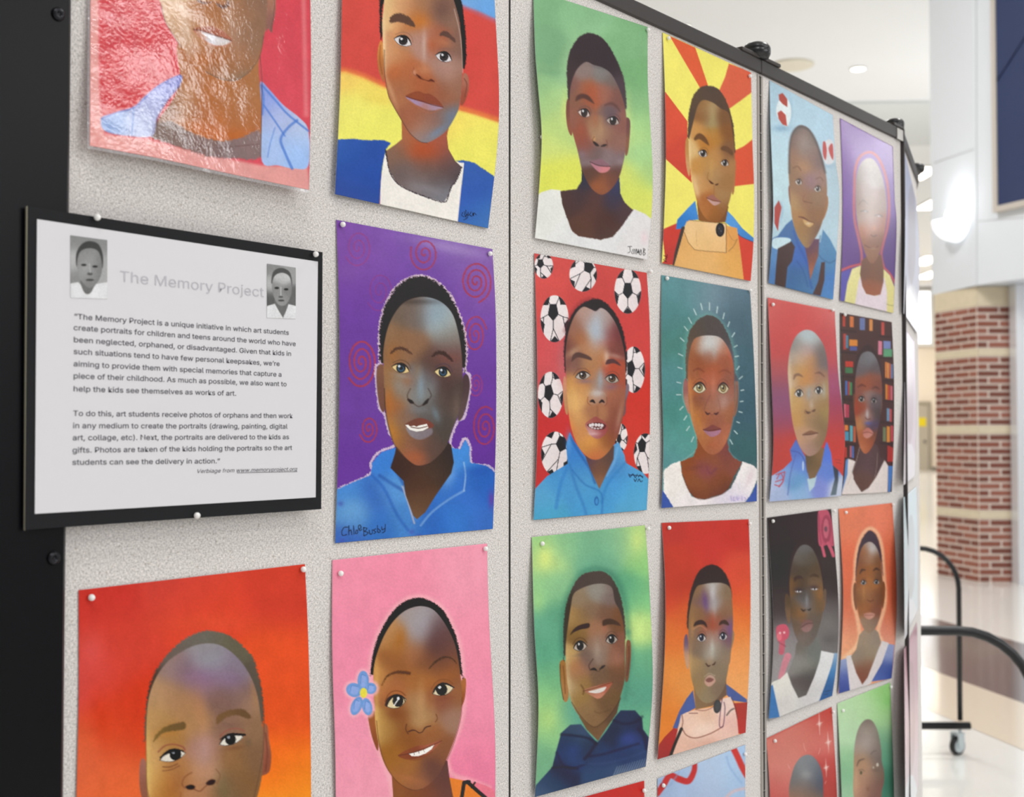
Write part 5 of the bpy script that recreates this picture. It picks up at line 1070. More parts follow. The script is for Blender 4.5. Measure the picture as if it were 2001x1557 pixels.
def paint_g(p):      # red and yellow rays, frame (1280,40,2.995)
    p.bg('#ebe070')
    R = ['#d85a3c', '#cf5440', '#dc6248']
    p.sh([(85, 90), (235, 158), (270, 260), (310, 380), (262, 392), (190, 270)], '#d9603f', e=2, sm=0); p.sh([(432, 252), (580, 305), (580, 410), (500, 470), (430, 520), (375, 410), (410, 330)], '#d4644a', e=2, sm=0)
    p.sh([(40, 410), (62, 420), (190, 590), (190, 700), (215, 950), (150, 890), (40, 790)], [(80, 600, '#d2543e'), (180, 800, '#c84c3c')], 60, e=2, sm=0); p.sh([(465, 762), (520, 735), (590, 680), (590, 955), (465, 970)], '#d2583e', e=2, sm=0)
    p.sh([(60, 1400), (40, 1225), (60, 1215), (130, 1185), (165, 1220), (140, 1300), (105, 1430), (30, 1430)], [(80, 1250, '#c8463c'), (80, 1380, '#b84440')], 60, e=2, sm=0); p.sh([(470, 1200), (590, 1290), (590, 1530), (510, 1520), (480, 1350)], '#cc4a3c', e=2, sm=0)
    # collar
    p.sh([(235, 1055), (190, 1100), (130, 1165), (122, 1222), (160, 1218), (200, 1170), (255, 1165)], [(150, 1180, '#3c7cc4'), (230, 1090, '#4a8ad0')], 40, e=2, sm=0); p.sh([(420, 1110), (460, 1150), (510, 1215), (580, 1275), (575, 1296), (500, 1262), (460, 1220), (410, 1180)], [(440, 1160, '#5a96d4'), (540, 1260, '#4a84c4')], 40, e=2, sm=0)
    p.ln([(575, 1296), (500, 1262), (460, 1220)], 4, '#3c4c6c', e=2)
    # neck
    p.sh([(245, 1060), (255, 1170), (340, 1185), (412, 1180), (430, 1090), (340, 1000)], [(280, 1140, '#8a5a34'), (400, 1140, '#7c5234')], 40, e=2, sm=0)
    # strap and apron
    p.ln([(166, 1218), (146, 1290), (128, 1360), (115, 1440)], 26, '#4a4240', e=3); 
    p.sh([(185, 1175), (360, 1186), (480, 1215), (500, 1350), (520, 1520), (400, 1500), (110, 1440), (150, 1300)], [(200, 1300, '#dca868'), (300, 1400, '#e2b070'), (460, 1400, '#dca45c'), (480, 1260, '#d89a58'), (300, 1480, '#e0ae6c')], 60, e=2, sm=0)
    p.sh([(178, 1190), (200, 1168), (300, 1178), (415, 1190), (416, 1358), (300, 1348), (230, 1340), (190, 1290), (170, 1240)], [(220, 1200, '#e6c08c'), (300, 1270, '#e4ba80'), (400, 1320, '#e0b47c'), (380, 1200, '#e8c498')], 50, e=2, sm=0)
    p.ln([(172, 1240), (195, 1300), (232, 1342), (300, 1350), (415, 1358)], 4, '#8c6a44', a=.8, e=2, sm=0); p.ln([(416, 1190), (417, 1358)], 4, '#6e5640', a=.8, e=2); p.ln([(430, 1350), (460, 1320), (480, 1280)], 4, '#7c6040', a=.7, e=2); p.ln([(420, 1220), (450, 1280), (480, 1285)], 3, '#9c7448', a=.6, e=2); p.ln([(200, 1168), (300, 1178), (415, 1188)], 4, '#6c5238', a=.7, e=3)
    p.ln([(240, 1230), (245, 1320)], 2.5, '#b08858', a=.5, e=2)
    p.el(381, 1225, 26, 41, '#2c2a2e', e=2); p.el(381, 1225, 17, 30, '#3a383c', e=2); p.el(376, 1218, 3, 4, '#606064', e=1); p.el(386, 1232, 3, 4, '#606064', e=1)
    # ears
    p.sh([(192, 690), (178, 710), (178, 800), (188, 880), (202, 905), (205, 760)], [(186, 740, '#b88850'), (195, 860, '#c89868')], 40, e=2); p.sh([(465, 820), (474, 830), (470, 920), (462, 1005), (450, 1010), (452, 900)], '#a8744c', e=2)
    # hair
    p.sh([(195, 690), (193, 620), (200, 530), (218, 455), (250, 405), (290, 382), (335, 384), (375, 405), (410, 455), (438, 530), (458, 610), (466, 700), (466, 780), (400, 700), (260, 700)], [(240, 450, '#5c4a3c'), (330, 420, '#54463e'), (400, 490, '#5a463a'), (205, 600, '#54463c'), (460, 680, '#54423a')], 50, e=3, jag=3)
    # face
    p.sh([(197, 720), (208, 660), (225, 590), (243, 520), (262, 480), (290, 465), (340, 482), (385, 515), (425, 535), (440, 570), (452, 640), (464, 740), (466, 840), (460, 930), (445, 1020), (425, 1090), (400, 1145), (365, 1180), (330, 1178), (290, 1150), (255, 1085), (228, 990), (205, 860)],
         [(205, 760, '#d8b070'), (235, 960, '#ddb074'), (270, 500, '#94683c'), (320, 530, '#a8885c'), (335, 600, '#9c8458'), (280, 560, '#875830'), (400, 560, '#7d5434'), (420, 650, '#85532c'), (250, 640, '#c88c48'), (350, 680, '#b87c34'), (300, 720, '#b8742c'), (250, 850, '#c48840'), (270, 960, '#bc8044'), (320, 850, '#bc8848'), (340, 900, '#ac8050'), (350, 790, '#b88044'), (420, 850, '#a87444'), (430, 950, '#a07040'), (300, 1060, '#ac6430'), (340, 1120, '#a0602c'), (400, 1040, '#a87c4c'), (420, 1090, '#8c5c34'), (360, 1165, '#8a5428'), (280, 1120, '#b87038'), (430, 760, '#845838')], 30, e=3, clip=1)
    p.bl(200, 820, 12, 160, '#ecd4a0', .7); p.bl(335, 560, 20, 80, '#b0a070', .5); p.bl(390, 600, 26, 60, '#74482c', .4); p.bl(240, 980, 14, 70, '#e8c898', .6, -15); p.bl(330, 870, 14, 60, '#c89c5c', .5); p.bl(320, 640, 60, 20, '#a8702c', .4)
    p.sh([(228, 690), (245, 665), (270, 662), (300, 690), (316, 730), (290, 715), (260, 695), (235, 702)], '#6b4a30', e=5); p.sh([(385, 755), (395, 735), (425, 738), (455, 765), (452, 790), (420, 770)], '#6b4c36', e=5)
    p.eye(280, 778, 56, 42, 26, iris='#2c2626', wh='#c8bfb8', lid='#3a2c24', ir=20, brown='#443c3a', crease='#7c5834', e=2); p.eye(408, 834, 48, 38, 18, iris='#302828', wh='#ccc2b8', lid='#3a2c26', ir=18, brown='#443c3a', crease='#7c5c40', e=2)
    p.ln([(312, 890), (306, 920), (318, 940)], 4, '#8c5c34', a=.6, e=4); p.ln([(318, 938), (330, 950), (342, 955)], [5, 11, 4], '#4c2e1c', e=3); p.ln([(352, 962), (362, 960), (370, 955)], [4, 9, 4], '#4c2e1c', e=3); p.ln([(345, 970), (345, 1020)], 8, '#906038', a=.4, e=5)
    p.sh([(302, 1038), (320, 1025), (340, 1020), (360, 1040), (384, 1060), (345, 1052)], '#9c685c', e=3); p.sh([(304, 1042), (345, 1058), (382, 1062), (365, 1078), (340, 1080)], '#c09890', e=3); p.ln([(302, 1038), (330, 1050), (355, 1056), (384, 1061)], 4, '#5c342c', a=.8, e=2.5)
    for q in ([(52, 1375), (70, 1385), (56, 1395)], [(50, 1400), (68, 1412)], [(72, 1370), (60, 1410)]): p.ln(q, 4, '#5c2428', e=2)
    p.grain(.02)

def soccer(p, x, y, rx, ry, ph=0, tilt=0, cx=0, cy=0, white='#e8dedd'):
    """football drawn flat: centre pentagon, spokes and rim patches"""
    p.el(x, y, rx, ry, white, e=2.5, clip=1); p.bl(x + rx * .4, y + ry * .4, rx * .8, ry * .8, '#d8c8c8', .5)
    q = []; K = '#23242c'
    px_, py_ = x + cx * rx, y + cy * ry
    for k in range(5):
        a = ph + 2 * PI * k / 5; q.append((px_ + rx * .40 * math.cos(a), py_ + ry * .40 * math.sin(a)))
    p.sh(q, K, e=2, sm=0, inm=1)
    for k in range(5):
        a = ph + 2 * PI * k / 5; e1 = (px_ + rx * .72 * math.cos(a), py_ + ry * .72 * math.sin(a)); p.ln([q[k], e1], 4, K, e=1.5, inm=1)
        for d in (-.32, .32):
            e2 = (x + rx * 1.0 * math.cos(a + d), y + ry * 1.0 * math.sin(a + d)); p.ln([e1, e2], 4, K, e=1.5, inm=1)
        R1 = []
        ox, oy = x + rx * 1.06 * math.cos(a), y + ry * 1.06 * math.sin(a)
        for j in range(5):
            b = a + PI + 2 * PI * j / 5; R1.append((ox + rx * .33 * math.cos(b), oy + ry * .33 * math.sin(b)))
        p.sh(R1, K, e=2, sm=0, inm=1)

def paint_h(p):      # footballs on red, frame (1030,480,2.831)
    p.bg([(150, 250, '#d0504c'), (450, 200, '#cc4c48'), (640, 400, '#c84240'), (100, 600, '#cc4648'), (180, 640, '#c86468'), (640, 850, '#c8382e'), (100, 1000, '#c43838'), (600, 1000, '#ca4036'), (80, 1250, '#c03a3a'), (400, 330, '#b84440'), (550, 520, '#ca4844')], 110)
    for a in ((92, 112, 52, 70, .3, 0, -.35, -.2), (310, 160, 76, 94, -1.2, 0, .4, -.45), (557, 252, 74, 124, -PI / 2 + PI, 0, 0, -.05), (152, 404, 78, 130, .3, 0, -.1, -.3), (590, 686, 62, 128, 0, 0, -.25, -.05), (130, 825, 70, 128, .15, 0, -.15, -.1), (155, 1150, 78, 122, .6, 0, .45, -.45), (520, 1060, 36, 76, .2, 0, -.3, .1), (655, 1150, 64, 112, .9, 0, -.3, -.4)):
        soccer(p, *a)
    p.m[:] = 1
    # shirt
    p.sh([(30, 1360), (110, 1275), (225, 1205), (216, 1100), (236, 1030), (260, 1080), (310, 1150), (350, 1200), (400, 1330), (440, 1200), (480, 1100), (505, 1086), (540, 1160), (545, 1200), (640, 1255), (680, 1300), (680, 1520), (30, 1540)],
         [(80, 1400, '#5aa0cc'), (200, 1300, '#4c94cc'), (240, 1120, '#3c7cc8'), (280, 1200, '#4284c8'), (350, 1400, '#4c98cc'), (500, 1300, '#4c96d0'), (600, 1350, '#56a4d0'), (100, 1500, '#4ca0c4'), (520, 1160, '#6aacd8'), (620, 1470, '#5aa4cc'), (300, 1300, '#5498c8'), (480, 1200, '#3f74b4')], 55, e=3, sm=0)
    for q, w_, c_ in (([(240, 1060), (285, 1140), (345, 1230), (375, 1310)], 14, '#2c5498'), ([(235, 1210), (270, 1330), (310, 1430), (330, 1500)], 16, '#3a78b8'), ([(220, 1230), (185, 1320), (160, 1450)], 18, '#3a7cc0'), ([(545, 1200), (490, 1260), (440, 1330), (412, 1420)], 14, '#3a80c0'), ([(250, 1240), (320, 1320), (410, 1370), (412, 1500)], 8, '#2f68ac'), ([(500, 1120), (480, 1200), (440, 1270)], 14, '#7cb0dc')):
        p.ln(q, w_, c_, a=.6, e=8)
    p.el(384, 1412, 13, 26, '#346cae', e=3); p.el(385, 1414, 7, 16, '#4c94d0', e=3); p.bl(230, 1090, 16, 60, '#6aa4d8', .6, 0, 0)
    # neck
    p.sh([(310, 1120), (330, 1190), (350, 1240), (400, 1345), (440, 1260), (478, 1180), (482, 1110), (400, 1060)], [(340, 1180, '#5c4450'), (400, 1220, '#74503e'), (460, 1180, '#5c4640'), (400, 1320, '#8a6048')], 35, e=4, sm=0)
    # ears
    p.sh([(212, 725), (200, 740), (200, 830), (212, 920), (226, 925), (222, 800)], [(206, 760, '#c88c6c'), (215, 880, '#b8865c')], 40, e=3); p.sh([(548, 770), (562, 768), (564, 800), (548, 860), (545, 920), (532, 940), (540, 840)], [(555, 790, '#7c6a74'), (540, 900, '#6a5458')], 30, e=3)
    p.bl(190, 640, 24, 120, '#b4686c', .5, 0, 0); p.ln([(215, 470), (250, 380), (300, 320), (345, 300)], 26, '#7c3034', a=.5, e=16)
    # hair
    p.sh([(212, 700), (203, 600), (210, 500), (232, 420), (270, 350), (320, 312), (370, 292), (420, 306), (470, 350), (512, 420), (538, 500), (550, 600), (548, 700), (500, 680), (240, 680)], '#2e2228', e=5, jag=4)
    # face
    p.sh([(216, 720), (212, 620), (220, 520), (240, 440), (270, 375), (310, 338), (350, 350), (380, 362), (410, 344), (450, 370), (490, 430), (520, 510), (540, 600), (545, 700), (545, 800), (538, 900), (520, 990), (495, 1070), (450, 1140), (400, 1180), (350, 1178), (305, 1140), (268, 1080), (240, 990), (225, 880)],
         [(235, 560, '#7c4c40'), (260, 450, '#94604c'), (330, 400, '#b08a7c'), (380, 440, '#a8b0bc'), (390, 500, '#a8aab0'), (360, 560, '#b8805c'), (430, 430, '#a89088'), (470, 480, '#884040'), (500, 560, '#7c4038'), (300, 520, '#a8643c'), (380, 620, '#b87444'), (240, 760, '#c88844'), (260, 850, '#d8a05c'), (300, 800, '#cc8c50'), (350, 730, '#b86a34'), (230, 660, '#8a5c50'), (260, 640, '#7c5044'), (400, 750, '#8c8c90'), (340, 640, '#a87850'), (470, 700, '#b85034'), (520, 720, '#a84c34'), (500, 850, '#9c5840'), (450, 800, '#a86044'), (520, 920, '#8c4c38'), (270, 960, '#cc8c50'), (300, 1040, '#c88048'), (380, 920, '#a86c48'), (450, 1080, '#98582c'), (340, 1120, '#c8843c'), (400, 1150, '#b8743c'), (490, 1020, '#8c4838'), (380, 1170, '#cc5c34')], 34, e=4, clip=1)
    p.bl(380, 470, 34, 100, '#aabccc', .6); p.bl(250, 590, 60, 20, '#d8b890', .55, -30); p.bl(440, 620, 16, 40, '#d8ccc0', .7); p.bl(485, 610, 50, 14, '#d8c0b0', .5, 15); p.bl(405, 740, 14, 60, '#98a8b4', .7); p.bl(262, 860, 26, 110, '#e8b870', .5, -12); p.bl(300, 740, 50, 26, '#c08068', .4)
    p.bl(480, 680, 50, 60, '#b43c2c', .45); p.bl(470, 780, 40, 20, '#6c5c80', .5, -10); p.bl(320, 750, 40, 14, '#5c5c88', .5); p.bl(225, 600, 20, 130, '#70302c', .3); p.bl(510, 950, 14, 90, '#c8a08c', .5, 12); p.bl(240, 1000, 24, 60, '#e07834', .5, -20); p.bl(350, 1080, 60, 40, '#e0a050', .5); p.bl(500, 480, 24, 90, '#5c2c30', .5, -15); p.bl(430, 540, 50, 30, '#a85848', .4); p.bl(480, 1050, 40, 60, '#7c3c34', .4, 30)
    # brows
    p.sh([(244, 640), (254, 605), (280, 590), (320, 600), (352, 618), (356, 634), (320, 625), (280, 618), (256, 634)], '#59403a', e=5); p.sh([(434, 655), (445, 630), (480, 628), (510, 650), (516, 664), (480, 650), (450, 655)], '#57393a', e=5)
    # eyes
    p.ln([(258, 715), (280, 685), (320, 680), (345, 700)], 5, '#6c443c', a=.6, e=4)
    p.eye(308, 718, 84, 44, -6, iris='#332a24', wh='#b8aca0', lid='#2c2424', ir=20, brown='#5c4c3c', crease=None, e=2.4); p.eye(470, 736, 76, 48, 12, iris='#332a24', wh='#b0a498', lid='#2c2426', ir=20, brown='#6c5440', crease='#6c4038', e=2.4)
    # nose
    p.sh([(335, 850), (345, 815), (380, 805), (430, 812), (442, 850), (432, 882), (400, 870), (370, 880), (340, 875)], [(350, 840, '#b07c5c'), (390, 830, '#b0a49c'), (430, 845, '#a07058')], 30, e=8, a=.7); p.bl(385, 815, 40, 22, '#c8ccd0', .65)
    p.ln([(350, 862), (362, 858), (374, 868)], [6, 16, 6], '#2c1a1a', e=4); p.ln([(400, 868), (414, 858), (426, 866)], [5, 15, 6], '#2c1a1a', e=4); p.ln([(336, 838), (334, 866), (350, 882)], 4, '#8c4c34', a=.7, e=3); p.ln([(440, 838), (442, 868), (430, 886)], 4, '#7c4434', a=.7, e=3); p.ln([(388, 890), (390, 940)], 10, '#8c5440', a=.4, e=8)
    # mouth
    p.sh([(322, 985), (350, 960), (380, 945), (400, 955), (425, 970), (442, 998), (440, 1030), (415, 1058), (385, 1068), (350, 1048), (330, 1015)], [(340, 980, '#a0584c'), (390, 960, '#98504a'), (390, 1045, '#a86868'), (345, 1020, '#c09090'), (425, 1040, '#984848')], 22, e=3)
    p.sh([(332, 990), (360, 980), (400, 978), (436, 992), (425, 1014), (385, 1018), (350, 1008)], '#5c2c2c', e=2.5)
    for x_, y_ in ((350, 994), (363, 990), (381, 991), (398, 992), (414, 994)): p.el(x_, y_, 8.5, 9.5, '#dcd4d4', e=2)
    for x_, y_ in ((360, 1006), (375, 1010), (392, 1011), (408, 1008)): p.el(x_, y_, 7, 5, '#c8bcbc', e=2)
    p.bl(370, 1040, 34, 10, '#dcc0c0', .5, 0, 0)
    for q in ([(562, 1262), (570, 1280), (585, 1262), (598, 1282), (610, 1264)], [(615, 1280), (625, 1268), (640, 1284)], [(592, 1290), (598, 1304), (606, 1288)], [(612, 1304), (620, 1290), (628, 1306), (638, 1300)], [(565, 1268), (600, 1270), (640, 1276)]): p.ln(q, 4, '#1e2c48', e=1.8)
    p.grain(.025)

def paint_i(p):      # teal with rays, frame (1270,520,3.178)
    p.bg([(100, 100, '#5a8c90'), (250, 100, '#5a868c'), (400, 130, '#708894'), (550, 170, '#56707e'), (100, 300, '#4f8082'), (150, 480, '#4c8078'), (100, 700, '#54888a'), (150, 900, '#4c8880'), (180, 1100, '#5a9890'), (560, 350, '#4a6470'), (600, 600, '#44626e'), (600, 900, '#3e5c68'), (600, 1150, '#3c6064'), (100, 1200, '#5a8c90')], 80)
    p.ln([(225, 700), (218, 560), (235, 430), (290, 340), (360, 300), (430, 340), (490, 430), (525, 560), (530, 720)], 30, '#6ea49a', a=.45, e=16)
    p.ln([(210, 720), (205, 820), (245, 920), (290, 1060), (295, 1130), (200, 1210), (90, 1260)], 8, '#9cb8b0', a=.5, e=6); p.ln([(548, 720), (545, 840), (520, 940), (490, 1080), (500, 1160), (560, 1215)], 8, '#8ca8a8', a=.45, e=6)
    for a, b in (((316, 232), (325, 270)), ((370, 228), (370, 272)), ((420, 252), (415, 290)), ((462, 292), (454, 326)), ((272, 266), (288, 302)), ((240, 320), (258, 354)), ((214, 375), (234, 400)), ((190, 446), (212, 466)), ((178, 544), (204, 556)), ((174, 628), (200, 636)), ((168, 720), (192, 726)), ((166, 798), (192, 798)), ((206, 872), (186, 892)), ((228, 930), (212, 954)), ((246, 994), (228, 1020)), ((272, 1060), (258, 1090)), ((494, 346), (484, 374)), ((526, 414), (510, 438)), ((542, 492), (524, 502)), ((550, 558), (530, 562)), ((554, 622), (540, 642)), ((574, 684), (556, 700)), ((582, 768), (566, 772)), ((578, 838), (562, 841)), ((572, 908), (554, 903)), ((556, 973), (540, 966)), ((542, 1040), (524, 1022)), ((512, 1104), (498, 1078))):
        p.ln([a, b], 7, '#b8ccca', a=.9, e=2.5)
    # blue bottom corners
    p.sh([(60, 1380), (90, 1400), (150, 1500), (60, 1520)], '#3f58a4', e=3, sm=0); p.sh([(670, 1330), (640, 1400), (590, 1470), (680, 1480)], '#3f58a4', e=3, sm=0)
    # white shirt
    p.sh([(85, 1270), (130, 1230), (190, 1208), (200, 1300), (260, 1430), (340, 1448), (440, 1420), (500, 1380), (560, 1260), (575, 1212), (640, 1235), (668, 1262), (668, 1320), (630, 1410), (590, 1470), (150, 1500), (85, 1400)], [(150, 1300, '#ece6e0'), (300, 1480, '#e8e0e0'), (600, 1300, '#ebe5e2'), (520, 1440, '#d8d0dc')], 80, e=3, sm=0, jag=3)
    p.bl(620, 1310, 20, 60, '#dcc4cc', .6, 20, 0); p.bl(540, 1440, 50, 20, '#c0b4d4', .6, 0, 0)
    # neck
    p.sh([(290, 1040), (295, 1120), (270, 1180), (190, 1212), (200, 1290), (235, 1380), (260, 1425), (300, 1445), (340, 1448), (400, 1428), (450, 1412), (490, 1380), (520, 1310), (562, 1240), (570, 1215), (520, 1190), (490, 1150), (482, 1080), (390, 1000)],
         [(310, 1130, '#8c4c2c'), (380, 1200, '#8a5034'), (470, 1150, '#7c4440'), (230, 1250, '#8c4c2c'), (350, 1270, '#84464c'), (300, 1350, '#8c5230'), (420, 1340, '#80482c'), (280, 1420, '#74402c'), (450, 1400, '#6c3c30'), (520, 1230, '#80483a')], 40, e=4, sm=0, jag=4)
    p.ln([(355, 1250), (375, 1290), (410, 1255)], 12, '#6c3848', a=.5, e=8); p.ln([(205, 1300), (240, 1390), (290, 1440), (340, 1446), (440, 1418), (490, 1380), (530, 1310)], 6, '#5c342c', a=.5, e=5); p.bl(280, 1250, 70, 16, '#6c3c34', .4, -10, 0)
    # ears
    p.sh([(228, 700), (210, 720), (208, 800), (222, 870), (245, 915), (250, 800)], [(220, 750, '#98605c'), (235, 850, '#b07c68')], 30, e=3); p.sh([(530, 715), (548, 720), (550, 800), (540, 900), (520, 930), (525, 800)], [(540, 750, '#8a6658'), (530, 880, '#8c6450')], 30, e=3); p.ln([(540, 740), (544, 820), (530, 900)], 4, '#5c3c38', a=.6, e=3)
    # hair
    p.sh([(228, 700), (222, 600), (228, 500), (245, 410), (285, 345), (330, 312), (372, 304), (420, 325), (465, 385), (500, 465), (520, 560), (526, 650), (526, 720), (250, 700)], [(260, 400, '#54463a'), (360, 360, '#4c4440'), (450, 420, '#4c4444'), (232, 550, '#625244'), (510, 560, '#54545c')], 50, e=4, jag=4)
    # face
    p.sh([(235, 720), (236, 620), (245, 540), (270, 460), (310, 436), (370, 430), (430, 440), (470, 480), (500, 540), (520, 620), (524, 720), (524, 840), (518, 930), (500, 1020), (475, 1090), (440, 1145), (400, 1168), (360, 1160), (320, 1115), (285, 1040), (258, 950), (242, 860)],
         [(250, 560, '#94532f'), (280, 480, '#a05a34'), (370, 470, '#b8b4b0'), (420, 470, '#b8aca4'), (340, 500, '#b0a49c'), (460, 500, '#b0684c'), (370, 560, '#9c6048'), (300, 600, '#984c28'), (390, 640, '#a8502c'), (470, 600, '#9c5034'), (260, 760, '#b06030'), (300, 850, '#8c4c30'), (280, 900, '#b87038'), (380, 700, '#b05a3c'), (375, 800, '#a05c44'), (380, 870, '#a0644c'), (450, 830, '#a07060'), (480, 780, '#9c5c48'), (500, 900, '#a05c3c'), (300, 1000, '#b87040'), (340, 1080, '#b06838'), (390, 970, '#98543c'), (400, 1110, '#a85c3c'), (460, 1050, '#a85c40'), (330, 940, '#a85c30'), (510, 700, '#90503c'), (245, 650, '#a05834')], 32, e=3, clip=1)
    p.bl(370, 480, 60, 50, '#ccd0d0', .6); p.bl(400, 540, 20, 40, '#a8b0b0', .5); p.bl(255, 850, 14, 150, '#d89c60', .55, -5); p.bl(395, 740, 14, 70, '#c88068', .6); p.bl(460, 840, 26, 50, '#b89890', .5); p.bl(500, 540, 18, 60, '#c46048', .5, -15); p.bl(320, 820, 40, 20, '#7c5048', .5, 10); p.bl(385, 1110, 50, 30, '#b45c3c', .4); p.bl(300, 960, 20, 60, '#d0883c', .5, -15); p.bl(470, 1080, 26, 60, '#c07850', .5, 25)
    p.ln([(270, 650), (300, 636), (335, 655)], [5, 12, 6], '#6c3424', a=.6, e=7); p.ln([(430, 660), (465, 645), (500, 665)], [5, 11, 6], '#6c3828', a=.5, e=7)
    p.eye(308, 755, 80, 66, 6, iris='#5c4c34', wh='#d4ccac', lid='#34201c', ir=26, brown='#a89c6c', crease='#7c4838', e=2.4, hl='#e8ecd8'); p.eye(455, 758, 70, 66, -4, iris='#5c4a34', wh='#ccbf9c', lid='#3a2420', ir=25, brown='#a49064', crease='#7c4838', e=2.4, hl='#dcd8b8')
    p.ln([(375, 800), (345, 860), (338, 900)], 5, '#6c4040', a=.5, e=5); p.ln([(345, 905), (358, 918), (372, 912)], [5, 12, 5], '#42222a', e=4); p.ln([(400, 914), (412, 918), (424, 908)], [5, 12, 5], '#42222a', e=4); p.ln([(372, 914), (386, 924), (400, 914)], 4, '#6c3c34', a=.6, e=3); p.ln([(425, 830), (436, 880), (428, 910)], 5, '#84483c', a=.5, e=5)
    p.sh([(332, 1014), (360, 1000), (385, 985), (410, 992), (442, 1012), (400, 1022), (360, 1022)], [(360, 1008, '#7c4440'), (410, 1002, '#7c443c')], 30, e=4); p.sh([(335, 1018), (385, 1026), (440, 1016), (425, 1045), (385, 1060), (355, 1045)], [(360, 1030, '#a07080'), (410, 1038, '#a4748a')], 30, e=4); p.ln([(330, 1015), (360, 1022), (390, 1020), (440, 1012)], 5, '#4c2428', a=.8, e=3)
    for q in ([(503, 1430), (506, 1455)], [(520, 1436), (518, 1455), (530, 1455)], [(540, 1432), (542, 1452), (552, 1440)], [(572, 1430), (572, 1455)], [(585, 1436), (596, 1444), (588, 1456)]): p.ln(q, 5, '#9c8cc0', a=.7, e=3)
    p.grain(.035)

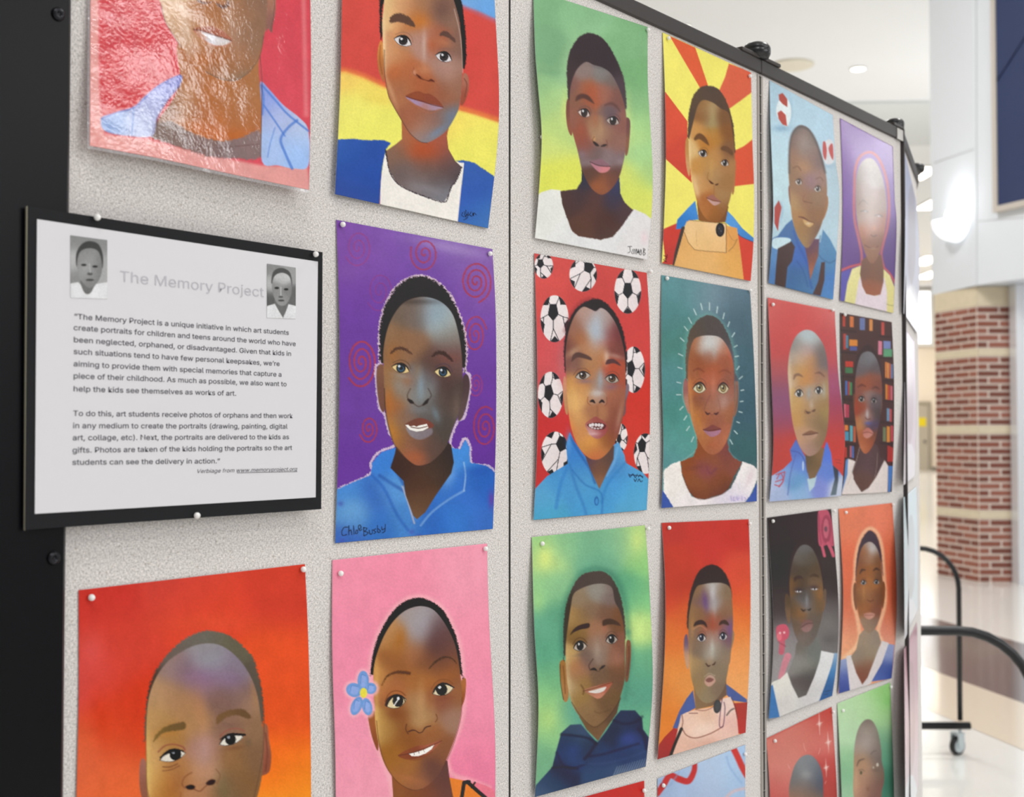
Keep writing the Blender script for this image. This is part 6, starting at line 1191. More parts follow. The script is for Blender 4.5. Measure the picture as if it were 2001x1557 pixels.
def paint_j(p):      # green with navy hood, frame (1030,1010,2.846)
    p.bg([(60, 150, '#96c884'), (100, 220, '#c4dc88'), (200, 150, '#88bc8c'), (350, 150, '#7ab08a'), (500, 150, '#84b890'), (610, 140, '#b4d484'), (660, 250, '#94cc80'), (60, 400, '#98cc8c'), (150, 400, '#88bc8c'), (180, 550, '#5c9c7c'), (100, 600, '#68a888'), (100, 750, '#5ca080'), (120, 900, '#6cac80'), (100, 1000, '#90c884'), (130, 1120, '#a8d080'), (150, 1200, '#8cc488'), (80, 1350, '#74ac84'), (250, 1100, '#5c9c88'), (640, 450, '#84c484'), (630, 620, '#bcdc88'), (640, 800, '#6cac84'), (640, 1000, '#5c9c84'), (660, 1150, '#6cb088'), (570, 400, '#5ca07c'), (600, 900, '#5c9c80'), (400, 250, '#6ca888')], 60)
    p.bl(100, 225, 40, 60, '#dce884', .75, 0, 0); p.bl(612, 130, 34, 60, '#c8dc84', .7, 0, 0); p.bl(635, 620, 44, 80, '#c8e48c', .7, 0, 0); p.bl(120, 1130, 40, 60, '#b4d880', .6, 0, 0); p.bl(60, 480, 40, 60, '#a4d488', .5, 0, 0)
    p.ln([(200, 760), (200, 600), (230, 440), (300, 320), (400, 290), (490, 340), (545, 480), (560, 640)], 34, '#3c7460', a=.55, e=24); p.ln([(560, 640), (580, 760), (560, 900), (545, 1010)], 24, '#44806c', a=.5, e=18)
    # hoodie
    p.sh([(20, 1600), (50, 1490), (140, 1390), (165, 1290), (190, 1200), (240, 1155), (300, 1152), (340, 1200), (390, 1255), (440, 1190), (490, 1110), (520, 1075), (600, 1075), (640, 1120), (645, 1180), (680, 1230), (680, 1700), (20, 1700)],
         [(240, 1180, '#34465c'), (230, 1250, '#27385c'), (300, 1200, '#3a4c68'), (250, 1340, '#2c3f6c'), (340, 1280, '#28364f'), (200, 1420, '#1e2a44'), (150, 1480, '#2c4060'), (400, 1330, '#2a3a60'), (560, 1140, '#2a3450'), (590, 1230, '#34427a'), (560, 1310, '#283860'), (480, 1200, '#223048'), (620, 1340, '#2c4068'), (400, 1450, '#2f4568'), (620, 1190, '#20283f'), (100, 1560, '#3a5070'), (500, 1450, '#34486c')], 36, e=5, sm=0)
    for q, w_, c_, a_ in (([(190, 1210), (260, 1215), (340, 1230), (385, 1262)], 12, '#141c30', .7), ([(165, 1310), (200, 1380), (260, 1395), (330, 1370)], 12, '#18223c', .7), ([(385, 1255), (350, 1310), (320, 1345)], 14, '#141c30', .7), ([(350, 1330), (420, 1320), (520, 1290), (620, 1260)], 12, '#18223a', .7), ([(480, 1130), (540, 1150), (600, 1140), (640, 1110)], 12, '#161e34', .6), ([(140, 1395), (200, 1390), (280, 1400)], 10, '#121a2c', .7), ([(620, 1180), (650, 1220), (665, 1290)], 18, '#181f36', .7), ([(300, 1370), (420, 1370), (560, 1340), (660, 1300)], 8, '#3c4c78', .5)):
        p.ln(q, w_, c_, a=a_, e=9)
    p.bl(560, 1230, 60, 30, '#38468c', .5, -10, 0); p.bl(260, 1290, 50, 30, '#30447c', .5, 0, 0)
    for i in range(14):
        x_ = 480 + i * 14; y_ = 1440 - i * 4; p.ln([(x_, y_), (x_ + 22, y_ - 52)], [7, 2], '#b4bcc4', a=.5, e=5)
    # neck
    p.sh([(290, 1110), (330, 1180), (395, 1245), (430, 1190), (500, 1090), (520, 1000), (400, 1000)], [(340, 1150, '#6c5034'), (400, 1210, '#74563c'), (480, 1080, '#5c4434')], 40, e=4, sm=0)
    # ears
    p.sh([(210, 800), (188, 800), (180, 830), (188, 920), (200, 1010), (218, 1028), (232, 990), (226, 880)], [(196, 840, '#9c6c38'), (210, 980, '#a87848')], 40, e=3); p.ln([(200, 830), (208, 900), (212, 980)], 7, '#6c4424', a=.6, e=4); p.ln([(184, 820), (186, 920), (202, 1015)], 4, '#3c3024', a=.7, e=3)
    p.sh([(552, 695), (574, 692), (578, 760), (570, 860), (560, 912), (545, 905), (548, 800)], [(565, 740, '#84543c'), (558, 870, '#74503c')], 40, e=3); p.ln([(566, 720), (566, 800), (556, 880)], 6, '#4c3028', a=.6, e=4)
    # hair
    p.sh([(208, 800), (202, 700), (203, 600), (215, 500), (240, 420), (280, 345), (330, 310), (400, 300), (450, 318), (490, 370), (520, 440), (538, 530), (545, 620), (520, 700), (230, 760)], [(300, 350, '#4c403c'), (400, 335, '#50443f'), (230, 500, '#3c342c'), (510, 450, '#443a36'), (212, 650, '#3a342c')], 50, e=5, jag=3)
    # face
    p.sh([(214, 800), (216, 700), (228, 600), (243, 500), (258, 430), (300, 398), (370, 374), (430, 372), (472, 395), (488, 470), (515, 520), (535, 590), (545, 680), (545, 780), (545, 880), (530, 960), (500, 1040), (450, 1110), (405, 1155), (370, 1168), (330, 1145), (285, 1100), (250, 1040), (230, 960), (218, 880)],
         [(225, 780, '#c09858'), (245, 560, '#a88048'), (290, 450, '#8c7458'), (390, 420, '#8c8478'), (460, 440, '#74605a'), (350, 520, '#84654c'), (430, 540, '#74503c'), (510, 560, '#74482c'), (300, 560, '#8c683c'), (380, 620, '#a06c4c'), (280, 640, '#84602e'), (400, 700, '#94705c'), (400, 770, '#8c7464'), (250, 850, '#a8784c'), (290, 850, '#a06848'), (340, 800, '#74584c'), (240, 950, '#bc9c70'), (280, 1000, '#947038'), (300, 920, '#946c38'), (330, 1080, '#8c6840'), (380, 1110, '#84603c'), (450, 1060, '#6c4c30'), (400, 880, '#70533c'), (490, 780, '#8c5c44'), (530, 720, '#84503c'), (500, 900, '#6c4a34'), (520, 860, '#74482c'), (430, 960, '#7c5438'), (460, 1000, '#70502e')], 32, e=4, clip=1)
    p.bl(228, 900, 16, 160, '#d0b888', .6, -3); p.bl(390, 740, 18, 60, '#a89888', .6); p.bl(265, 830, 30, 40, '#b47444', .45); p.bl(500, 790, 30, 50, '#a46c5c', .5); p.bl(390, 410, 80, 20, '#989288', .4); p.bl(245, 1040, 14, 60, '#c8c0a8', .5, -25); p.bl(430, 610, 14, 40, '#a85c4c', .5)
    # brows
    p.sh([(240, 655), (258, 625), (290, 602), (343, 590), (344, 615), (300, 625), (262, 640)], '#38281c', e=4); p.sh([(422, 605), (422, 575), (460, 565), (500, 580), (520, 605), (480, 598), (450, 598)], '#48342a', e=5)
    p.bl(290, 700, 50, 40, '#5a4028', .5); p.bl(470, 670, 44, 34, '#5c4034', .5)
    p.eye(295, 718, 76, 54, -8, iris='#1c1616', wh='#b8aa9c', lid='#1c1614', ir=25, crease='#4c3420', e=2.6, hl='#dcdcdc', brown='#2c2422'); p.eye(470, 680, 66, 50, -6, iris='#1e1818', wh='#b0a49a', lid='#221a18', ir=23, crease='#54382c', e=2.6, hl='#dcdcdc', brown='#2c2422')
    p.bl(300, 765, 44, 10, '#6c5c50', .5, -8)
    p.ln([(366, 790), (344, 825), (352, 852)], 6, '#4c3830', a=.8, e=4); p.ln([(356, 848), (372, 845), (386, 852)], [6, 14, 5], '#241814', e=4); p.ln([(405, 846), (420, 834), (432, 826)], [5, 13, 5], '#2c1c18', e=4); p.ln([(386, 854), (396, 860), (408, 848)], 4, '#4c3428', a=.7, e=3)
    p.ln([(300, 935), (315, 960), (312, 985)], 8, '#54381e', a=.6, e=6); p.sh([(318, 965), (350, 948), (400, 935), (440, 925), (474, 920), (440, 975), (400, 1010), (360, 995)], [(350, 960, '#a87058'), (400, 1000, '#c08068'), (450, 950, '#a85c48')], 26, e=4)
    p.sh([(340, 972), (380, 960), (420, 948), (440, 945), (425, 968), (385, 980)], '#dcd4cc', e=3); p.ln([(312, 968), (360, 956), (410, 940), (476, 918)], 4, '#54301e', a=.7, e=3); p.ln([(455, 1075), (400, 1090), (375, 1080)], 6, '#5c4028', a=.4, e=6)
    p.ln([(248, 1030), (300, 1110), (365, 1166), (410, 1150), (470, 1090), (520, 1010)], 5, '#44301e', a=.6, e=4)
    p.grain(.03)

def paint_k(p):      # red orange with pale pink pocket, frame (1270,1000,2.796)
    p.bg([(100, 80, '#b83c34'), (300, 100, '#c23c34'), (500, 80, '#c03830'), (300, 220, '#c43c34'), (120, 300, '#bc4030'), (120, 450, '#d04830'), (160, 400, '#a83828'), (200, 560, '#d06030'), (480, 350, '#d04c38'), (520, 450, '#dc5834'), (500, 560, '#dc6c34'), (470, 650, '#e08444'), (120, 700, '#d87034'), (140, 850, '#e08840'), (180, 950, '#e0944c'), (100, 1000, '#dc8038'), (80, 1150, '#e08030'), (500, 800, '#e89858'), (500, 950, '#e8a060'), (220, 300, '#c04030')], 60)
    # collar, jacket
    p.sh([(235, 975), (200, 1020), (160, 1090), (125, 1180), (150, 1185), (180, 1110), (250, 1070)], '#4a5c98', e=3, sm=0); p.sh([(410, 935), (450, 965), (530, 1025), (530, 1042), (450, 1030), (420, 1000)], '#4c5c94', e=3, sm=0)
    p.sh([(130, 1180), (80, 1230), (50, 1270), (30, 1360), (110, 1335), (160, 1190)], [(80, 1280, '#a8302c'), (60, 1340, '#983030')], 50, e=3, sm=0); p.sh([(455, 1045), (540, 1040), (540, 1220), (478, 1210), (470, 1110)], [(500, 1060, '#a83c34'), (500, 1180, '#b43834')], 50, e=3, sm=0)
    p.sh([(240, 960), (250, 1080), (340, 1060), (420, 1000), (415, 900), (330, 900)], [(270, 1030, '#84684c'), (380, 990, '#6c5444')], 40, e=3, sm=0)
    # pocket
    p.sh([(170, 1110), (200, 1095), (250, 1080), (350, 1065), (400, 1020), (440, 1010), (460, 1060), (475, 1120), (485, 1220), (110, 1350), (150, 1200)], [(220, 1150, '#e8c4b0'), (300, 1120, '#e0b8a0'), (420, 1060, '#e8ccc0'), (200, 1300, '#e0b4a0'), (400, 1230, '#e8c0b0'), (440, 1150, '#e0b4a8'), (300, 1200, '#ecd4c4'), (320, 1260, '#d8a490')], 36, e=3, sm=0)
    p.ln([(175, 1180), (200, 1220), (250, 1235), (320, 1215), (370, 1190), (400, 1170)], 6, '#8c5448', a=.8, e=3); p.ln([(175, 1110), (180, 1150), (170, 1190)], 6, '#7c4c44', a=.7, e=3); p.ln([(250, 1080), (300, 1085), (350, 1062), (395, 1020)], 5, '#8c5448', a=.7, e=3); p.ln([(215, 1100), (260, 1100)], 5, '#6c3c3c', a=.7, e=3)
    p.ln([(395, 1020), (385, 1090), (380, 1168), (400, 1168), (410, 1080), (405, 1040)], 5, '#5c3c58', a=.8, e=3); p.ln([(420, 1110), (440, 1085), (458, 1075)], 8, '#3c3430', a=.7, e=4); p.ln([(445, 1015), (465, 1060), (478, 1130)], 4, '#5c3434', a=.7, e=3)
    p.ln([(172, 1185), (148, 1240), (130, 1285), (112, 1335)], 16, '#241c20', e=3)
    p.el(368, 1063, 21, 37, '#3c3c3e', e=3, rot=6); p.el(370, 1062, 13, 25, '#48484a', e=3, rot=6)
    # ears
    p.sh([(203, 670), (188, 690), (186, 770), (200, 850), (214, 845), (212, 740)], [(196, 700, '#64506c'), (200, 800, '#c09474')], 40, e=3); p.sh([(448, 650), (460, 660), (458, 700), (444, 760), (438, 820), (428, 825), (436, 720)], [(452, 680, '#94785c'), (436, 790, '#9c7458')], 30, e=3)
    # hair
    p.sh([(208, 640), (204, 560), (215, 470), (232, 400), (260, 335), (300, 298), (345, 288), (385, 305), (420, 350), (440, 410), (446, 480), (400, 600), (260, 620)], '#372b24', e=4, jag=2)
    # face
    p.sh([(210, 650), (214, 560), (232, 470), (256, 410), (290, 396), (340, 388), (400, 390), (440, 420), (450, 500), (454, 600), (448, 700), (436, 800), (420, 900), (400, 970), (360, 1025), (310, 1045), (270, 1020), (240, 960), (222, 880), (214, 780)],
         [(225, 560, '#8c643c'), (270, 440, '#84603c'), (300, 480, '#74505c'), (345, 420, '#a8a09c'), (350, 500, '#a09898'), (400, 440, '#84684c'), (420, 520, '#8c6448'), (280, 560, '#8a5c3c'), (350, 600, '#9c4c34'), (410, 560, '#84583c'), (230, 700, '#84644c'), (280, 740, '#7c6450'), (340, 750, '#a8a498'), (340, 700, '#9c7464'), (390, 760, '#84705c'), (430, 700, '#74505c'), (230, 850, '#a88454'), (270, 880, '#8c704c'), (340, 860, '#847058'), (400, 880, '#847058'), (250, 960, '#947448'), (310, 1000, '#8c7858'), (370, 980, '#7c6450'), (440, 620, '#7c5468'), (420, 800, '#8c745c')], 30, e=3, clip=1)
    p.bl(302, 490, 16, 60, '#5c3c84', .7, -8); p.bl(343, 440, 16, 50, '#ccccd0', .7); p.bl(350, 530, 14, 60, '#b0b0b0', .6); p.bl(340, 740, 12, 50, '#c0c0b8', .7); p.bl(285, 660, 30, 20, '#a04c34', .5); p.bl(345, 600, 12, 60, '#a8442c', .5); p.bl(222, 830, 10, 120, '#c4a068', .6); p.bl(435, 640, 12, 40, '#6c4888', .6); p.bl(232, 640, 10, 60, '#d09050', .5)
    p.sh([(238, 625), (250, 600), (280, 590), (305, 605), (312, 632), (290, 615), (260, 618)], '#3c2a20', e=4); p.sh([(378, 620), (385, 598), (410, 590), (428, 605), (430, 620), (400, 612)], '#44302a', e=4); p.ln([(240, 640), (275, 622), (310, 645)], 5, '#c88c70', a=.6, e=4)
    p.eye(282, 688, 50, 42, 4, iris='#20243a', wh='#cfc6c0', lid='#281c1c', ir=19, crease='#6c4034', e=2.2); p.eye(400, 680, 46, 42, -6, iris='#20243a', wh='#ccc4c0', lid='#281c1e', ir=19, crease='#5c3c44', e=2.2)
    p.bl(328, 815, 18, 30, '#b09078', .6); p.ln([(306, 828), (318, 842), (330, 838)], [5, 10, 4], '#4c3428', e=3); p.ln([(340, 836), (350, 832), (358, 820)], [4, 9, 4], '#4c3428', e=3)
    p.sh([(298, 930), (310, 900), (330, 890), (350, 900), (358, 925), (335, 950), (315, 952)], [(320, 905, '#b09080'), (330, 945, '#c09484')], 20, e=4); p.sh([(304, 918), (325, 905), (348, 915), (335, 928), (315, 930)], '#7c5048', e=4); p.ln([(298, 900), (325, 882), (355, 895)], 4, '#c8b8a0', a=.5, e=4)
    p.grain(.025)

def paint_k2(p):     # pale blue with red ribbon
    p.bg([(60, 1500, '#9cb0d0'), (200, 1450, '#a4bcdc'), (350, 1400, '#b8cce4'), (480, 1350, '#a8c4e4'), (300, 1540, '#a8b8d4'), (500, 1500, '#a0bcdc'), (300, 1750, '#a8bcd8')], 80)
    p.ln([(40, 1540), (75, 1490), (110, 1440), (160, 1460), (210, 1470), (240, 1420), (245, 1375)], [30, 34, 30, 36, 34, 30, 26], '#c03434', e=5); p.ln([(455, 1290), (480, 1340), (505, 1395), (530, 1440)], 34, '#c83c38', e=5); p.ln([(60, 1470), (100, 1500), (160, 1420)], 8, '#88a0c8', a=.6, e=8)
    p.ln([(400, 1580), (450, 1530), (520, 1510)], 16, '#d8b4b4', a=.7, e=8); p.ln([(420, 1340), (440, 1400), (500, 1480)], 10, '#88a8d4', a=.6, e=8)
    p.sh([(180, 1900), (190, 1750), (240, 1640), (300, 1610), (370, 1650), (400, 1760), (400, 1900)], '#5c4438', e=5); p.grain(.02)
def paint_j2(p):
    p.bg([(500, 1500, '#c4302c'), (300, 1600, '#bc3030')], 80)
    p.sh([(200, 2300), (210, 2000), (260, 1800), (330, 1740), (420, 1780), (470, 1950), (480, 2300)], '#6c4a34', e=5); p.grain(.02)

sheet(PL2, [(36, -60), (48, 300), (64, 500), (86, 800), (68, 1140), (46, 1392)], [(705, 158), (706, 480), (722, 760), (734, 1000), (728, 1250), (700, 1518)], paint_f, 'green and yellow pastel portrait with short dark hair and a white tank top', (1030, 0, 2.992), 'satin', 1.5, curl(l=.009, b=.003, r=.004), seed=7, top=[(0, 0), (1, 0)])
sheet(PL2, [(45, 70), (58, 400), (64, 800), (54, 1150), (40, 1420)], [(562, 305), (570, 700), (580, 1000), (577, 1280), (560, 1525)], paint_g, 'portrait with red and yellow sun rays and a tan bib with a black button', (1280, 40, 2.995), 'matte', 1.5, curl(l=.005, b=.002), seed=8)
sheet(PL2, [(40, 42), (56, 600), (56, 1100), (36, 1517)], [(662, 150), (680, 500), (678, 1100), (662, 1462)], paint_h, 'red portrait surrounded by black and white footballs', (1030, 480, 2.831), 'satin', 1.35, curl(l=.004, b=.002, r=.002), seed=9)
sheet(PL2, [(72, 55), (72, 600), (84, 1100), (72, 1502)], [(622, 152), (645, 550), (664, 1100), (664, 1460)], paint_i, 'teal portrait with short white rays drawn around the head', (1270, 520, 3.178), 'satin', 1.35, curl(l=.003, c=.003, b=.003), seed=10)
sheet(PL2, [(27, 112), (40, 600), (64, 1050), (44, 1557)], [(656, 46), (678, 350), (698, 930), (660, 1388)], paint_j, 'green portrait of a smiling face in a dark navy hood', (1030, 1010, 2.846), 'satin', 1.45, curl(l=.009, b=.004, r=.004), seed=11)
sheet(PL2, [(64, 60), (84, 400), (80, 800), (42, 1352)], [(540, 40), (550, 400), (545, 800), (523, 1206)], paint_k, 'red and orange portrait with a pale pink pocket and a dark button', (1270, 1000, 2.796), 'satin', 1.4, curl(l=.009, b=.004, r=.002), seed=12)
sheet(PL2, [(42, 1458), (42, 2500)], [(521, 1272), (521, 2250)], paint_k2, 'pale blue sheet with a wavy red ribbon at the bottom edge', (1270, 1000, 2.796), 'satin', 1.8, curl(b=.002), seed=13)
sheet(PL2, [(80, 1620), (90, 2800)], [(652, 1466), (660, 2560)], paint_j2, 'plain red sheet whose top corner just shows at the bottom edge', (1030, 1010, 2.846), 'satin', 2.2, curl(b=.002), seed=14)
# ------------------------------------------------------------------ panel 3 drawings
def paint_l(p):      # light blue with red white balls, frame (1480,140,3.243)
    p.bg([(120, 150, '#a8c4d4'), (300, 250, '#b0ccdc'), (430, 330, '#aecadc'), (120, 450, '#b4d0dc'), (130, 700, '#b8d4dc'), (470, 650, '#acc4d0'), (470, 900, '#b0c8d4'), (120, 1000, '#b0ccd8')], 100)
    p.bl(150, 360, 60, 22, '#6c94b4', .6, 0, 0); p.bl(212, 250, 12, 80, '#84a8c0', .5, 0, 0)
    p.sh([(120, 230), (140, 180), (185, 170), (212, 220), (212, 290), (190, 345), (160, 330), (125, 280)], '#dce4e6', e=4)
    p.sh([(135, 145), (160, 135), (190, 175), (190, 225), (160, 205), (138, 180)], '#a84438', e=3, sm=0); p.sh([(128, 260), (150, 245), (180, 275), (188, 345), (160, 335), (135, 300)], '#b04438', e=3, sm=0)
    p.sh([(415, 480), (445, 430), (480, 450), (486, 560), (450, 590), (420, 560)], '#d4d4d8', e=5); p.sh([(415, 450), (430, 445), (440, 500), (432, 560), (415, 520)], '#b8504c', e=3); p.sh([(452, 480), (475, 455), (482, 520), (478, 560), (458, 520)], '#b8504c', e=3); p.bl(450, 600, 40, 14, '#88a4bc', .5, 0, 0)
    p.sh([(108, 860), (135, 815), (155, 860), (140, 930), (130, 1010), (108, 960)], '#a83c34', e=3, sm=0); p.ln([(150, 830), (160, 880), (145, 950)], 12, '#8cb0c8', a=.6, e=8)
    # shirt
    p.sh([(60, 1070), (130, 1040), (180, 970), (220, 935), (260, 1050), (320, 1120), (400, 1080), (415, 1000), (460, 1060), (505, 1150), (510, 1450), (60, 1360)], [(120, 1180, '#5a86b8'), (100, 1290, '#4c74a8'), (220, 1010, '#40689c'), (260, 1180, '#3c64b0'), (240, 1290, '#3a6494'), (440, 1090, '#5484ac'), (460, 1200, '#5080ac'), (480, 1330, '#4878b8'), (330, 1330, '#44709c'), (450, 1400, '#4c80b8')], 45, e=4, sm=0)
    p.sh([(100, 1060), (160, 1050), (212, 1062), (190, 1100), (140, 1125), (95, 1110)], '#c4dce4', e=4)
    p.sh([(130, 1120), (215, 1075), (238, 1110), (220, 1200), (190, 1240), (178, 1370), (110, 1350), (120, 1220)], '#44302c', e=4, sm=0); p.sh([(405, 1208), (428, 1205), (425, 1320), (400, 1420), (350, 1410), (385, 1330)], '#4c3430', e=4, sm=0)
    p.ln([(230, 1010), (260, 1100), (310, 1200), (335, 1330), (345, 1370)], 14, '#2c509c', a=.6, e=8); p.ln([(250, 1200), (290, 1260), (320, 1360)], 10, '#30548c', a=.6, e=6); p.ln([(400, 1040), (385, 1150), (450, 1210), (500, 1190)], 8, '#30587c', a=.6, e=6)
    p.sh([(300, 1110), (320, 1200), (335, 1320), (360, 1240), (385, 1170), (392, 1060), (330, 1060)], [(320, 1130, '#604058'), (345, 1180, '#84503c'), (340, 1280, '#a06044')], 35, e=4, sm=0)
    # ears, head
    p.sh([(205, 720), (196, 745), (205, 830), (218, 850), (215, 760)], '#845440', e=3); p.sh([(435, 785), (448, 800), (446, 860), (425, 925), (415, 930), (425, 830)], '#9c6c44', e=3)
    p.sh([(207, 760), (198, 660), (198, 560), (204, 460), (220, 390), (255, 345), (290, 340), (330, 365), (370, 430), (400, 510), (425, 600), (440, 700), (440, 800), (425, 900), (395, 1000), (350, 1080), (320, 1115), (290, 1100), (250, 1030), (225, 950), (212, 860)],
         [(250, 365, '#605450'), (340, 410, '#645850'), (225, 440, '#74564a'), (290, 410, '#9c8074'), (300, 480, '#8c7c74'), (230, 530, '#94684c'), (330, 530, '#8c6c60'), (300, 600, '#a87850'), (390, 560, '#745c58'), (215, 650, '#8c6440'), (280, 720, '#946844'), (330, 700, '#8c6878'), (310, 800, '#94603c'), (400, 680, '#947060'), (380, 800, '#8c6c4c'), (230, 830, '#a8804c'), (240, 920, '#a8743c'), (380, 900, '#8c5c34'), (300, 1000, '#9c7038'), (310, 1080, '#a47c44'), (360, 1020, '#74503c'), (420, 800, '#946848')], 36, e=4, clip=1)
    p.ln([(203, 640), (203, 500), (215, 410), (245, 360), (285, 350), (330, 375), (370, 440), (400, 530), (430, 640)], 14, '#4c4444', a=.6, e=8); p.bl(300, 440, 60, 50, '#a89890', .4)
    p.ln([(228, 610), (255, 600), (275, 625)], 9, '#6c4834', a=.7, e=6); p.ln([(370, 680), (400, 670), (415, 690)], 7, '#6c4c40', a=.6, e=6)
    p.eye(262, 698, 44, 40, 20, iris='#3a2c28', wh='#ccc4b8', lid='#4c3428', ir=16, e=2.6, crease='#7c5c44'); p.eye(382, 742, 44, 40, 16, iris='#3a2e2c', wh='#c4bcb4', lid='#4c382e', ir=16, e=2.6, crease='#7c5c50')
    p.ln([(300, 780), (288, 810), (296, 825)], 5, '#7c4c30', a=.6, e=4); p.ln([(298, 822), (320, 828), (345, 832)], [6, 4, 6], '#5c3824', a=.7, e=4); p.ln([(262, 920), (290, 925), (330, 950), (358, 958)], [5, 10, 8, 4], '#5c2c1c', a=.85, e=4); p.sh([(290, 935), (330, 952), (356, 962), (330, 985), (300, 965)], '#c49c64', e=5); p.bl(322, 962, 16, 8, '#e0d8c8', .7)
    p.bl(350, 1080, 40, 24, '#644464', .5, -30); p.grain(.03)

def paint_m(p):      # glossy purple, frame (1480,140,3.243)
    p.bg([(560, 340, '#704494'), (560, 500, '#7c50a0'), (600, 420, '#8460a8'), (560, 800, '#744a9c'), (560, 1000, '#643890'), (600, 1150, '#582c7c'), (840, 500, '#886cac'), (840, 800, '#7858a4'), (840, 1050, '#54287c'), (840, 1200, '#502478'), (580, 650, '#78509c')], 90)
    OL = [(660, 1230), (660, 1150), (640, 1050), (618, 950), (612, 850), (615, 720), (620, 620), (650, 540), (710, 510), (760, 540), (800, 620), (825, 720), (835, 860), (825, 980), (800, 1080), (785, 1160), (800, 1235)]
    p.ln(OL, 16, '#c45c54', a=.8, e=5)
    p.ln([(530, 1260), (590, 1235), (655, 1220)], 14, '#c84c48', a=.9, e=4); p.ln([(795, 1235), (840, 1280), (872, 1340)], 12, '#c84c48', a=.9, e=4)
    p.sh([(520, 1275), (590, 1250), (600, 1450), (520, 1460)], '#4c44a0', e=3, sm=0)
    p.sh([(655, 1228), (600, 1250), (570, 1340), (550, 1470), (870, 1560), (875, 1380), (840, 1290), (795, 1245), (740, 1350)], [(600, 1350, '#dcd48c'), (850, 1400, '#d8cc80'), (840, 1300, '#dcd490'), (620, 1260, '#e0d898')], 50, e=3, sm=0)
    p.sh([(655, 1290), (640, 1330), (615, 1490), (820, 1540), (822, 1400), (805, 1300), (760, 1420), (690, 1410)], '#dccdd4', e=3, sm=0)
    p.sh([(660, 1200), (650, 1280), (665, 1360), (690, 1408), (740, 1420), (780, 1412), (800, 1330), (800, 1250), (785, 1160), (700, 1160)], [(680, 1250, '#6c4434'), (740, 1260, '#84502c'), (720, 1380, '#94502c'), (780, 1260, '#64402c')], 40, e=3, sm=0)
    p.sh([(625, 700), (645, 600), (690, 550), (740, 560), (785, 640), (810, 750), (820, 860), (812, 980), (790, 1090), (765, 1170), (730, 1215), (700, 1190), (668, 1110), (640, 1000), (625, 870)],
         [(650, 640, '#84746c'), (720, 600, '#b0a4a0'), (760, 680, '#a49894'), (660, 760, '#8c7068'), (700, 850, '#8c6c5c'), (780, 800, '#9c8078'), (650, 920, '#9c7c6c'), (680, 1010, '#b0603c'), (730, 960, '#9c7468'), (790, 1000, '#a8624c'), (680, 1090, '#8c5030'), (740, 1080, '#8c5434'), (780, 1060, '#7c4c34'), (720, 1170, '#94603c'), (740, 1200, '#885034')], 36, e=4, clip=1)
    p.bl(740, 990, 14, 18, '#c88460', .6); p.ln([(645, 840), (670, 815), (700, 840)], 6, '#5c4844', a=.6, e=5); p.ln([(655, 885), (680, 880), (700, 890)], 7, '#4c4444', a=.7, e=5); p.ln([(745, 912), (770, 905), (792, 918)], 7, '#50484a', a=.7, e=5); p.bl(684, 884, 8, 5, '#c8c8cc', .7); p.bl(770, 915, 9, 6, '#d8d8dc', .7)
    p.ln([(720, 1035), (738, 1044), (755, 1035)], 6, '#4c2c20', a=.8, e=4); p.ln([(680, 1098), (710, 1115), (745, 1118), (765, 1105)], 6, '#5c2c1c', a=.8, e=4); p.bl(735, 1120, 22, 7, '#c09470', .7)
    p.ln([(818, 1472), (840, 1480), (862, 1482)], 4, '#8c8454', a=.8, e=3); p.grain(.03)

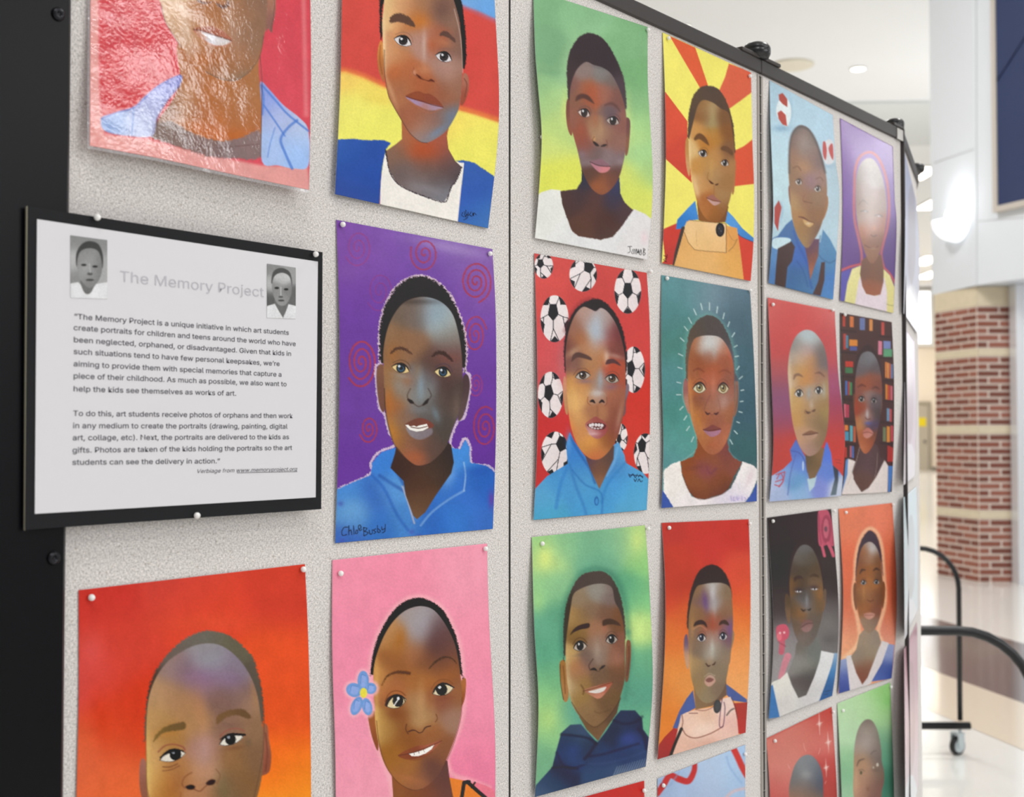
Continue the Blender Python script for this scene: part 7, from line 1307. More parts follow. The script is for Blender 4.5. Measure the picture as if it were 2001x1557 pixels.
def paint_n(p):      # red and purple with blue shirt, frame (1480,560,3.54)
    p.bg([(120, 120, '#c04038'), (300, 180, '#c83c38'), (450, 200, '#c44440'), (110, 400, '#bc3a38'), (110, 600, '#a84444'), (110, 720, '#84486c'), (110, 850, '#84446c'), (110, 950, '#9c3c54'), (110, 1100, '#b4342c'), (200, 1150, '#bc3428'), (540, 500, '#b84448'), (550, 650, '#9c486c'), (560, 850, '#9c3c5c'), (560, 950, '#b43838'), (560, 1100, '#c43428'), (180, 260, '#c43c38'), (500, 350, '#bc3c3c')], 75)
    # shirt
    p.sh([(80, 1320), (180, 1260), (240, 1200), (225, 1130), (268, 1055), (310, 1140), (370, 1240), (440, 1180), (480, 1070), (510, 1150), (520, 1235), (560, 1270), (605, 1330), (600, 1450), (80, 1490)], [(110, 1380, '#b0bcdc'), (150, 1430, '#a0b0d4'), (210, 1300, '#7c9cd4'), (260, 1130, '#4c68b8'), (280, 1220, '#5c80cc'), (260, 1350, '#5c94c4'), (420, 1380, '#7c88d0'), (500, 1140, '#4c70d0'), (480, 1280, '#5c7ccc'), (570, 1400, '#c0c8dc'), (300, 1430, '#8cb0d8')], 40, e=3, sm=0)
    p.sh([(345, 1330), (410, 1310), (395, 1380), (360, 1420)], '#b4ccd4', e=4, sm=0); p.sh([(522, 1235), (560, 1270), (560, 1340), (545, 1440), (505, 1445), (535, 1330)], [(545, 1290, '#242c3c'), (530, 1400, '#5c6c78')], 50, e=4, sm=0)
    p.ln([(230, 1135), (290, 1150), (330, 1210), (345, 1280)], 8, '#3c4c94', a=.7, e=5); p.ln([(265, 1160), (230, 1290), (210, 1440)], 9, '#4c5ca4', a=.6, e=6); p.el(316, 1240, 6, 34, '#b8cce4', e=4)
    for q in ([(130, 1300), (190, 1280)], [(135, 1330), (160, 1290), (180, 1340), (150, 1380)], [(190, 1285), (175, 1350), (150, 1385)], [(125, 1350), (180, 1330)], [(120, 1370), (150, 1380)]): p.ln(q, 8, '#b84858', a=.85, e=3)
    p.sh([(330, 1150), (340, 1260), (360, 1330), (400, 1320), (440, 1240), (465, 1120), (400, 1100)], [(350, 1200, '#584428'), (400, 1220, '#70542c'), (440, 1160, '#84603c'), (390, 1310, '#7c5c3c')], 40, e=3, sm=0)
    # head
    p.sh([(218, 700), (210, 600), (216, 500), (232, 420), (262, 350), (300, 312), (340, 298), (385, 310), (425, 350), (460, 410), (482, 500), (490, 600), (494, 720), (495, 850), (488, 960), (470, 1050), (430, 1130), (380, 1168), (340, 1165), (295, 1110), (262, 1020), (240, 920), (228, 820)],
         [(260, 400, '#7c7c78'), (340, 350, '#a4b0b4'), (400, 370, '#a4a8a8'), (300, 420, '#a8988c'), (340, 440, '#b08c88'), (440, 430, '#70625c'), (240, 500, '#a89484'), (300, 500, '#bc9470'), (370, 520, '#b87c44'), (450, 520, '#6c5c5c'), (230, 600, '#c0a080'), (280, 580, '#bc843c'), (350, 620, '#c4803c'), (430, 620, '#9c6c50'), (240, 800, '#c89c58'), (290, 820, '#c08c44'), (350, 760, '#b08c6c'), (400, 740, '#a4907c'), (440, 800, '#9c7440'), (280, 920, '#c48c40'), (360, 850, '#a87c50'), (360, 920, '#9c744c'), (430, 930, '#84643c'), (300, 1020, '#c08c64'), (350, 1040, '#b88864'), (370, 1110, '#a87c6c'), (420, 1080, '#846440'), (480, 700, '#a88454'), (475, 880, '#a08040')], 36, e=4, clip=1)
    p.bl(350, 350, 60, 40, '#b4c4c8', .5); p.bl(225, 640, 12, 150, '#e0ccac', .6, -2); p.bl(355, 740, 14, 40, '#8ca0ac', .6); p.bl(375, 820, 16, 30, '#c4b8ac', .6); p.bl(440, 460, 40, 80, '#6c5c5c', .45); p.bl(460, 720, 14, 50, '#a8c0c8', .5)
    p.ln([(252, 640), (262, 615), (285, 608), (312, 622)], [6, 20, 20, 6], '#74503c', a=.8, e=6); p.ln([(400, 600), (430, 595), (462, 620)], [6, 16, 8], '#6c4434', a=.7, e=6)
    p.ln([(262, 705), (290, 688), (318, 712)], 5, '#8c6c54', a=.7, e=4); p.eye(288, 738, 62, 54, 4, iris='#1c1818', wh='#d8d0c4', lid='#3a2820', ir=25, crease=None, e=2.4); p.eye(424, 718, 60, 52, 2, iris='#1c1818', wh='#d0c8bc', lid='#3a2820', ir=24, crease='#7c5c4c', e=2.4)
    p.ln([(335, 850), (325, 868), (336, 880)], 6, '#7c5030', a=.6, e=4); p.ln([(336, 862), (350, 872), (366, 868)], [8, 18, 6], '#4c2c1c', a=.8, e=5); p.ln([(378, 862), (390, 858), (400, 850)], [6, 16, 6], '#4c2e1e', a=.8, e=5)
    p.sh([(312, 1025), (340, 1005), (370, 995), (395, 1002), (420, 1012), (385, 1024), (345, 1028)], '#7c5038', e=5); p.sh([(318, 1030), (360, 1030), (415, 1016), (400, 1045), (360, 1058), (330, 1048)], '#b08870', e=5); p.ln([(312, 1026), (350, 1024), (380, 1020), (420, 1012)], 5, '#4c2c20', a=.8, e=3)
    p.ln([(540, 1195), (575, 1200)], 5, '#8c2424', e=3); p.ln([(545, 1215), (578, 1222)], 5, '#8c2424', e=3); p.grain(.025)

def paint_o(p):      # bookshelf, frame (1480,560,3.54)
    p.bg([(600, 250, '#4c3430'), (900, 400, '#4a3230'), (600, 900, '#44302c'), (900, 1000, '#4a3030')], 150)
    bk = [(590, 195, 18, 80, '#b44434'), (640, 205, 26, 75, '#c8703c'), (708, 215, 36, 85, '#6874a0'), (775, 225, 22, 80, '#d08a4c'), (858, 245, 20, 90, '#b84c44'), (595, 325, 20, 110, '#a84038'), (612, 335, 16, 90, '#4c7c94'),
          (836, 375, 26, 95, '#c8788c'), (608, 650, 14, 100, '#4c6cac'), (626, 655, 14, 95, '#a44444'), (640, 660, 14, 90, '#3c8454'), (592, 810, 22, 95, '#c05c6c'), (616, 815, 18, 90, '#a83c50'), (640, 960, 20, 110, '#5ca0ac'), (664, 965, 16, 110, '#b85c3c'),
          (884, 520, 12, 110, '#c8783c'), (898, 525, 12, 108, '#d08c54'), (912, 530, 10, 105, '#b85c3c'), (924, 535, 14, 100, '#64749c'), (886, 675, 14, 105, '#c87c34'), (902, 680, 14, 104, '#b84434'), (920, 685, 16, 100, '#b8606c'), (895, 840, 20, 90, '#6888a4'), (915, 845, 14, 90, '#b84c4c'),
          (868, 970, 22, 100, '#6c7454'), (895, 965, 22, 110, '#c8803c'), (922, 960, 18, 110, '#b84850'), (900, 1100, 20, 110, '#a83430'), (922, 1110, 16, 100, '#b83c38'), (640, 1090, 12, 90, '#b06474'), (655, 1095, 12, 90, '#4c6cac'), (606, 1110, 12, 70, '#b83c34')]
    for x_, y_, w_, h_, c_ in bk: p.sh([(x_, y_), (x_ + w_, y_ + 3), (x_ + w_, y_ + h_), (x_, y_ + h_)], c_, e=3, sm=0)
    for x_, y_, w_, h_, c_ in [(636, 365, 56, 45, '#cc8034'), (640, 412, 50, 30, '#4c548c'), (608, 515, 54, 40, '#b43c30'), (608, 558, 52, 40, '#44704c'), (872, 375, 50, 55, '#7480b0'), (872, 430, 60, 55, '#5c9470'), (598, 955, 30, 40, '#d0783c'), (598, 1000, 34, 65, '#4c8ca8')]:
        p.sh([(x_, y_), (x_ + w_, y_ + 3), (x_ + w_, y_ + h_), (x_, y_ + h_)], c_, e=3, sm=0)
    for y_ in (300, 450, 615, 775, 925, 1085): p.ln([(560, y_), (680, y_ + 12)], 14, '#3a2824', e=5); 
    for y_ in (350, 500, 655, 795, 945, 1090): p.ln([(850, y_ - 8), (950, y_)], 12, '#3a2824', e=5)
    # white shirt
    p.sh([(575, 1440), (600, 1350), (625, 1190), (660, 1200), (680, 1210), (665, 1330), (720, 1420), (770, 1390), (830, 1290), (880, 1200), (905, 1240), (900, 1430)], '#d8ccc8', e=4, sm=0)
    p.sh([(580, 1440), (600, 1330), (612, 1200), (628, 1190), (622, 1300)], '#5c84bc', e=3, sm=0); p.sh([(905, 1240), (940, 1240), (920, 1420), (903, 1425)], '#4c78b8', e=3, sm=0)
    p.sh([(700, 1110), (680, 1200), (655, 1280), (680, 1360), (722, 1420), (770, 1390), (820, 1320), (850, 1260), (880, 1195), (850, 1180), (835, 1100), (770, 1060)], [(700, 1200, '#4c3838'), (760, 1220, '#64484c'), (720, 1350, '#60443c'), (830, 1220, '#4c3838')], 45, e=4, sm=0)
    p.ln([(708, 1110), (685, 1200), (655, 1290), (625, 1370)], 3.5, '#b8a89c', a=.7, e=2.5); p.ln([(832, 1150), (825, 1250), (810, 1330)], 3.5, '#a8988c', a=.6, e=2.5)
    p.sh([(672, 740), (662, 760), (668, 850), (680, 900), (690, 800)], '#6c4434', e=3); p.sh([(858, 760), (865, 770), (862, 840), (848, 890), (845, 800)], '#6c4c3c', e=3)
    p.sh([(670, 740), (668, 620), (682, 500), (712, 440), (760, 400), (805, 430), (840, 500), (860, 600), (864, 700), (850, 640), (760, 440), (690, 600)], '#3c2c2c', e=8)
    p.sh([(675, 760), (676, 650), (690, 550), (715, 475), (750, 450), (790, 455), (825, 500), (850, 580), (862, 680), (860, 800), (850, 900), (835, 980), (815, 1060), (780, 1130), (745, 1155), (715, 1120), (695, 1050), (680, 940), (672, 850)],
         [(740, 500, '#686468'), (780, 490, '#707074'), (720, 580, '#64585c'), (820, 560, '#5c5054'), (740, 660, '#9c4c30'), (690, 700, '#84483c'), (800, 640, '#8c4c38'), (850, 680, '#7c4438'), (690, 840, '#8c3c28'), (720, 820, '#944028'), (770, 780, '#8c6c64'), (820, 800, '#5c4c50'), (830, 880, '#4c3c3c'), (700, 950, '#b07040'), (760, 900, '#986c60'), (800, 960, '#4c3c58'), (720, 1040, '#a85830'), (760, 1060, '#9c4c30'), (745, 1110, '#c06c40'), (810, 1030, '#74402c'), (780, 1110, '#883c24')], 30, e=4, clip=1)
    p.bl(760, 880, 12, 40, '#c0c8d0', .7); p.bl(765, 945, 26, 12, '#4c5cb0', .7); p.bl(800, 800, 36, 60, '#4c4854', .4); p.bl(680, 860, 20, 90, '#ac3c24', .4)
    p.ln([(695, 695), (720, 680), (748, 690)], [6, 16, 8], '#5c3428', a=.8, e=6); p.ln([(795, 705), (820, 695), (845, 710)], [6, 14, 6], '#4c3430', a=.7, e=6)
    p.eye(720, 778, 46, 42, 2, iris='#1c1818', wh='#ac9c94', lid='#2c1c1c', ir=18, crease='#5c3830', e=2.4); p.eye(806, 788, 42, 40, 2, iris='#1c1a1c', wh='#988c88', lid='#2c2020', ir=17, crease='#4c383c', e=2.4)
    p.ln([(748, 905), (760, 918), (782, 912)], [6, 6, 6], '#5c2c28', a=.8, e=4); p.sh([(728, 1010), (745, 985), (768, 975), (795, 1000), (800, 1020), (765, 1048), (740, 1040)], [(750, 1000, '#b06c60'), (770, 1035, '#c08478')], 20, e=4); p.ln([(728, 1012), (765, 1006), (800, 1018)], 4, '#5c2824', a=.8, e=3)
    p.grain(.03)

def paint_q(p):      # black with pink ribbon, frame (1480,970,3.62)
    p.bg([(100, 200, '#33262a'), (400, 150, '#362a2c'), (150, 500, '#2c2224'), (540, 600, '#382e2e'), (120, 800, '#3a2e30'), (150, 1000, '#7c7474'), (540, 850, '#5c5454'), (500, 950, '#74706c'), (160, 1100, '#949090'), (560, 1000, '#6c6868')], 90)
    p.bl(500, 900, 80, 60, '#7c7874', .5, 0, 0); p.bl(520, 1010, 60, 40, '#54504f', .5, 0, 0)  # grey towards the lower middle: reflection haze painted into the drawing
    # ribbon rosette and stalk
    p.sh([(430, 110), (460, 92), (500, 100), (530, 180), (545, 280), (540, 350), (500, 340), (440, 350), (428, 250)], '#b85468', e=4); p.el(488, 230, 36, 100, '#9c4458', e=4); p.el(486, 226, 20, 70, '#c06474', e=4); p.el(484, 230, 11, 20, '#704c58', e=4)
    p.ln([(455, 340), (465, 380), (475, 420)], 20, '#c45c70', e=4); p.ln([(500, 330), (520, 370), (538, 418)], 24, '#c45c70', e=4); p.ln([(436, 130), (438, 240), (452, 340)], 5, '#7c3448', a=.7, e=3); p.ln([(510, 120), (535, 220), (535, 330)], 5, '#7c3448', a=.7, e=3)
    p.ln([(175, 1000), (175, 1050), (170, 1100)], 40, '#bc5c6c', e=5); p.sh([(132, 940), (150, 910), (200, 905), (225, 950), (215, 1000), (180, 1020), (145, 1020)], '#c45468', e=4); p.el(155, 990, 18, 28, '#d86c78', e=4); p.el(160, 965, 8, 9, '#e8b4b8', e=3); p.el(190, 962, 8, 9, '#e8b4b8', e=3); p.ln([(150, 1030), (200, 1060)], 8, '#8c3c4c', a=.6, e=4)
    p.ln([(215, 1130), (195, 1180), (165, 1280)], [50, 46, 36], '#c8808c', e=6)
    # shirt
    p.sh([(80, 1340), (110, 1310), (160, 1290), (210, 1242), (240, 1330), (290, 1425), (350, 1400), (410, 1250), (450, 1090), (545, 1110), (520, 1220), (440, 1445), (150, 1560), (110, 1430)], [(150, 1330, '#dcd8d0'), (200, 1480, '#d0ccc8'), (380, 1400, '#cccaca'), (480, 1150, '#d8d8d8')], 70, e=4, sm=0)
    p.sh([(80, 1350), (108, 1330), (130, 1430), (158, 1560), (80, 1570)], '#3c74b0', e=4, sm=0); p.sh([(545, 1105), (580, 1110), (545, 1415), (435, 1450), (480, 1330), (530, 1180)], [(540, 1200, '#3c78b0'), (500, 1380, '#2c5c94'), (555, 1120, '#a8b8cc')], 60, e=4, sm=0)
    p.sh([(275, 1040), (265, 1120), (215, 1245), (245, 1330), (290, 1425), (345, 1405), (400, 1280), (440, 1160), (452, 1085), (430, 1000), (340, 960)], [(300, 1050, '#6c645c'), (400, 1040, '#6c6c68'), (280, 1180, '#84807c'), (350, 1200, '#7c7c74'), (330, 1330, '#544a4a'), (300, 1390, '#64605c'), (420, 1100, '#6c706c'), (380, 1280, '#44403f')], 45, e=4, sm=0)
    # ears and head
    p.sh([(215, 690), (195, 705), (195, 790), (212, 880), (230, 890), (235, 760)], [(205, 730, '#54402c'), (218, 850, '#745840')], 40, e=3); p.sh([(472, 655), (488, 670), (485, 740), (468, 810), (455, 800), (460, 720)], [(480, 690, '#645040'), (465, 780, '#74563c')], 30, e=3)
    p.sh([(225, 700), (222, 560), (240, 420), (280, 330), (340, 290), (400, 320), (440, 420), (462, 540), (470, 660), (440, 560), (340, 350), (250, 520)], '#382a2a', e=8)
    p.sh([(230, 700), (228, 600), (240, 500), (265, 410), (300, 355), (340, 340), (385, 365), (420, 430), (445, 510), (462, 620), (465, 720), (460, 830), (440, 920), (410, 1000), (370, 1050), (330, 1060), (290, 1030), (260, 960), (240, 870), (230, 780)],
         [(330, 370, '#646060'), (300, 430, '#5c544c'), (370, 440, '#54483c'), (250, 520, '#4c3c30'), (420, 520, '#54402c'), (330, 540, '#4c3c2c'), (240, 620, '#744c24'), (300, 620, '#4c3828'), (400, 600, '#6c5038'), (350, 700, '#4c4440'), (345, 760, '#686468'), (250, 800, '#54402c'), (290, 820, '#8a5828'), (420, 760, '#6c5034'), (440, 680, '#805830'), (400, 880, '#605044'), (300, 920, '#705444'), (350, 980, '#6c5c54'), (270, 900, '#604c3c'), (420, 950, '#5c544c'), (330, 1030, '#6c6058')], 34, e=5, clip=1)
    p.bl(350, 740, 12, 50, '#9c9ca4', .6); p.bl(440, 700, 16, 60, '#8c5c30', .5); p.ln([(262, 600), (270, 578), (300, 570), (322, 582)], [6, 24, 24, 8], '#3c281c', a=.8, e=6); p.ln([(375, 565), (400, 555), (428, 565)], [8, 22, 14], '#42301f', a=.8, e=6)
    for x_, y_ in ((290, 672), (402, 655)):
        p.bl(x_, y_ - 14, 34, 16, '#2c2234', .7); p.ln([(x_ - 20, y_), (x_, y_ + 4), (x_ + 22, y_)], 8, '#a49ca0', a=.8, e=3); p.el(x_ - 6, y_, 4, 5, '#e4e4e8', e=2); p.el(x_ + 12, y_, 4, 5, '#dcdce0', e=2); p.el(x_ + 3, y_ - 2, 6, 7, '#20181c', e=2)
    p.ln([(310, 795), (325, 808), (340, 800)], [5, 12, 5], '#241814', a=.85, e=5); p.ln([(355, 800), (368, 802), (378, 792)], [5, 12, 5], '#241814', a=.85, e=5); p.bl(320, 880, 24, 12, '#8c5434', .5)
    p.sh([(308, 930), (322, 890), (350, 872), (385, 880), (392, 910), (370, 950), (335, 958)], [(340, 895, '#74504c'), (350, 935, '#94706c')], 24, e=6); p.ln([(310, 925), (350, 900), (390, 896)], 6, '#44302c', a=.7, e=4)
    p.ln([(480, 1380), (520, 1370)], 5, '#2c3c5c', e=3); p.ln([(475, 1400), (500, 1395)], 5, '#2c3c5c', e=3); p.grain(.03)

def paint_r(p):      # orange with glow, frame (1480,970,3.62)
    p.bg([(620, 150, '#dc7c5c'), (900, 120, '#e07c60'), (620, 500, '#d86c4c'), (930, 500, '#d46c50'), (620, 780, '#cc6444'), (930, 800, '#c86448'), (630, 920, '#d88468'), (930, 950, '#d89078'), (620, 1060, '#e4a078'), (640, 1120, '#e4a078')], 100)
    OL = [(610, 1140), (680, 1080), (720, 1010), (718, 930), (700, 830), (680, 760), (678, 650), (690, 560), (695, 440), (715, 340), (750, 260), (800, 225), (850, 265), (880, 360), (890, 480), (898, 600), (905, 700), (895, 800), (870, 880), (855, 960), (880, 1020)]
    p.ln(OL, 26, '#ecc49c', a=.7, e=10)
    p.sh([(575, 1160), (640, 1140), (690, 1370), (575, 1400)], [(610, 1180, '#94a0c4'), (620, 1280, '#4c5ca0'), (620, 1370, '#34468c')], 50, e=3, sm=0); p.sh([(920, 1040), (970, 1050), (950, 1290), (800, 1310), (860, 1180)], [(930, 1100, '#8894bc'), (900, 1230, '#3c5090'), (860, 1290, '#4c64a8')], 50, e=3, sm=0)
    p.sh([(628, 1130), (760, 1100), (930, 1035), (800, 1325), (655, 1375)], '#d4cccc', e=3, sm=0)
    p.sh([(628, 1130), (662, 1120), (700, 1240), (745, 1330), (770, 1320), (830, 1180), (880, 1020), (930, 1035), (880, 1180), (800, 1320), (740, 1360), (680, 1370), (655, 1260)], '#d4cccc', e=3, sm=0)
    p.sh([(720, 980), (700, 1080), (662, 1130), (700, 1250), (742, 1330), (780, 1280), (830, 1150), (875, 1030), (855, 960), (790, 900)], [(750, 1000, '#94806c'), (720, 1130, '#8c7c6c'), (800, 1100, '#94846c'), (770, 1210, '#805440'), (740, 1280, '#7c4434'), (850, 1020, '#8c7c70')], 45, e=4, sm=0)  # greyed tones here are partly sheet reflection, painted into the colours
    p.sh([(695, 610), (678, 640), (682, 740), (700, 805), (712, 700)], '#784c34', e=3); p.sh([(890, 600), (905, 640), (900, 730), (885, 795), (878, 700)], '#7c4c34', e=3)
    p.sh([(695, 600), (698, 480), (712, 380), (735, 310), (770, 255), (805, 240), (845, 280), (868, 350), (880, 430), (888, 560), (870, 450), (810, 330), (740, 370), (715, 480)], '#443640', e=5, jag=2)
    p.sh([(698, 620), (702, 520), (718, 430), (740, 360), (775, 325), (810, 325), (845, 365), (868, 440), (882, 560), (890, 660), (884, 760), (865, 860), (835, 930), (795, 965), (755, 940), (725, 870), (705, 780), (696, 700)],
         [(725, 450, '#7c4830'), (760, 400, '#94542c'), (810, 370, '#a89c98'), (790, 430, '#a07860'), (850, 450, '#74482c'), (740, 520, '#8c5028'), (800, 520, '#94582c'), (870, 560, '#6c4834'), (720, 600, '#8c4c24'), (800, 620, '#a0602c'), (770, 640, '#a8683c'), (800, 700, '#8c5434'), (720, 720, '#7c4824'), (760, 700, '#a06838'), (860, 700, '#74442c'), (720, 800, '#94582c'), (760, 790, '#985428'), (840, 820, '#7c4430'), (790, 920, '#8c7058'), (750, 900, '#94745c'), (840, 900, '#806454')], 32, e=4, clip=1)
    p.bl(810, 370, 24, 40, '#c8c8cc', .6); p.bl(752, 670, 10, 60, '#c08850', .5); p.ln([(725, 545), (740, 520), (762, 520)], [6, 16, 8], '#3c2c28', a=.85, e=5); p.ln([(820, 525), (840, 510), (862, 520)], [6, 16, 6], '#3c2c28', a=.85, e=5)
    p.eye(750, 608, 42, 36, 2, iris='#2c2c30', wh='#a89c94', lid='#3a2a24', ir=16, crease='#5c3c2c', e=3); p.eye(842, 604, 42, 36, 0, iris='#2c2c30', wh='#a89c94', lid='#3a2a24', ir=16, crease='#5c3c2c', e=3)
    p.ln([(778, 732), (800, 742), (820, 732)], 7, '#5c3424', a=.8, e=5); p.sh([(750, 835), (780, 822), (810, 822), (832, 838), (800, 868), (770, 862)], [(780, 832, '#b07868'), (800, 855, '#c08c7c')], 20, e=5); p.ln([(750, 838), (790, 840), (830, 838)], 4, '#6c3c34', a=.6, e=3); p.grain(.03)

def paint_t(p):      # coral with sparkles, frame (1480,1320,6.064)
    p.bg([(150, 800, '#cc786c'), (300, 650, '#c87468'), (600, 650, '#cc7468'), (750, 500, '#c45c54'), (820, 440, '#b83830'), (860, 800, '#cc7068'), (880, 1100, '#b84440'), (880, 1350, '#a83c38'), (300, 1000, '#cc7c70'), (220, 1300, '#c8746c'), (160, 1430, '#b84844')], 130)
    p.ln([(100, 740), (500, 545), (880, 370)], 40, '#b83c34', a=.55, e=20)
    for x_, y_, a_, b_ in ((735, 570, 38, 130), (840, 790, 40, 130), (815, 1090, 34, 110)):
        p.ln([(x_ - 6, y_ - b_), (x_, y_), (x_ + 4, y_ + b_)], [2, 12, 2], '#e4c0b8', e=6, sm=0); p.ln([(x_ - a_, y_ + 8), (x_, y_), (x_ + a_, y_ - 20)], [2, 10, 2], '#e4c0b8', e=6, sm=0); p.bl(x_, y_, 22, 26, '#ecd0c8', .8, 0, 0)
    for q in ([(548, 800), (555, 850), (575, 895)], [(745, 860), (735, 900), (722, 930)], [(362, 1055), (375, 1085), (385, 1100)], [(815, 1250), (800, 1280)]): p.ln(q, 7, '#dca49c', a=.8, e=4)
    p.sh([(380, 1500), (375, 1330), (400, 1200), (440, 1070), (500, 980), (570, 940), (640, 945), (700, 1000), (750, 1090), (775, 1200), (780, 1330), (780, 1500), (760, 2000), (420, 2000)], [(420, 1250, '#5c6064'), (560, 1000, '#7c8084'), (620, 1100, '#80848a'), (590, 1180, '#888888'), (500, 1200, '#747678'), (730, 1150, '#4c5464'), (740, 1300, '#3c4860'), (500, 1350, '#7c6860'), (600, 1350, '#6c5c5c'), (450, 1420, '#a07054'), (650, 1440, '#84664c'), (600, 1700, '#7c5840')], 90, e=10)
    p.bl(580, 1170, 60, 50, '#a4a4a4', .5, 0, 0); p.grain(.02)

def paint_u(p):      # light green, frame (1480,1320,6.064)
    p.bg([(1050, 450, '#b4d4a8'), (1300, 350, '#b0d4a0'), (1500, 180, '#94c87c'), (1560, 300, '#8cc478'), (1080, 700, '#b4d4ac'), (1540, 500, '#a4cc94'), (1080, 1000, '#94c094'), (1080, 1150, '#7cb088'), (1100, 1400, '#94bc98'), (1540, 750, '#90b894'), (1560, 850, '#5c9478'), (1560, 1000, '#6ca488'), (1560, 1200, '#447864'), (1560, 1400, '#4c7c68')], 110)
    p.bl(1560, 300, 60, 60, '#7cbc6c', .5, 0, 0)
    p.sh([(1150, 1500), (1135, 1350), (1140, 1100), (1145, 900), (1165, 740), (1200, 620), (1250, 545), (1310, 515), (1370, 545), (1420, 640), (1450, 760), (1470, 900), (1475, 1020), (1500, 1130), (1500, 1260), (1470, 1400), (1440, 1800), (1180, 1800)],
         [(1300, 540, '#74665c'), (1200, 700, '#84766c'), (1420, 700, '#7c7468'), (1310, 650, '#a49488'), (1300, 780, '#b0a098'), (1200, 880, '#a08c80'), (1400, 850, '#84746c'), (1200, 1000, '#a07c5c'), (1260, 1060, '#b88864'), (1180, 1150, '#b08464'), (1300, 1150, '#a87c64'), (1400, 1000, '#746660'), (1440, 1150, '#7c6658'), (1300, 1300, '#b07c60'), (1400, 1300, '#74544c'), (1200, 1350, '#bc8c6c'), (1350, 1400, '#6c4840'), (1250, 1420, '#a8705c'), (1460, 1380, '#8c5c54'), (1300, 1700, '#84604c')], 70, e=9, clip=1)
    p.bl(1170, 1250, 30, 150, '#c8a480', .5); p.ln([(1180, 1070), (1205, 1010), (1265, 985)], [10, 22, 12], '#5c4c40', a=.75, e=10); p.ln([(1345, 930), (1370, 900), (1405, 890)], 12, '#5c5454', a=.6, e=9); p.ln([(1205, 1120), (1240, 1110), (1265, 1130)], 12, '#6c5848', a=.6, e=9); p.el(1228, 1150, 14, 22, '#54503c', e=8)
    p.el(1423, 1055, 14, 22, '#c8c0b0', e=6); p.el(1375, 1088, 8, 14, '#b8b0a0', e=5); p.bl(1400, 1120, 50, 24, '#5c4c48', .5); p.bl(1310, 1340, 24, 30, '#6c4438', .6); p.grain(.02)

sheet(PL3, [(78, 55), (84, 350), (100, 760), (98, 1000), (72, 1340)], [(478, 275), (495, 550), (520, 780), (505, 1100), (480, 1445)], paint_l, 'pale blue portrait with small red and white balls, dark straps over a blue shirt', (1480, 140, 3.243), 'satin', 1.4, curl(l=.007, b=.002, r=.003), seed=15)
sheet(PL3, [(525, 295), (540, 700), (540, 1050), (526, 1450)], [(858, 475), (870, 800), (882, 1000), (862, 1530)], paint_m, 'glossy purple portrait with strong glare, person in a pale yellow jacket', (1480, 140, 3.243), 'gloss', 1.4, curl(c=.003, b=.002), seed=16)
sheet(PL3, [(572, 180), (585, 600), (605, 1000), (585, 1440)], [(930, 245), (945, 600), (945, 1000), (930, 1420)], paint_o, 'dark portrait in front of shelves of coloured books', (1480, 560, 3.54), 'satin', 1.4, curl(l=.002, b=.002), seed=18)
sheet(PL3, [(72, 75), (96, 600), (112, 1100), (84, 1488)], [(535, 165), (560, 600), (606, 1050), (580, 1448)], paint_n, 'glossy red and purple portrait of a bald head in a blue shirt', (1480, 560, 3.54), 'gloss', 1.4, curl(l=.006, b=.003, r=.008), bot=[(0, 0), (1, 0)], seed=17, base=.0022)
sheet(PL3, [(70, 150), (108, 700), (112, 1100), (80, 1590)], [(522, 88), (572, 700), (568, 1100), (530, 1410)], paint_q, 'black portrait with a pink ribbon, person in a white v-neck', (1480, 970, 3.62), 'satin', 1.4, curl(l=.006, b=.003, r=.004), seed=19)
sheet(PL3, [(575, 88), (606, 600), (600, 1000), (572, 1395)], [(955, 45), (985, 600), (978, 1000), (950, 1285)], paint_r, 'orange portrait with a pale glow around the head', (1480, 970, 3.62), 'satin', 1.4, curl(l=.004, b=.002, r=.002), seed=20)
sheet(PL3, [(105, 745), (150, 1437), (150, 2500)], [(882, 368), (945, 1437), (930, 2200)], paint_t, 'coral portrait with white sparkles cut off by the bottom edge', (1480, 1320, 6.064), 'satin', 1.4, curl(l=.003, b=.002), seed=21)
sheet(PL3, [(948, 330), (1000, 1437), (990, 2300)], [(1575, 80), (1620, 1437), (1600, 1980)], paint_u, 'light green portrait cut off by the bottom edge, small round drops on the forehead', (1480, 1320, 6.064), 'satin', 1.4, curl(l=.004, b=.002), seed=22)

# panel 4 sheets seen almost edge-on
def slab(cols, seed):
    def f(p):
        p.bg(cols, 120)
        xs = (p.ax.min(), p.ax.max()); cx_ = (xs[0] + xs[1]) / 2; y0, y1 = p.ay.min(), p.ay.max(); h = y1 - y0
        p.sh([(cx_ - 7, y0 + h * .62), (cx_ - 7, y0 + h * .3), (cx_ - 3, y0 + h * .2), (cx_ + 3, y0 + h * .2), (cx_ + 7, y0 + h * .32), (cx_ + 7, y0 + h * .6), (cx_ + 2, y0 + h * .72), (cx_ - 3, y0 + h * .72)], '#8c7468', e=2, a=.25)
        p.sh([(xs[0] - 3, y0 + h * .85), (cx_ - 4, y0 + h * .74), (cx_ + 4, y0 + h * .74), (xs[1] + 3, y0 + h * .85), (xs[1] + 3, y1 + 3), (xs[0] - 3, y1 + 3)], cols[-1][2], e=2, sm=0)
    return f
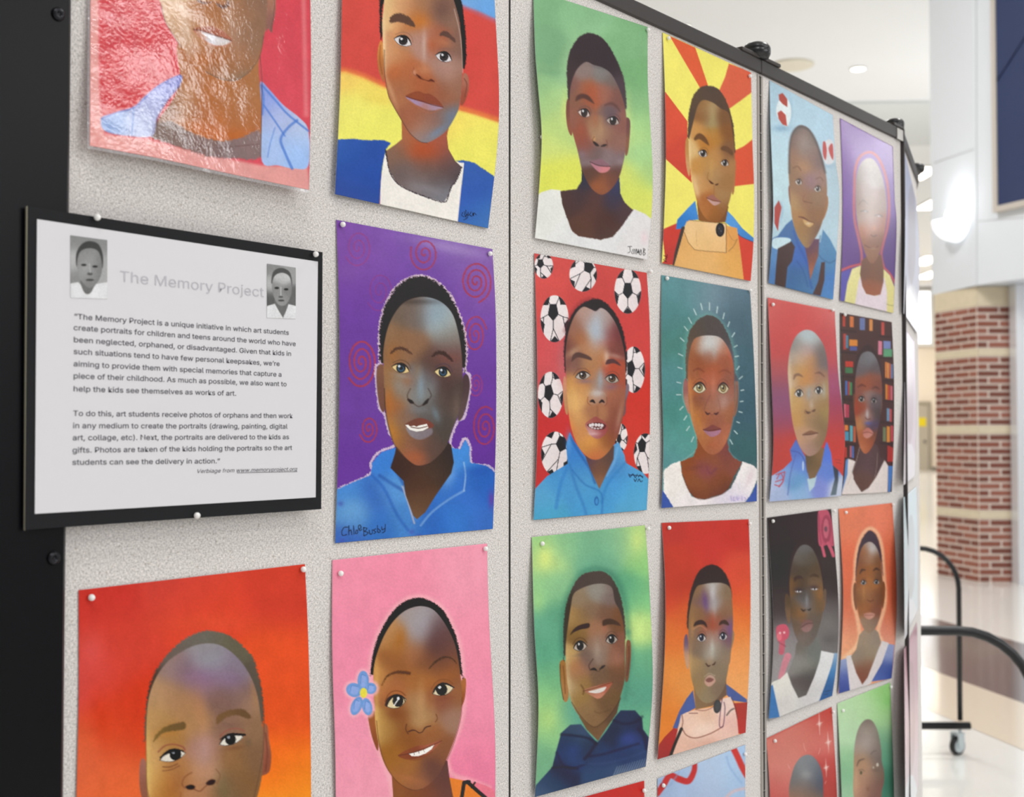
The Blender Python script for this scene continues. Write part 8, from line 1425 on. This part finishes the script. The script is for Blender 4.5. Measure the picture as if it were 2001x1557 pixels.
p4 = [([(1767, 292), (1769, 450), (1766, 612)], [(1790, 392), (1797, 500), (1793, 652)], [(1770, 350, '#b8c4dc'), (1790, 420, '#c0c0d8'), (1780, 600, '#dcdce4')], 'white and lilac curled sheet, topmost of those seen edge-on on the turned panel', .012),
      ([(1767, 640), (1768, 800), (1766, 948)], [(1787, 668), (1790, 800), (1788, 930)], [(1770, 700, '#b4b0cc'), (1785, 800, '#c8a4ac'), (1775, 900, '#dcd4d8')], 'pale mauve sheet seen edge-on in the middle of the turned panel', .004),
      ([(1766, 972), (1767, 1100), (1768, 1250)], [(1791, 950), (1794, 1080), (1794, 1190)], [(1770, 1000, '#c8d8dc'), (1785, 1080, '#b8ccd4'), (1780, 1200, '#d8d8dc')], 'pale icy blue sheet seen edge-on below the mauve one', .008),
      ([(1767, 1270), (1768, 1400), (1770, 1620)], [(1792, 1215), (1794, 1350), (1794, 1540)], [(1775, 1300, '#b07c8c'), (1785, 1400, '#d0a8b0'), (1780, 1560, '#dce0e4')], 'dusky pink sheet seen edge-on, lowest on the turned panel', .006)]
for i, (l_, r_, c_, lb, cv) in enumerate(p4):
    sheet(PL4, l_, r_, slab(c_, i), lb, (0, 0, 1.0), 'gloss', 1.6, curl(l=cv * .4, r=cv * .3, c=cv * .5, b=.002), seed=30 + i)

# pins
for pl, x, y, lb, lf in (
        (PL1, 187, 425, 'white ball push pin on the top edge of the black-matted sign', .018), (PL1, 614, 497, 'white ball push pin at the top right corner of the black-matted sign', .018), (PL1, 382, 1007, 'white ball push pin on the bottom edge of the black-matted sign', .018),
        (PL1, 667, 439, 'white push pin at the top left of the purple spiral portrait', .002), (PL1, 955, 496, 'white push pin at the top right of the purple spiral portrait', .002),
        (PL1, 176, 1167, 'white push pin at the top left of the red to orange portrait', .002), (PL1, 590, 1112, 'white push pin at the top right of the red to orange portrait', .002),
        (PL1, 663, 1120, 'white push pin at the top left of the pink flower portrait', .002), (PL1, 946, 1072, 'white push pin at the top right of the pink flower portrait', .002),
        (PL2, 1057, 268, 'white push pin on the left edge of the green and yellow portrait', .004), (PL2, 1264, 59, 'white push pin at the top right of the green and yellow portrait', .002),
        (PL2, 1304, 75, 'white push pin at the top left of the sun ray portrait', .002), (PL2, 1463, 149, 'white push pin at the top right of the sun ray portrait', .002),
        (PL2, 1269, 531, 'white push pin at the top right of the football portrait', .002), (PL2, 1301, 544, 'white push pin at the top left of the teal portrait', .002), (PL2, 1464, 568, 'white push pin at the top right of the teal portrait', .002),
        (PL2, 1057, 1062, 'white push pin at the top left of the navy hood portrait', .002), (PL2, 1264, 1033, 'white push pin at the top right of the navy hood portrait', .002),
        (PL2, 1305, 1031, 'white push pin at the top left of the pink pocket portrait', .002), (PL2, 1463, 1023, 'white push pin at the top right of the pink pocket portrait', .002),
        (PL2, 1294, 1534, 'white push pin at the top left of the red ribbon sheet', .002), (PL2, 1454, 1473, 'white push pin at the top right of the red ribbon sheet', .002), (PL2, 1256, 1544, 'white push pin at the corner of the plain red sheet', .002),
        (PL3, 1508, 595, 'white push pin at the top left of the glossy red and purple portrait', .003), (PL3, 1625, 606, 'white push pin at the top right of the glossy red and purple portrait', .003),
        (PL3, 1649, 615, 'white push pin at the top left of the bookshelf portrait', .002), (PL3, 1508, 1018, 'white push pin at the top left of the black portrait', .002), (PL3, 1628, 998, 'white push pin at the top right of the black portrait', .002),
        (PL3, 1651, 1001, 'white push pin at the top left of the orange glow portrait', .002), (PL3, 1743, 986, 'white push pin at the top right of the orange glow portrait', .002),
        (PL3, 1512, 1447, 'white push pin at the top left of the sparkle portrait', .002), (PL3, 1626, 1391, 'white push pin at the top right of the sparkle portrait', .002),
        (PL3, 1645, 1388, 'white push pin at the top left of the light green portrait', .002), (PL3, 1739, 1342, 'white push pin at the top right of the light green portrait', .002)):
    pin(pl, x, y, lb, lf)
